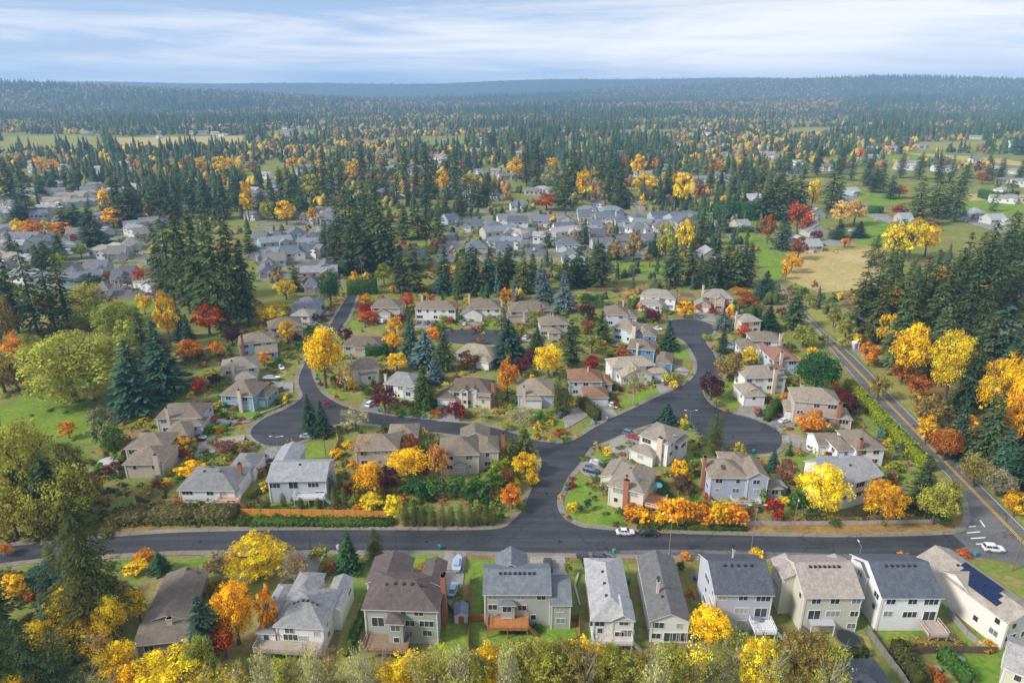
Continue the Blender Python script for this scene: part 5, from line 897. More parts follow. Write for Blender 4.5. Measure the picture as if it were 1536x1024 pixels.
# ---------------------------------------------------------------- shrubs
SHR = """950,753,784,42,orange|1010,742,792,50,goldorange|1055,756,792,44,orange|1030,746,793,40,orange|1080,752,795,42,goldorange|965,760,792,28,goldorange|1102,755,794,46,orange|985,765,790,30,gold|860,752,770,24,yellow|905,690,705,16,midgreen|911,668,688,16,gold|620,712,752,40,darkgreen|652,714,752,40,green|684,714,752,40,green|715,712,754,40,green|740,708,752,36,midgreen|745,688,722,32,lime|757,682,708,24,lime|770,702,722,20,green|632,730,756,26,darkgreen|705,735,758,26,darkgreen|730,740,760,24,darkgreen|555,660,680,20,gold|250,715,730,16,yellow|318,655,672,22,greyolive|480,815,850,30,oliveyellow|495,840,860,24,russet|540,855,866,14,midgreen|486,852,866,14,midgreen|640,840,856,28,rust|618,850,860,18,olive|1028,826,842,18,orange|1021,840,860,16,bluegreen|1134,820,840,26,gold|1355,826,845,22,orange|1446,822,838,22,redorange|852,838,866,16,lime|806,935,948,20,darkgreen|780,940,952,16,bluegreen|1350,955,978,26,goldorange|1480,958,978,30,goldorange|1370,985,1000,24,pinkbrown|1400,1000,1024,40,rust|700,900,918,14,midgreen|1035,880,905,18,rust|690,880,905,12,olive|470,825,842,14,olive|970,775,790,18,pinkbrown|930,760,776,14,midgreen|983,780,796,16,midgreen|882,746,768,14,bluegreen|870,755,772,10,bluegreen|905,722,746,20,greyolive|1062,738,750,18,red|1056,748,764,18,rust|1090,745,760,22,paleolive|1115,745,758,22,tan|1130,748,760,16,olive|1030,725,745,22,olivebrown|1055,700,716,18,green|1215,760,785,22,midgreen|1250,775,790,26,midgreen|1170,720,735,18,red|1195,735,770,28,green|540,750,770,24,orange|1345,690,702,20,orange|1340,705,722,18,pinkbrown|1325,720,735,16,midgreen|1190,603,614,22,burgundy|1175,590,602,12,orange|1200,580,600,20,darkgreen|1170,605,618,14,green|1290,600,625,20,midgreen|1254,570,585,20,orange|1240,585,602,16,orange|1215,545,560,18,rust|700,612,628,16,olive|655,612,628,24,rust|620,610,628,24,midgreen|600,612,626,20,midgreen|545,575,590,14,darkgreen|528,570,586,20,gold|527,556,568,14,tan|500,560,578,14,midgreen|560,565,590,12,midgreen|553,580,596,16,midgreen|505,590,602,8,red|720,600,612,20,midgreen|738,590,605,16,green|810,615,640,24,green|825,628,640,16,yellow|838,640,656,24,rust|760,630,648,20,oliveyellow|770,595,610,14,green|1003,556,580,24,oliveyellow|1010,570,584,16,yellow|1075,596,612,18,olive|1090,612,622,10,rust|1060,580,596,16,olive|1120,548,560,14,green|1096,560,574,14,midgreen|1083,505,515,16,burgundy|1060,500,512,18,lime|1047,455,470,12,redorange|1065,452,466,12,orange|960,455,468,12,orange|970,470,485,16,midgreen|905,450,470,20,green|895,440,462,26,green|880,438,458,22,midgreen|915,452,466,18,green|862,455,468,18,orange|870,442,456,16,olive|820,440,458,16,midgreen|735,470,482,16,tan|690,470,484,14,green|665,472,484,16,olive|676,476,486,12,red|660,486,496,20,green|650,488,498,18,midgreen|678,448,460,12,orange|700,444,458,12,gold|720,505,518,14,rust|640,600,618,24,green|648,490,510,26,orange|655,500,514,16,redorange|603,470,492,22,burgundy|600,485,500,14,rust|580,495,510,16,olive|470,470,486,18,midgreen|480,455,470,16,green|500,425,445,18,midgreen|465,488,500,14,green|447,512,530,26,darkgreen|430,525,540,22,olive|418,535,552,24,midgreen|445,500,514,18,plum|365,535,548,14,olive|340,600,618,18,midgreen|350,606,618,12,orange|358,606,618,14,midgreen|310,605,622,26,midgreen|300,575,590,20,olivebrown|330,642,655,14,rust|322,622,632,20,redorange|312,640,650,26,midgreen|275,675,690,14,red|255,700,716,14,oliveyellow|235,712,728,24,greyolive|308,672,688,18,midgreen|350,690,705,16,rust|225,730,748,26,olivebrown|280,755,772,22,green|300,752,768,20,midgreen|325,752,768,22,midgreen|350,754,772,16,rust|266,745,764,18,redorange|490,600,612,10,red|365,624,632,8,red|440,745,756,10,green|395,752,772,14,green|480,690,706,12,olive|505,672,690,24,gold|520,660,676,18,gold|530,690,704,22,orange|625,728,742,20,plum|785,755,772,14,midgreen|752,768,782,14,green|620,395,410,20,midgreen|600,410,430,26,olive|650,400,416,16,rust|545,395,410,20,midgreen|470,412,428,16,rust|415,398,412,14,olive|160,405,418,14,rust|175,415,428,16,midgreen|190,395,410,18,olive|135,410,430,44,bluegreen|205,430,440,14,green|340,560,578,16,olive|1235,500,520,18,olive|1265,505,525,22,oliveyellow|1205,430,450,24,midgreen|1190,425,445,18,olive|1215,440,460,20,lime|1232,438,456,14,green|1250,440,462,16,midgreen|1280,470,490,22,olive|1222,420,438,10,russet|1175,440,455,12,midgreen"""
for q in SHR.replace('\n', '').split('|'):
    a = q.split(','); broadleaf(*map(float, a[:4]), a[4], None, 'shrub')
# clipped and informal hedges
hedge([(1272, 580), (1294, 605), (1328, 642), (1365, 680), (1393, 708)], 3.8, 3.4, 'lime', 'long lime-green arborvitae hedge along the two-lane road', leaf=.34)
hedge([(296, 648), (341, 646)], 2.2, 2.0, 'lime', 'low clipped yellow-green hedge between two parked cars', leaf=.22)
hedge([(872, 610), (898, 632)], 2.4, 4.2, 'firolive', 'tall clipped hedge beside the rust-roofed house drive', leaf=.25)
hedge([(549, 532), (582, 531)], 4, 4.2, 'darkgreen', 'dark clipped block hedge behind the low brown bungalow', leaf=.3)
hedge([(1150, 632), (1166, 612)], 2.4, 4.0, 'midgreen', 'tall clipped hedge beside the double-garage drive', leaf=.25)
hedge([(1070, 328), (1108, 329), (1146, 330)], 12, 14, 'darkgreen', 'huge dark clipped conifer hedge beside the road bend', leaf=.7)
hedge([(522, 441), (566, 440)], 5, 8, 'midgreen', 'tall green hedge across the top of the left street', leaf=.4)
hedge([(1090, 348), (1140, 348)], 4, 3.5, 'midgreen', 'low green hedge at the edge of the roadside paddock', leaf=.4)
hedge([(1470, 296), (1485, 300), (1505, 302), (1522, 298)], 7, 8, 'green', 'curved clipped hedge beside the distant white barn', leaf=.6)
hedge([(1302, 320), (1323, 320)], 5, 6, 'green', 'square clipped hedge beside the gravel drive', leaf=.5)
hedge([(168, 782), (230, 777), (300, 775), (355, 777)], 7, 2.8, 'scrub', 'rough olive shrub bank under the white house', leaf=.4)
hedge([(230, 784), (300, 782), (380, 784), (480, 785), (590, 785)], 3.5, 1.2, 'midgreen', 'low green bank below the orange fence', leaf=.35)
hedge([(1175, 782), (1240, 782), (1300, 781), (1400, 779)], 2.0, 1.6, 'olivebrown', 'low leafy hedge on the verge above the parked black car street', leaf=.3)
hedge([(960, 790), (1030, 793), (1120, 795)], 1.5, 1.0, 'midgreen', 'low green hedge under the orange shrubs', leaf=.25)
hedge([(1342, 975), (1358, 1000), (1378, 1030)], 3, 3.2, 'firolive', 'arborvitae screen between the two lower back gardens', leaf=.26)
hedge([(1410, 985), (1430, 1005), (1452, 1030)], 2.2, 3.0, 'green', 'arborvitae screen beside the lawn in the bottom corner', leaf=.26)
hedge([(1226, 986), (1300, 982)], 1.6, 1.8, 'firolive', 'low hedge along the trampoline lawn', leaf=.24)
hedge([(553, 905), (520, 985)], 1.6, 1.8, 'midgreen', 'narrow hedge beside the plum-roofed house lawn', leaf=.24)
hedge([(1365, 966), (1445, 972)], 1.6, 1.4, 'olivebrown', 'low brown hedge behind the covered patio lawn', leaf=.24)
# ---------------------------------------------------------------- vehicles
CD = [(938, 798, 'sedan', (.8, .8, .8), 'white', 0, 'white sedan parked at the kerb of the lower street'), (973, 799.5, 'sedan', (.02, .02, .022), 'black', 0, 'black sedan parked behind the white one on the lower street'),
 (1490, 823, 'suv', (.82, .82, .82), 'white', -8, 'white estate car waiting at the road markings of the junction'), (887, 706, 'suv', (.02, .035, .08), 'navy', -28, 'dark navy minivan on the drive of the cream house'),
 (896, 694.5, 'sedan', (.6, .6, .6), 'silver', -25, 'silver saloon on the drive of the cream house'), (945, 651, 'suv', (.05, .2, .24), 'teal', -30, 'teal car on the corner drive'), (950, 655, 'sedan', (.4, .02, .04), 'red', -30, 'red car on the corner drive'),
 (680, 884, 'sedan', (.3, .48, .62), 'pale blue', 82, 'pale blue car beside the brick chimney'), (876, 839, 'pickup', (.03, .04, .06), 'dark', 110, 'dark pickup truck in the drive facing the lower street'), (903, 838, 'suv', (.05, .05, .09), 'indigo', -6, 'dark indigo car nosing out by the lower street'),
 (1002, 572, 'suv', (.8, .8, .8), 'white', -18, 'white car on the drive of the white house with the arched garage'), (919, 608, 'sedan', (.78, .78, .78), 'white', -42, 'white saloon on the drive under the rust roof'), (1177, 631, 'sedan', (.75, .75, .78), 'white', 25, 'white car with dark windows by the round cul-de-sac'),
 (1136, 615, 'sedan', (.55, .06, .05), 'red', 70, 'small red car on the drive of the dormered garage'), (1094, 516, 'sedan', (.12, .22, .42), 'blue', -5, 'blue car on the drive beside the narrow spruce'), (662, 612, 'suv', (.02, .06, .12), 'dark blue', 75, 'dark blue car beside the crimson tree'),
 (556, 606, 'suv', (.75, .75, .75), 'white', 70, 'white car at the foot of the burgundy tree'), (335, 635, 'suv', (.08, .16, .25), 'blue', 0, 'blue car beside the clipped yellow-green hedge'), (305, 657.5, 'sedan', (.025, .03, .04), 'dark grey', 0, 'dark grey car on the pinkish drive'),
 (461, 654, 'sedan', (.45, .47, .5), 'silver', 5, 'silver car parked in the lower-left cul-de-sac'), (387, 686, 'suv', (.03, .08, .13), 'dark blue', 45, 'dark blue car on the drive of the grey gabled houses'), (396, 692, 'sedan', (.04, .05, .09), 'black', 60, 'black car behind the dark blue one on the gabled houses drive'),
 (422, 551, 'sedan', (.8, .8, .8), 'white', -60, 'white car on the lawn edge of the left-hand street'), (494, 471, 'suv', (.25, .35, .5), 'blue-grey', 60, 'blue-grey car at the top of the left-hand street'), (469, 486, 'suv', (.8, .8, .8), 'white', 30, 'white car by the top of the left-hand street'),
 (986, 493, 'sedan', (.75, .77, .8), 'white', -30, 'white car at the mouth of the upper cul-de-sac'), (697, 486, 'sedan', (.45, .46, .5), 'silver', 80, 'silver car in front of the white garage gable'), (1186, 437, 'suv', (.45, .1, .06), 'red', -58, 'red car driving away on the two-lane road'),
 (1203, 461, 'suv', (.12, .2, .32), 'blue', 122, 'blue car driving along the two-lane road'), (948, 413, 'suv', (.03, .05, .09), 'dark blue', 0, 'dark blue car beyond the back fence of the tract'), (1222, 371, 'suv', (.05, .05, .05), 'black', 0, 'black car beside the white gabled barn house'),
 (190, 430, 'suv', (.75, .75, .75), 'white', 20, 'white car in the far left street'), (224, 441, 'sedan', (.35, .03, .06), 'red', 0, 'small red car on the far left street'), (193, 432, 'sedan', (.5, .1, .05), 'orange-red', 10, 'orange-red car next to the white one in the far left street'), (783, 366, 'sedan', (.7, .7, .7), 'white', 5, 'white car beside the straight tract street'), (855, 446, 'sedan', (.3, .4, .55), 'blue', 0, 'pale blue car behind the dark clipped shrubs'), (1080, 484, 'sedan', (.1, .1, .1), 'black', 10, 'black car in front of the brick house garage')]
for (x, y, c, cw, a, lab) in ((420, 397, (.7, .7, .7), 'white', 10, 'white car in the left tract drive nearest the firs'), (463, 405, (.1, .12, .15), 'dark', -20, 'dark car on the curved tract lane'), (452, 410, (.6, .6, .62), 'silver', 30, 'silver car on the curved tract lane'), (476, 414, (.75, .75, .75), 'white', 0, 'white car before the small house by the dark round tree'), (806, 352, (.1, .1, .12), 'dark', 88, 'dark car on the straight tract street'), (801, 375, (.6, .6, .6), 'grey', 88, 'grey car at the near end of the straight tract street'), (678, 372, (.7, .7, .7), 'white', 80, 'white car on the short tract lane behind the firs'), (940, 372, (.75, .75, .75), 'white', 70, 'white car on the curved lane at the tract edge'), (956, 388, (.25, .05, .05), 'maroon', 20, 'maroon car at the end of the curved tract lane'), (930, 350, (.3, .35, .4), 'blue-grey', 80, 'blue-grey car midway along the curved tract lane'), (1195, 367, (.7, .7, .7), 'white', 0, 'white car under the brown maple by the barn house'), (1277, 347, (.8, .8, .8), 'white', -15, 'white van on the gravel drive by the blue spruce'), (1318, 330, (.7, .7, .7), 'white', 0, 'white car on the drive beyond the yellow trees'), (62, 350, (.4, .05, .12), 'crimson', 0, 'crimson car by the far left commercial buildings'), (86, 336, (.75, .75, .75), 'white', 5, 'white car by the far left commercial buildings'), (720, 490, (.5, .1, .08), 'red', 80, 'red car on the white garage gable drive'), (640, 484, (.2, .22, .25), 'grey', 80, 'grey car before the house over the central street')):
    CD.append((x, y, 'suv', c, cw, a, lab))
CD += [(1206, 629, 'sedan', (.5, .52, .54), 'silver', 40, 'silver car on the drive below the wide brown roof'), (1222, 673, 'suv', (.75, .75, .75), 'white', 10, 'white car on the drive before the white gable garage'), (842, 622, 'sedan', (.05, .06, .07), 'dark', 50, 'dark car on the concrete drive beside the twin columns'), (789, 506, 'suv', (.75, .75, .76), 'white', 70, 'white car on the short drive off the central street'), (1050, 474, 'sedan', (.55, .56, .58), 'silver', 85, 'silver car before the brick house garage doors'), (421, 585, 'suv', (.18, .19, .2), 'grey', 20, 'grey car on the steel-blue house drive'), (574, 482, 'suv', (.75, .75, .75), 'white', 85, 'white car on the drive by the red and gold street trees'), (1021, 556, 'sedan', (.3, .31, .33), 'grey', -20, 'grey car on the long garage drive of the bright blue house'), (822, 848, 'suv', (.03, .03, .035), 'black', 88, 'black car on the concrete drive above the blue-grey gable roof'), (448, 845, 'sedan', (.2, .03, .03), 'dark red', 80, 'dark red car on the leafy asphalt drive'), (1012, 656, 'sedan', (.6, .6, .6), 'silver', -30, 'silver car tucked behind the white corner house'), (715, 657, 'suv', (.55, .56, .58), 'silver', -6, 'silver car at the kerb behind the pinkish-beige house')]
for (x, y, k, c, cw, a, lab) in CD: car(x, y, k, c, cw, a, None, lab)
# boats, caravan
def boat(px, py, ang, lab, L=6.5):
    P = gp(px, py, .6); P.z = 0; root = empty('trailer_boat', P, rad(ang)); b = MB(); rings = []
    for x, w, z0 in ((-.5, .95, .7), (-.2, 1.05, .55), (.2, 1.0, .5), (.38, .6, .6), (.5, .05, 1.0)):
        rings.append([(x*L, -w, 1.35), (x*L, -w*.7, z0+.1), (x*L, 0, z0), (x*L, w*.7, z0+.1), (x*L, w, 1.35)])
    b.loft(rings); b.build('hull', M['paint'], root, (.78, .78, .78) if L < 5.6 and py < 700 or L > 6 else (.4, .46, .48)); c = MB(); c.loft([[(-.3*L, -.7, 1.36), (-.3*L, .7, 1.36), (-.3*L, .6, 1.9), (-.3*L, -.6, 1.9)], [(.2*L, -.6, 1.36), (.2*L, .6, 1.36), (.05*L, .5, 2.0), (.05*L, -.5, 2.0)]]); c.build('cover', M['paint'], root, (.3, .4, .55))
    t = MB(); t.tube((-.45*L, 0, .45), (.75*L, 0, .45), .06, .06); t.tube((-.2*L, -1, .35), (-.2*L, 1, .35), .32, .32, 10); t.build('trailer', M['dark'], root); tag(root, lab, 'boat'); return root
boat(408, 568, 5, 'white boat on a trailer beside the left-hand street'); boat(686, 846, 88, 'narrow white boat on a trailer beside the asphalt drive', 5.5)
# ---------------------------------------------------------------- fences
def fence(pts, h, col, label, post=2.6, name='fence'):
    W = [gp(*p) for p in pts]; root = empty(name, W[0]); b = MB(); pm = MB(); pm.box(-.07, -.07, -.1, .07, .07, h+.15); pmesh = pm.mesh('fence_post', M['fence'])
    for a, c in zip(W[:-1], W[1:]):
        d = c-a; l = d.length; t = d/l; n = Vector((-t.y, t.x, 0))*.03; k = max(1, round(l/post)); r = a-W[0]
        for i in range(k):
            p, q = r+t*(l*i/k+.02), r+t*(l*(i+1)/k-.02); hh = h*random.uniform(.97, 1.03)
            b.loft([[p-n, p+n, p+n+Vector((0, 0, hh)), p-n+Vector((0, 0, hh))], [q-n, q+n, q+n+Vector((0, 0, hh)), q-n+Vector((0, 0, hh))]])
            if i % max(1, k//14) == 0: o = meshobj('post', pmesh, root, tuple(x*.8 for x in col)); o.location = r+t*(l*i/k)
    b.build('board_panel', M['fence'], root, col); tag(root, label, 'fence'); return root
fence([(362, 772), (420, 773), (500, 774), (584, 775.5)], 1.9, (.74, .31, .05), 'bright orange timber fence above the lower street')
fence([(205, 752), (245, 765), (362, 772)], 1.8, (.16, .1, .06), 'dark brown fence running from the white house to the orange fence')
fence([(703, 1000), (704, 925), (706, 868)], 1.8, (.3, .18, .08), 'tan fence between the sage house and the orange-deck garden')
fence([(705, 931), (726, 931)], 1.8, (.42, .17, .06), 'short rust fence beside the orange deck')
fence([(856, 930), (868, 930), (869, 962), (822, 985), (795, 1000)], 1.7, (.34, .2, .07), 'brown fence around the orange-deck garden')
fence([(1175, 870), (1200, 945), (1222, 975)], 1.8, (.14, .1, .08), 'dark fence between the lavender and beige houses')
fence([(1300, 948), (1326, 985), (1345, 1010), (1365, 1040)], 1.8, (.22, .2, .18), 'grey fence from the beige house to the bottom gardens')
fence([(1420, 920), (1450, 955), (1478, 978)], 1.6, (.3, .28, .26), 'pale path fence beside the cream solar house')
fence([(1326, 984), (1420, 978), (1490, 980)], 1.7, (.15, .1, .08), 'dark fence across the back of the white slate-roofed garden')
fence([(1408, 982), (1440, 1010), (1470, 1045)], 1.7, (.14, .1, .08), 'dark fence beside the bottom corner lawn')
fence([(1060, 787), (1140, 787), (1200, 787), (1300, 786), (1405, 784)], 1.1, (.42, .4, .37), 'grey post-and-rail style fence above the leafy verge')
fence([(665, 905), (680, 922), (705, 924)], 1.6, (.2, .12, .08), 'brown fence beside the garden shed')
fence([(880, 437), (915, 437), (960, 440), (1040, 446)], 2.0, (.24, .15, .1), 'long brown fence behind the upper cul-de-sac houses')
fence([(128, 720), (165, 705), (180, 715), (235, 705), (262, 690)], 1.8, (.2, .18, .15), 'weathered fence around the sprawling tan house')
fence([(498, 692), (508, 665), (505, 655)], 1.6, (.55, .25, .1), 'orange garden fence left of the pale orange tree')
fence([(1182, 735), (1200, 760), (1210, 780)], 1.7, (.2, .17, .13), 'brown fence beside the red maple')
fence([(1340, 690), (1375, 683), (1402, 707)], 1.6, (.25, .2, .14), 'brown fence at the end of the lime hedge')
fence([(280, 540), (312, 528), (335, 526)], 1.5, (.45, .27, .08), 'yellow-brown fence curving behind the taupe house')
# ---------------------------------------------------------------- poles, lamps, wires
def pole(px, py, top, label, arms=1, lean=0, col='poletimber'):
    P = gp(px, py); H_ = height_to(P, top); root = empty('utility_pole', P, .7); b = MB(); b.tube((0, 0, -.1), (lean, 0, H_), .16, .11, 8); b.build('pole', M[col], root)
    for i in range(arms):
        a = MB(); z = H_-.5-1.1*i; a.box(-1.2+lean, -.06, z-.07, 1.2+lean, .06, z+.07); o = a.build('crossarm', M['poletimber'], root)
        for x in (-1.05, -.4, .4, 1.05): k = MB(); k.tube((x+lean, 0, z+.07), (x+lean, 0, z+.28), .06, .04, 6); k.build('insulator', M['stucco'], o)
    tag(root, label, 'utility pole', 'utility poles along the two-lane road'); return P+Vector((lean, 0, H_-.3))
T0 = pole(1076, 326, 303, 'far utility pole at the bend of the two-lane road'); T1 = pole(1136, 399, 351, 'utility pole beside the roadside firs'); T2 = pole(1251, 498, 456, 'utility pole at the gravel lay-by')
T3 = pole(1518, 856, 790, 'reddish leaning pole in the corner of the junction', 1, .6); T4 = pole(1580, 742, 640, 'utility pole past the edge of the wood', 1)
pole(545, 436, 385, 'utility pole above the tall green hedge'); pole(1232, 556, 508, 'dark leaning pole beside the round green tree', 1, .8)
def wire(a, b, label):
    root = None; c = MB()
    for k in (-.9, 0, .9):
        off = Vector((k*.7, -k*.7, 0)); prev = None
        for i in range(13):
            t = i/12; p = a.lerp(b, t)+off-Vector((0, 0, 4*1.6*t*(1-t)))-a
            if prev is not None: c.tube(prev, p, .028, .028, 4, False)
            prev = p
    o = c.build('power_line', M['metal']); o.location = a; tag(o, label, 'power line')
wire(T0, T1, 'power lines beside the roadside paddock'); wire(T1, T2, 'power lines above the row of roadside firs'); wire(T2, T4, 'power lines crossing in front of the golden trees in the wood')
def lamp(px, py, top, heads, label, ang=0):
    P = gp(px, py); H_ = height_to(P, top); root = empty('street_lamp', P, ang); b = MB(); b.tube((0, 0, 0), (0, 0, H_-.1), .1, .06, 8); b.tube((0, 0, 0), (0, 0, .5), .16, .14, 8); b.build('pole', M['metal'], root)
    for s_ in heads:
        a = MB(); a.tube((0, 0, H_-.3), (s_*1.5, 0, H_), .045, .04, 6); a.build('arm', M['metal'], root); k = MB(); k.loft([[(s_*1.35, -.14, H_-.06), (s_*1.35, .14, H_-.06), (s_*1.35, .12, H_+.08), (s_*1.35, -.12, H_+.08)], [(s_*2.1, -.1, H_-.03), (s_*2.1, .1, H_-.03), (s_*2.1, .08, H_+.05), (s_*2.1, -.08, H_+.05)]]); k.build('lamp_head', M['trim'], root)
    tag(root, label, 'street lamp', 'street lamps')
lamp(1125, 836, 757, (1, -1), 'tall twin-armed street lamp in front of the blue-lavender house'); lamp(1003, 834, 779, (1,), 'slim street lamp opposite the orange shrubs', 1.6); lamp(1191, 787, 745, (-1,), 'street lamp on the verge beside the red maple', 1.2)
lamp(417, 675, 654, (1, -1), 'small street lamp at the edge of the lower-left cul-de-sac'); lamp(1034, 640, 615, (-1, 1), 'small street lamp at the junction by the white corner house'); lamp(1286, 848, 818, (1,), 'street lamp beside the white slate-roofed house', 1.5)
# ---------------------------------------------------------------- small garden and kerb things
def bin_(px, py, col, label):
    P = gp(px, py, .5); P.z = .12; root = empty('wheeled_bin', P, random.uniform(0, 6)); b = MB(); b.loft([[(-.24, -.26, .06), (.24, -.26, .06), (.24, .26, .06), (-.24, .26, .06)], [(-.3, -.34, 1.0), (.3, -.34, 1.0), (.3, .34, 1.0), (-.3, .34, 1.0)]]); b.build('bin_body', M['paint'], root, col)
    l = MB(); l.loft([[(-.33, -.38, 1.0), (.33, -.38, 1.0), (.33, .38, 1.0), (-.33, .38, 1.0)], [(-.28, -.3, 1.09), (.28, -.3, 1.09), (.28, .3, 1.09), (-.28, .3, 1.09)]]); l.build('lid', M['paint'], root, tuple(x*.8 for x in col)); w = MB(); w.tube((-.3, .3, .1), (.3, .3, .1), .1, .1, 8); w.build('wheel', M['rubber'], root)
    tag(root, label, 'wheeled bin', 'wheeled bins at the kerb')
for x, y, c, l in ((507, 821, (.5, .52, .55), 'grey bin at the lower street beside the pointed spruce'), (513, 821.5, (.02, .3, .3), 'teal bin at the lower street beside the pointed spruce'), (659, 821, (.02, .3, .32), 'teal bin on the kerb by the asphalt drive'), (848, 733, (.05, .3, .45), 'blue bin on the pavement by the cream house lawn'), (921, 827, (.02, .35, .25), 'green bin by the lower street near the pale grey roof'),
                   (894, 634, (.05, .12, .3), 'dark blue bin at the end of the clipped hedge'), (911, 628, (.4, .42, .45), 'grey bin between the rust-roofed drive and the road'), (568, 616, (.02, .3, .2), 'green bin by the burgundy tree kerb'), (577, 617.5, (.03, .25, .35), 'teal bin by the burgundy tree kerb'), (635, 625, (.03, .3, .4), 'cyan bin on the kerb below the yellow-green spruce'), (644, 625.5, (.3, .4, .45), 'pale bin on the kerb below the yellow-green spruce'), (1130, 677, (.02, .3, .35), 'teal bin at the rim of the round cul-de-sac'), (1042, 866, (.03, .1, .4), 'blue bin between the charcoal roof and the lavender house'), (943, 873, (.05, .12, .3), 'navy bin between the two long white houses'), (1464, 831, (.03, .3, .45), 'blue bin at the corner beside the red shrub'), (1162, 642, (.05, .3, .32), 'teal bin on the far rim of the round cul-de-sac'), (548, 489, (.03, .3, .2), 'green bin by the tan driveway')): bin_(x, y, c, l)
P = gp(1272, 962); root = empty('trampoline', P); b = MB(); b.tube((0, 0, .8), (0, 0, .84), 2.1, 2.1, 28); b.build('mat', M['dark'], root); b = MB()
for i in range(28):
    a0, a1 = i*math.tau/28, (i+1)*math.tau/28; b.tube((2.25*math.cos(a0), 2.25*math.sin(a0), .82), (2.25*math.cos(a1), 2.25*math.sin(a1), .82), .13, .13, 6, False)
b.build('rim', M['paint'], root, (.08, .1, .11))
for i in range(6): a = i*math.tau/6; b = MB(); b.tube((2.2*math.cos(a), 2.2*math.sin(a), 0), (2.2*math.cos(a), 2.2*math.sin(a), .8), .04, .04, 6); b.build('leg', M['metal'], root)
tag(root, 'round dark trampoline on the lawn behind the beige house', 'trampoline')
def shed(px, py, w, d, h, wc, rc, lab, name='garden_shed'):
    P = gp(px, py); root = empty(name, P, .05); wa, ro, tr = MB(), MB(), MB(); Block(-w/2, 0, w/2, d, h, 'gable', 'y', .5, .15).geo(wa, ro, tr); wa.build('wall', M['wall'], root, wc); ro.build('roof', M['roof'], root, rc); tr.build('fascia', M['trim'], root); o = meshobj('door', DOOR, root); o.location = (0, -.01, 0); o.scale = (.9, 1, .85); tag(root, lab, 'shed')
shed(692, 935, 2.6, 3, 2.1, (.7, .72, .75), (.2, .23, .3), 'small pale shed with a grey roof on the lawn'); shed(1170, 742, 3.0, 3, 2.2, (.25, .38, .42), (.3, .38, .4), 'teal shed beside the blue-lavender house'); shed(1284, 524, 2.2, 2, 2.4, (.65, .7, .75), (.6, .65, .7), 'white roadside hut by the gravel lay-by'); shed(246, 577, 3, 3, 2.4, (.16, .22, .35), (.1, .1, .12), 'blue playhouse under the dark blue-green conifers')
def umbrella(px, py, z, col, lab):
    P = gp(px, py, z); root = empty('patio_umbrella', P); b = MB(); b.tube((0, 0, 0), (0, 0, 2.3), .03, .03, 6); b.build('pole', M['metal'], root); b = MB(); n = 8
    for i in range(n):
        a0, a1 = i*math.tau/n, (i+1)*math.tau/n; b.tri((0, 0, 2.6), (1.4*math.cos(a0), 1.4*math.sin(a0), 2.05), (1.4*math.cos(a1), 1.4*math.sin(a1), 2.05)); b.quad((1.4*math.cos(a0), 1.4*math.sin(a0), 2.05), (1.4*math.cos(a1), 1.4*math.sin(a1), 2.05), (1.4*math.cos(a1), 1.4*math.sin(a1), 1.9), (1.4*math.cos(a0), 1.4*math.sin(a0), 1.9))
    b.build('canopy', M['paint'], root, col); tag(root, lab, 'umbrella')
umbrella(985, 737, 2.3, (.1, .35, .4), 'teal patio umbrella on the orange corner deck'); umbrella(905, 955, .1, (.65, .55, .42), 'cream patio umbrella behind the pale-grey-roofed house')
def gset(px, py, z, lab):
    P = gp(px, py, z); P.z = z; root = empty('patio_table', P, random.uniform(0, 1)); b = MB(); b.tube((0, 0, .68), (0, 0, .73), .75, .75, 14); b.build('table_top', M['metal'], root)
    for i in range(4): a = i*math.pi/2+.7; b = MB(); b.tube((.5*math.cos(a), .5*math.sin(a), 0), (.5*math.cos(a), .5*math.sin(a), .68), .03, .03, 5); b.build('leg', M['dark'], root)
    tag(root, lab, 'table')
gset(607, 949, 2.2, 'round dark table on the patio deck of the sage house'); gset(1136, 931, 2.7, 'round table on the white deck of the lavender house'); gset(745, 921, 2.3, 'round table on the orange deck'); gset(1440, 992, 0, 'pale round table on the bottom corner lawn'); gset(1405, 1006, 0, 'turquoise round table in the brown back garden')
def awning(px, py, w, d, z, col, lab):
    P = gp(px, py); root = empty('patio_cover', P); b = MB(); b.loft([[(-w/2, 0, z), (w/2, 0, z), (w/2, 0, z+.12), (-w/2, 0, z+.12)], [(-w/2, d, z+.5), (w/2, d, z+.5), (w/2, d, z+.62), (-w/2, d, z+.62)]]); b.build('canopy', M['paint'], root, col)
    for x in (-w/2+.15, w/2-.15):
        for y in (.15, d-.2): b = MB(); b.box(x-.07, y-.07, 0, x+.07, y+.07, z+.02+.5*y/d); b.build('post', M['trim'], root)
    tag(root, lab, 'patio cover')
awning(1232, 955, 4.8, 4, 2.7, (.4, .42, .46), 'grey sloping patio cover behind the beige house')
P = gp(164, 697); root = empty('round_pavilion', P); b = MB(); b.tube((0, 0, 0), (0, 0, 1.2), 2.7, 2.7, 20); b.build('wall', M['paint'], root, (.45, .43, .42)); b = MB(); b.tube((0, 0, 1.2), (0, 0, 1.45), 2.8, 2.2, 20); b.build('cover', M['paint'], root, (.5, .5, .52)); tag(root, 'round grey deck under a pale cover beside the sprawling tan house', 'covered deck')
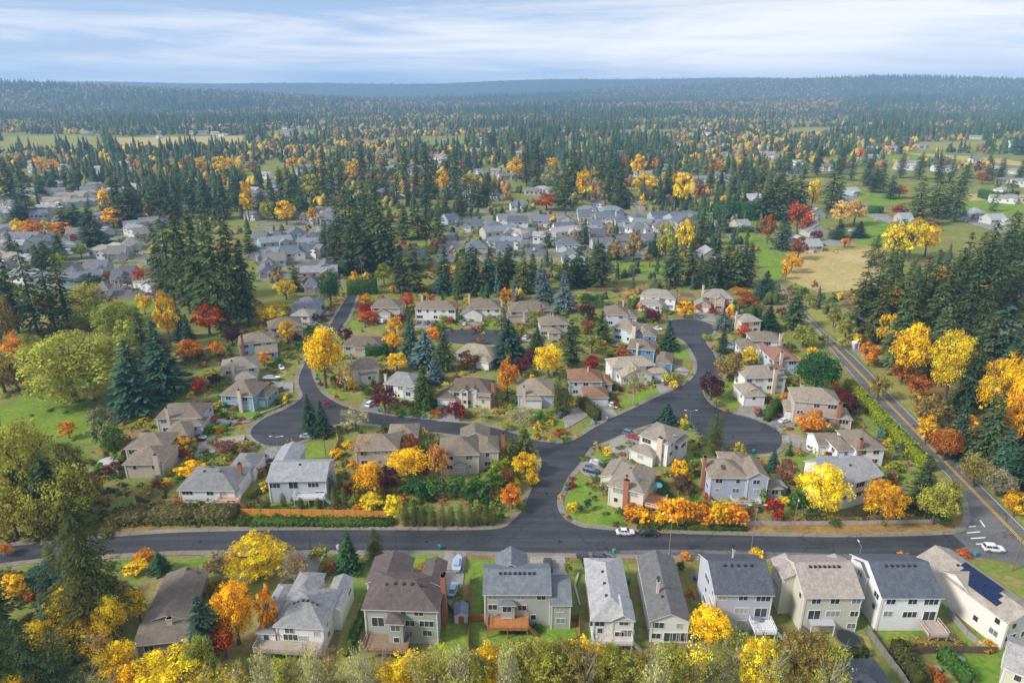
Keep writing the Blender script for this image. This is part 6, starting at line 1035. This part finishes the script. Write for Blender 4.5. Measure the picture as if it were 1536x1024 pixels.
# front-garden rocks and leaf piles read as ground; low front walls by the lower street
def lowwall(pts, h, mat, lab):
    W = [gp(*p) for p in pts]; b = MB()
    for a, c in zip(W[:-1], W[1:]):
        t = (c-a).normalized(); n = Vector((-t.y, t.x, 0))*.2; r = W[0]; up = Vector((0, 0, h)); b.loft([[a-n-r, a+n-r, a+n-r+up, a-n-r+up], [c-n-r, c+n-r, c+n-r+up, c-n-r+up]])
    o = b.build('garden_wall', M[mat]); o.location = W[0]; tag(o, lab, 'garden wall')
lowwall([(372, 631), (395, 620), (418, 611), (432, 603)], .6, 'concrete', 'low stone wall along the lawn of the bend house'); lowwall([(790, 640), (815, 648), (838, 655)], .5, 'brick', 'low orange-brown wall below the olive street trees'); lowwall([(868, 860), (862, 880), (870, 910)], .6, 'concrete', 'low garden wall beside the long pale-roofed house')
# ---------------------------------------------------------------- far houses, one by one while they can be told apart
rf = random.Random(9)
def zone(x0, x1, y0, y1, n, label, group, big=.0, mind=9):
    k = 0; tries = 0
    while k < n and tries < 4000:
        tries += 1; x, y = rf.uniform(x0, x1), rf.uniform(y0, y1)
        if any(abs(x-a)+abs(y-b)*2.4 < mind for a, b in FARH): continue
        far_house(x, y, label, group, rf.random() < big); k += 1
zone(0, 230, 345, 432, 20, 'roof of the far left tract glimpsed between trees', 'houses glimpsed in the far left tract', 0, 16); zone(384, 520, 330, 420, 9, 'roof of the left tract glimpsed between trees', 'houses glimpsed in the left tract', 0, 16); zone(690, 1030, 312, 372, 16, 'roof glimpsed inside the packed grey-roofed tract', 'houses glimpsed in the grey-roofed tract', 0, 20)
zone(0, 240, 248, 345, 44, 'pale distant house among the firs of the far left suburb', 'distant houses in the far left suburb')
zone(380, 520, 255, 335, 16, 'distant house glimpsed between firs and gold trees', 'distant houses between the firs and gold trees')
zone(560, 830, 250, 305, 18, 'distant house behind the central belt of tall firs', 'distant houses behind the central firs')
zone(960, 1160, 214, 275, 20, 'distant grey-roofed house beyond the yellow poplars', 'distant houses beyond the yellow poplars', .1)
zone(1170, 1536, 212, 262, 20, 'distant house among the fields and hedges of the valley', 'distant houses among the valley fields', .25)
zone(1440, 1536, 262, 350, 5, 'scattered house near the distant white barn', 'houses near the distant white barn')
zone(130, 560, 178, 208, 46, 'tiny pale building in the distant valley town', 'buildings of the distant valley town', .5, 7)
zone(960, 1500, 168, 212, 26, 'tiny roof in the wooded hills past the valley fields', 'roofs in the wooded hills', .2, 8)
zone(560, 950, 190, 250, 24, 'tiny roof showing through the distant woods', 'roofs in the distant woods', .2, 8)
# ---------------------------------------------------------------- the wood that nobody could count
def low_conifer(seed):
    r = np.random.RandomState(seed); V = []; Fc = []; n = 6
    for L, (z0, z1, w) in enumerate(((.05, .34, 1.0), (.2, .52, .92), (.36, .68, .74), (.52, .82, .58), (.66, .92, .4), (.8, 1.0, .22))):
        b = len(V); V.append((0, 0, z1))
        for i in range(n):
            a = 2*math.pi*(i+.5*L)/n; k = w*r.uniform(.5, 1.25); V.append((k*math.cos(a), k*math.sin(a), z0+r.uniform(-.07, .05)))
        for i in range(n): Fc.append((b, b+1+i, b+1+(i+1) % n))
    return np.array(V), np.array(Fc)
def low_round(seed):
    r = np.random.RandomState(seed); V, Fc = [], []
    for q in range(5):
        c = r.normal(size=3)*.32; c[2] = abs(c[2])*.9+.5; s_ = r.uniform(.42, .6); b = len(V)
        ico = [(0, 0, 1), (.9, 0, .42), (.28, .85, .42), (-.72, .52, .42), (-.72, -.52, .42), (.28, -.85, .42), (.72, .52, -.42), (-.28, .85, -.42), (-.9, 0, -.42), (-.28, -.85, -.42), (.72, -.52, -.42)]
        for p in ico: V.append(tuple(c+np.array(p)*s_*r.uniform(.8, 1.2)*np.array([1, 1, .75])))
        fs = [(0, 1, 2), (0, 2, 3), (0, 3, 4), (0, 4, 5), (0, 5, 1), (1, 6, 2), (2, 7, 3), (3, 8, 4), (4, 9, 5), (5, 10, 1), (6, 7, 2), (7, 8, 3), (8, 9, 4), (9, 10, 5), (10, 6, 1)]
        Fc += [tuple(b+i for i in f) for f in fs]
    V = np.array(V); V[:, 2] -= V[:, 2].min(); V /= np.array([1, 1, V[:, 2].max()]); return V, np.array(Fc)
LC = [low_conifer(i) for i in range(5)]; LR = [low_round(i) for i in range(5)]
def scatter(name, items, protos, label):
    """items: x, y, r, h, colour -> one merged mesh"""
    Vs, Fs, Cs = [], [], []; n = 0; r = np.random.RandomState(3)
    for (x, y, rr, h, c) in items:
        V, Fc = protos[r.randint(len(protos))]; a = r.uniform(0, 6.28); ca, sa = math.cos(a), math.sin(a)
        W = np.empty_like(V); W[:, 0] = x+(V[:, 0]*ca-V[:, 1]*sa)*rr; W[:, 1] = y+(V[:, 0]*sa+V[:, 1]*ca)*rr; W[:, 2] = ground_z(x, y)-.5+V[:, 2]*h
        Vs.append(W); Fs.append(Fc+n); n += len(V); Cs.append(np.clip(np.array(c)[None, :]*r.uniform(.75, 1.25, (len(V), 1)), 0, 1))
    V = np.concatenate(Vs); me = np_mesh(name, V, np.concatenate(Fs), [M['stuffleaf']], None, np.concatenate(Cs))
    o = meshobj(name, me); tag(o, label, None, None, 'stuff'); return o
occ = [(t['P'].x, t['P'].y, t['w']*.5*depth(t['P'])/F) for t in TREES]+[(h.org.x, h.org.y, 11) for h in HOUSES]+[(h.org.x, h.org.y, 11) for h, _, _ in MIDH]
occ += [(gp(x, y).x, gp(x, y).y, 9) for x, y in FARH]
for x, y in FARH:
    P = gp(x, y); d = P.length; occ.append((P.x*(1-34/d), P.y*(1-34/d), 17))
grid = {}
for x, y, q in occ: grid.setdefault((int(x//60), int(y//60)), []).append((x, y, q))
def free(x, y, m):
    i, j = int(x//60), int(y//60)
    return not any((x-a)**2+(y-b)**2 < (q+m)**2 for di in (-1, 0, 1) for dj in (-1, 0, 1) for a, b, q in grid.get((i+di, j+dj), ()))
def inpoly(px, py, poly):
    c = False; j = len(poly)-1
    for i in range(len(poly)):
        if (poly[i][1] > py) != (poly[j][1] > py) and px < (poly[j][0]-poly[i][0])*(py-poly[i][1])/(poly[j][1]-poly[i][1])+poly[i][0]: c = not c
        j = i
    return c
CLEAR = [[(0, 203), (150, 201), (160, 224), (0, 230)], [(398, 197), (472, 195), (474, 207), (398, 210)], [(1178, 192), (1292, 189), (1302, 201), (1188, 205)], [(1368, 213), (1540, 209), (1540, 223), (1378, 228)], [(638, 212), (702, 210), (702, 223), (640, 226)], [(930, 196), (1010, 194), (1015, 203), (930, 205)], [(60, 170), (150, 168), (155, 175), (60, 178)], [(1200, 170), (1330, 167), (1335, 174), (1200, 177)], [(160, 205), (372, 203), (368, 221), (185, 225)], [(1180, 255), (1540, 252), (1540, 400), (1335, 400), (1320, 440), (1170, 440), (1130, 390), (1150, 340)], [(1335, 226), (1540, 234), (1540, 254), (1380, 240)], [(1232, 235), (1405, 232), (1410, 243), (1245, 250)], [(360, 248), (460, 246), (460, 270), (360, 272)]]
con, dec, evr = [], [], []
rs = random.Random(2)
GC = [(.05, .09, .036), (.064, .11, .04), (.042, .08, .04), (.09, .13, .046), (.11, .13, .045), (.075, .095, .055)]
DC = [(.45, .4, .14), (.4, .36, .1), (.5, .27, .05), (.58, .37, .06), (.38, .2, .08), (.28, .17, .08), (.62, .42, .05), (.34, .3, .1), (.26, .14, .08), (.24, .25, .07), (.36, .28, .15), (.3, .28, .14), (.2, .2, .08)]
def nz2(x, y, s): return math.sin(x/s+1.3*math.sin(y/s*.7))+math.sin(y/s*1.3+x/s*.4)+.7*math.sin(x/s*2.3-y/s*1.7+2)
def belt(y0, y1, n, cprob, hs=1.0, ps=90.0):
    for _ in range(n):
        y = math.sqrt(rs.uniform(y0*y0, y1*y1)); x = rs.uniform(-1, 1)*(y*.78+60)
        px, py = proj((x, y, ground_z(x, y)))
        if any(inpoly(px, py, p) for p in CLEAR): continue
        if y < 1900 and nz2(x+500, y-300, ps*1.7) > 1.7: continue
        if not free(x, y, 2.5): continue
        v = nz2(x, y, ps)
        if rs.random() < cprob+.3*v: h = rs.uniform(13, 30)*hs*(1.15+.12*v); con.append((x, y, h*rs.uniform(.15, .25), h, rs.choice(GC)))
        elif rs.random() < .42: h = rs.uniform(8, 18)*hs; evr.append((x, y, h*rs.uniform(.3, .5), h, rs.choice([(.05, .09, .03), (.08, .11, .035), (.11, .13, .05)])))
        else:
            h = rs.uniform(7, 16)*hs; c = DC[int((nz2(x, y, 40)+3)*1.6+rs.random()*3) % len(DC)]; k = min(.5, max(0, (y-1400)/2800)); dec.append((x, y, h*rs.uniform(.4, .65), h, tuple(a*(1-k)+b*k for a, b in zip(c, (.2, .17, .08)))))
belt(300, 640, 2300, .24, .45); belt(620, 1100, 3300, .28, .85); belt(1050, 1700, 5600, .3, .95, 120); belt(1650, 2600, 10000, .3, .95, 170); belt(2500, 3900, 13000, .32, .95, 260); belt(3800, 5600, 13000, .4, .8, 400); belt(5500, 7700, 10000, .4, .6, 500)
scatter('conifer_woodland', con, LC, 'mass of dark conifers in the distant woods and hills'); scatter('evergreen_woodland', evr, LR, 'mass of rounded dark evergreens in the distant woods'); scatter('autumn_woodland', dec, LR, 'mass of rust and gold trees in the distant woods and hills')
# undergrowth along the wood beside the two-lane road and in the bottom-left wood
ug = []
for _ in range(620):
    px, py = rs.uniform(1255, 1600), rs.uniform(430, 830); P = gp(px, py)
    e = min(range(len(art_R)), key=lambda i: abs(art_R[i][1]-py)); 
    if not inpoly(px, py, [(1262, 497), (1300, 536), (1358, 592), (1418, 652), (1472, 706), (1536, 772), (1600, 830), (1640, 700), (1640, 430), (1255, 430)]): continue
    s_ = rs.uniform(.8, 2.2); ug.append((P.x, P.y, s_*1.3, s_*1.5, rs.choice([(.3, .16, .05), (.2, .15, .05), (.42, .2, .03), (.13, .14, .04), (.25, .2, .08), (.05, .09, .03)])))
for _ in range(260):
    px, py = rs.uniform(-40, 330), rs.uniform(850, 1060)
    if 185 < px < 300 and py < 985: continue
    P = gp(px, py); s_ = rs.uniform(.6, 1.8); ug.append((P.x, P.y, s_*1.3, s_*1.4, rs.choice([(.2, .15, .05), (.1, .12, .03), (.35, .22, .03), (.06, .1, .03)])))
for _ in range(160):
    px, py = rs.uniform(-20, 170), rs.uniform(690, 815); P = gp(px, py); s_ = rs.uniform(.6, 1.7); ug.append((P.x, P.y, s_*1.3, s_*1.4, rs.choice([(.2, .17, .05), (.1, .12, .03), (.28, .2, .04), (.07, .1, .03)])))
for _ in range(70):
    px, py = rs.uniform(-10, 190), rs.uniform(565, 690); P = gp(px, py); s_ = rs.uniform(.3, 1.0); ug.append((P.x, P.y, s_*1.5, s_*1.2, rs.choice([(.2, .17, .05), (.12, .15, .04), (.28, .22, .06), (.1, .16, .03)])))
rs2 = random.Random(6); gl = []
for h in HOUSES:
    for _ in range(110):
        a = rs2.uniform(0, 6.28); k = rs2.uniform(.62, 1.1); x, y = h.org.x+math.cos(a)*(h.w*k+1), h.org.y+math.sin(a)*(h.d*k+2)
        px, py = proj((x, y, 0))
        if inpoly(px, py, ring) or py > 800 or any(hh.local(Vector((x, y, 0))).x > -hh.w/2-1 and hh.local(Vector((x, y, 0))).x < hh.w/2+1 and abs(hh.local(Vector((x, y, 0))).y) < hh.d/2+1 for hh in HOUSES): continue
        s_ = rs2.uniform(.3, 1.5)*rs2.uniform(.6, 1); gl.append((x, y, s_*1.2, s_*1.3, rs2.choice([(.09, .16, .03), (.05, .11, .03), (.38, .15, .03), (.25, .23, .05), (.15, .22, .03), (.5, .36, .03), (.2, .05, .04), (.12, .19, .03)])))
HPOLY = [(130, 700), (215, 600), (300, 520), (400, 450), (560, 436), (900, 430), (1130, 436), (1200, 480), (1300, 600), (1390, 690), (1440, 765), (1380, 780), (860, 780), (760, 770), (600, 770), (360, 770), (205, 760)]
hl_ = [(h, math.cos(h.rot), math.sin(h.rot)) for h in HOUSES]
for _ in range(7000):
    px, py = rs2.uniform(125, 1450), rs2.uniform(430, 782)
    if not inpoly(px, py, HPOLY): continue
    P = gp(px, py)
    if rs2.random() > .5+.3*nz2(P.x, P.y, 7): continue
    if inpoly(px, py, ring) or any(inpoly(px, py, a) for a in AREAS): continue
    if any(abs(c*(P.x-h.org.x)+s_*(P.y-h.org.y)) < h.w/2+1.2 and -h.d/2-4.5 < -s_*(P.x-h.org.x)+c*(P.y-h.org.y) < h.d/2+1.2 for h, c, s_ in hl_): continue
    k = rs2.uniform(.4, 1.0)+(rs2.random()**4)*1.3
    q = [(.1, .19, .03), (.06, .13, .03), (.45, .17, .03), (.3, .28, .05), (.18, .26, .04), (.6, .42, .03), (.25, .05, .04), (.13, .22, .03), (.2, .13, .05)]
    gl.append((P.x, P.y, k*1.15, k*rs2.uniform(1.2, 2.2), q[int((nz2(P.x, P.y, 11)+3)*1.5+rs2.random()*2.5) % len(q)]))
for h, _, _ in MIDH:
    for _ in range(20):
        x, y = h.org.x+rs2.uniform(-1, 1)*(h.w*.5+9), h.org.y+rs2.uniform(-1, 1)*(h.d*.5+11)
        if any(abs(x-q.org.x) < q.w/2+.8 and -q.d/2-4.5 < y-q.org.y < q.d/2+.8 for q, _, _ in MIDH): continue
        px, py = proj((x, y, 0))
        if any(inpoly(px, py, p) for p in MROADS): continue
        k = rs2.uniform(.6, 1.4)+(rs2.random()**3)*1.6; gl.append((x, y, k*1.1, k*rs2.uniform(1.3, 2.2), rs2.choice([(.1, .19, .03), (.06, .13, .03), (.4, .17, .04), (.3, .28, .08), (.25, .2, .1), (.55, .4, .05), (.22, .06, .04), (.13, .2, .04), (.33, .25, .13)])))
LV = []
for i in range(4):
    V, Fc, T = crown_np(60+i, 8, 11, .24, low=-.2, rc=(.35, .55)); V = V*np.array([1, 1, .6]); V[:, 2] += .45; LV.append((V, Fc))
scatter('undergrowth', ug, LV, 'rusty undergrowth of the roadside wood'); scatter('ground_cover', gl, LV, 'low garden planting between the houses')
# ---------------------------------------------------------------- air, sky, sun, camera
bx = MB(); bx.box(-7600, -300, -2, 7600, 9050, 262)
m, N, L = newmat('haze_air'); v = node(N, 'ShaderNodeVolumePrincipled', Density=.00014, Anisotropy=.0); v.inputs['Color'].default_value = (.37, .63, 1.0, 1); o_ = N.new('ShaderNodeOutputMaterial'); L.new(v.outputs[0], o_.inputs['Volume'])
HAZE = tag(bx.build('haze', m), kind='stuff')
w = bpy.data.worlds.new('World'); S.world = w; w.use_nodes = True; N, L = w.node_tree.nodes, w.node_tree.links; N.clear()
SUN_EL, SUN_AZ = rad(38), math.atan2(-.85, -.35)
sky = N.new('ShaderNodeTexSky'); sky.sky_type = 'NISHITA'; sky.sun_disc = False; sky.sun_elevation = SUN_EL; sky.sun_rotation = SUN_AZ % (2*math.pi); sky.altitude = 100
tc = N.new('ShaderNodeTexCoord'); sx = N.new('ShaderNodeSeparateXYZ'); L.new(tc.outputs['Generated'], sx.inputs[0])
mp = node(N, 'ShaderNodeMapping'); mp.inputs['Scale'].default_value = (2.4, 2.4, 33); mp.inputs['Rotation'].default_value = (0, rad(1.2), 0); L.new(tc.outputs['Generated'], mp.inputs[0])
n1 = node(N, 'ShaderNodeTexNoise', Scale=1.0, Detail=9, Roughness=.66, Distortion=.45); L.new(mp.outputs[0], n1.inputs['Vector'])
mp2 = node(N, 'ShaderNodeMapping'); mp2.inputs['Scale'].default_value = (1.1, 1.1, 9); mp2.inputs['Location'].default_value = (3, 1, 2); L.new(tc.outputs['Generated'], mp2.inputs[0])
n2 = node(N, 'ShaderNodeTexNoise', Scale=1.0, Detail=3, Roughness=.5); L.new(mp2.outputs[0], n2.inputs['Vector'])
ad = node(N, 'ShaderNodeMath', _operation='ADD'); L.new(n1.outputs['Fac'], ad.inputs[0]); L.new(n2.outputs['Fac'], ad.inputs[1])
hl = node(N, 'ShaderNodeMath', _operation='MULTIPLY'); hl.inputs[1].default_value = .5; L.new(ad.outputs[0], hl.inputs[0])
cf = ramp(N, L, hl.outputs[0], (.42, 0.0), (.58, 1.0))
blue = mixrgb(N, L, .75, sky.outputs[0], (1.7, 2.4, 4.0)); cl = mixrgb(N, L, cf, blue, (5.2, 5.1, 5.1))
hz = node(N, 'ShaderNodeMapRange'); L.new(sx.outputs['Z'], hz.inputs[0]); hz.inputs['From Min'].default_value = 0; hz.inputs['From Max'].default_value = .13; hz.inputs['To Min'].default_value = 1.3; hz.inputs['To Max'].default_value = 1.0
vm = N.new('ShaderNodeVectorMath'); vm.operation = 'SCALE'; L.new(cl, vm.inputs[0]); L.new(hz.outputs[0], vm.inputs['Scale'])
bg = node(N, 'ShaderNodeBackground', Strength=.1); L.new(vm.outputs[0], bg.inputs[0]); wo = N.new('ShaderNodeOutputWorld'); L.new(bg.outputs[0], wo.inputs[0])
sl = bpy.data.lights.new('sun', 'SUN'); sl.energy = 2.4; sl.angle = rad(10); sl.color = (1, .955, .89); so = bpy.data.objects.new('sun', sl); COL.objects.link(so)
sd = Vector((math.sin(SUN_AZ)*math.cos(SUN_EL), math.cos(SUN_AZ)*math.cos(SUN_EL), math.sin(SUN_EL))); so.rotation_euler = sd.to_track_quat('Z', 'Y').to_euler(); so.location = sd*200+Vector((0, 200, 100))
cd = bpy.data.cameras.new('camera'); cd.lens = 24; cd.sensor_width = 36; cd.clip_start = .5; cd.clip_end = 30000; co = bpy.data.objects.new('camera', cd); co.location = (0, 0, CAMH); co.rotation_euler = (math.pi/2-PITCH, 0, 0); COL.objects.link(co); S.camera = co
S.view_settings.view_transform = 'Standard'; S.view_settings.look = 'None'; S.view_settings.exposure = .92; S.view_settings.gamma = 1
S.cycles.use_denoising = True; S.cycles.max_bounces = 5; S.cycles.diffuse_bounces = 2; S.cycles.glossy_bounces = 2; S.cycles.transmission_bounces = 3; S.cycles.volume_bounces = 2; S.cycles.transparent_max_bounces = 4
S.cycles.use_adaptive_sampling = True; S.cycles.adaptive_threshold = .015
# ---------------------------------------------------------------- labels: what it looks like and what it stands by, told apart by size or order
ORD = ['first', 'second', 'third', 'fourth', 'fifth', 'sixth', 'seventh', 'eighth', 'ninth', 'tenth', 'eleventh', 'twelfth', 'thirteenth', 'fourteenth', 'fifteenth', 'sixteenth', 'seventeenth', 'eighteenth', 'nineteenth', 'twentieth']
for n_ in ('twenty', 'thirty', 'forty', 'fifty'): ORD += [n_+'-'+q for q in ORD[:9]]+[{'twenty': 'thirtieth', 'thirty': 'fortieth', 'forty': 'fiftieth', 'fifty': 'sixtieth'}[n_]]
LM = [(h.px, h.py, 'the '+h.short) for h in HOUSES if h.short]
LM += [(1240, 400, 'the tan field'), (1365, 360, 'the huge yellow tree by the field'), (1105, 310, 'the huge clipped hedge'), (60, 600, 'the sloping green lawn'), (150, 440, 'the far left street'), (310, 420, 'the tall fir clump'), (540, 340, 'the central fir grove'), (805, 360, 'the straight tract street'),
       (960, 400, 'the green playing lawn'), (1220, 350, 'the white gabled barn house'), (1500, 320, 'the distant white barn'), (1250, 500, 'the gravel lay-by'), (1400, 560, 'the roadside wood'), (1500, 620, 'the roadside wood edge'), (1420, 450, 'the upper roadside wood'), (1480, 390, 'the top of the roadside wood'), (60, 860, 'the bottom-left wood'), (640, 1000, 'the bottom gardens'), (900, 1010, 'the long white houses'), (1150, 1010, 'the lavender and beige houses'),
       (1430, 770, 'the junction corner'), (640, 400, 'the grey house behind the fir belt'), (720, 420, 'the middle of the fir belt'), (860, 420, 'the east end of the fir belt'), (1080, 410, 'the roadside fir clump'), (430, 360, 'the left tract houses'), (140, 390, 'the far left houses'), (200, 300, 'the far left suburb'), (60, 320, 'the far left commercial buildings'), (330, 290, 'the firs above the clump'), (420, 260, 'the valley meadow'), (620, 260, 'the central belt of tall firs'), (800, 260, 'the belt past the grey tract'), (960, 270, 'the yellow poplars'), (1060, 250, 'the houses beyond the poplars'), (1170, 290, 'the dark firs by the clipped hedge'), (1300, 250, 'the valley fields'), (1440, 260, 'the far valley hedges'), (100, 520, 'the great yellow-olive tree'), (60, 740, 'the left bank of the lower street'), (680, 770, 'the clipped columnar row'), (250, 250, 'the row of orange trees')]
def rel(t):
    best = min(LM, key=lambda q: (q[0]-t['px'])**2+(2.0*(q[1]-t['py']))**2); dx, dy = t['px']-best[0], (t['py']-best[1])*1.6
    return ('beside ' if abs(dx) > abs(dy) else 'beyond ' if dy < 0 else 'before ')+best[2]
KW = {'conifer': 'conifer', 'column': 'columnar conifer', 'tree': 'tree', 'shrub': 'shrub'}
def settle(items, cat=None):
    by = {}
    for t in items: by.setdefault(t['base'], []).append(t)
    for b, g in by.items():
        if len(g) == 1: g[0]['o']['label'] = b; continue
        if len(g) == 2:
            g.sort(key=lambda t: t['H']); g[0]['o']['label'] = 'lower '+b; g[1]['o']['label'] = 'taller '+b
        else:
            g.sort(key=lambda t: t['px'])
            for i, t in enumerate(g): t['o']['label'] = ORD[i]+' from left, '+b
row = [t for t in TREES if t['o'].get('group')]
for i, t in enumerate(sorted(row, key=lambda t: t['px'])): t['o']['label'] = ORD[i]+' clipped column from the left in the row beside the lower street'
rest = [t for t in TREES if not t['o'].get('group') and not t['label']]
for t in rest:
    wd = 'great ' if (t['what'] != 'shrub' and t['w'] > 58) else 'small ' if t['what'] != 'shrub' and t['w'] < 22 else ''
    t['base'] = wd+cword(t['color'])+' '+('thin-leaved ' if t['what'] == 'tree' and any('thin' in c.data.name or 'wispy' in c.data.name for c in t['o'].children if c.type == 'MESH') else '')+KW[t['what']]+' '+rel(t)
    t['o']['group'] = {'conifer': 'conifers of the neighbourhood', 'column': 'columnar conifers of the gardens', 'tree': 'autumn trees of the neighbourhood', 'shrub': 'garden shrubs'}[t['what']]
settle(rest)
rows = {}
for h, nm, k in MIDH: rows.setdefault(nm, []).append(h)
RN = {'front': 'grey-roofed tract behind the fir belt', 'left': 'tract beyond the left-hand street', 'far left': 'tract at the far left', 'east': 'scattered group past the two-lane road'}
def ccol(c): return 'white' if min(c) > .64 else 'blue-grey' if c[2] > c[0]+.03 else 'tan' if c[0] > c[2]+.1 else 'pale grey'
for nm, g in rows.items():
    g.sort(key=lambda h: h.org.y)
    for i, h in enumerate(g):
        tag(h.root, ccol(h.wall)+' house, '+ORD[i]+' nearest of the '+RN[nm], 'house', 'houses of the '+RN[nm])
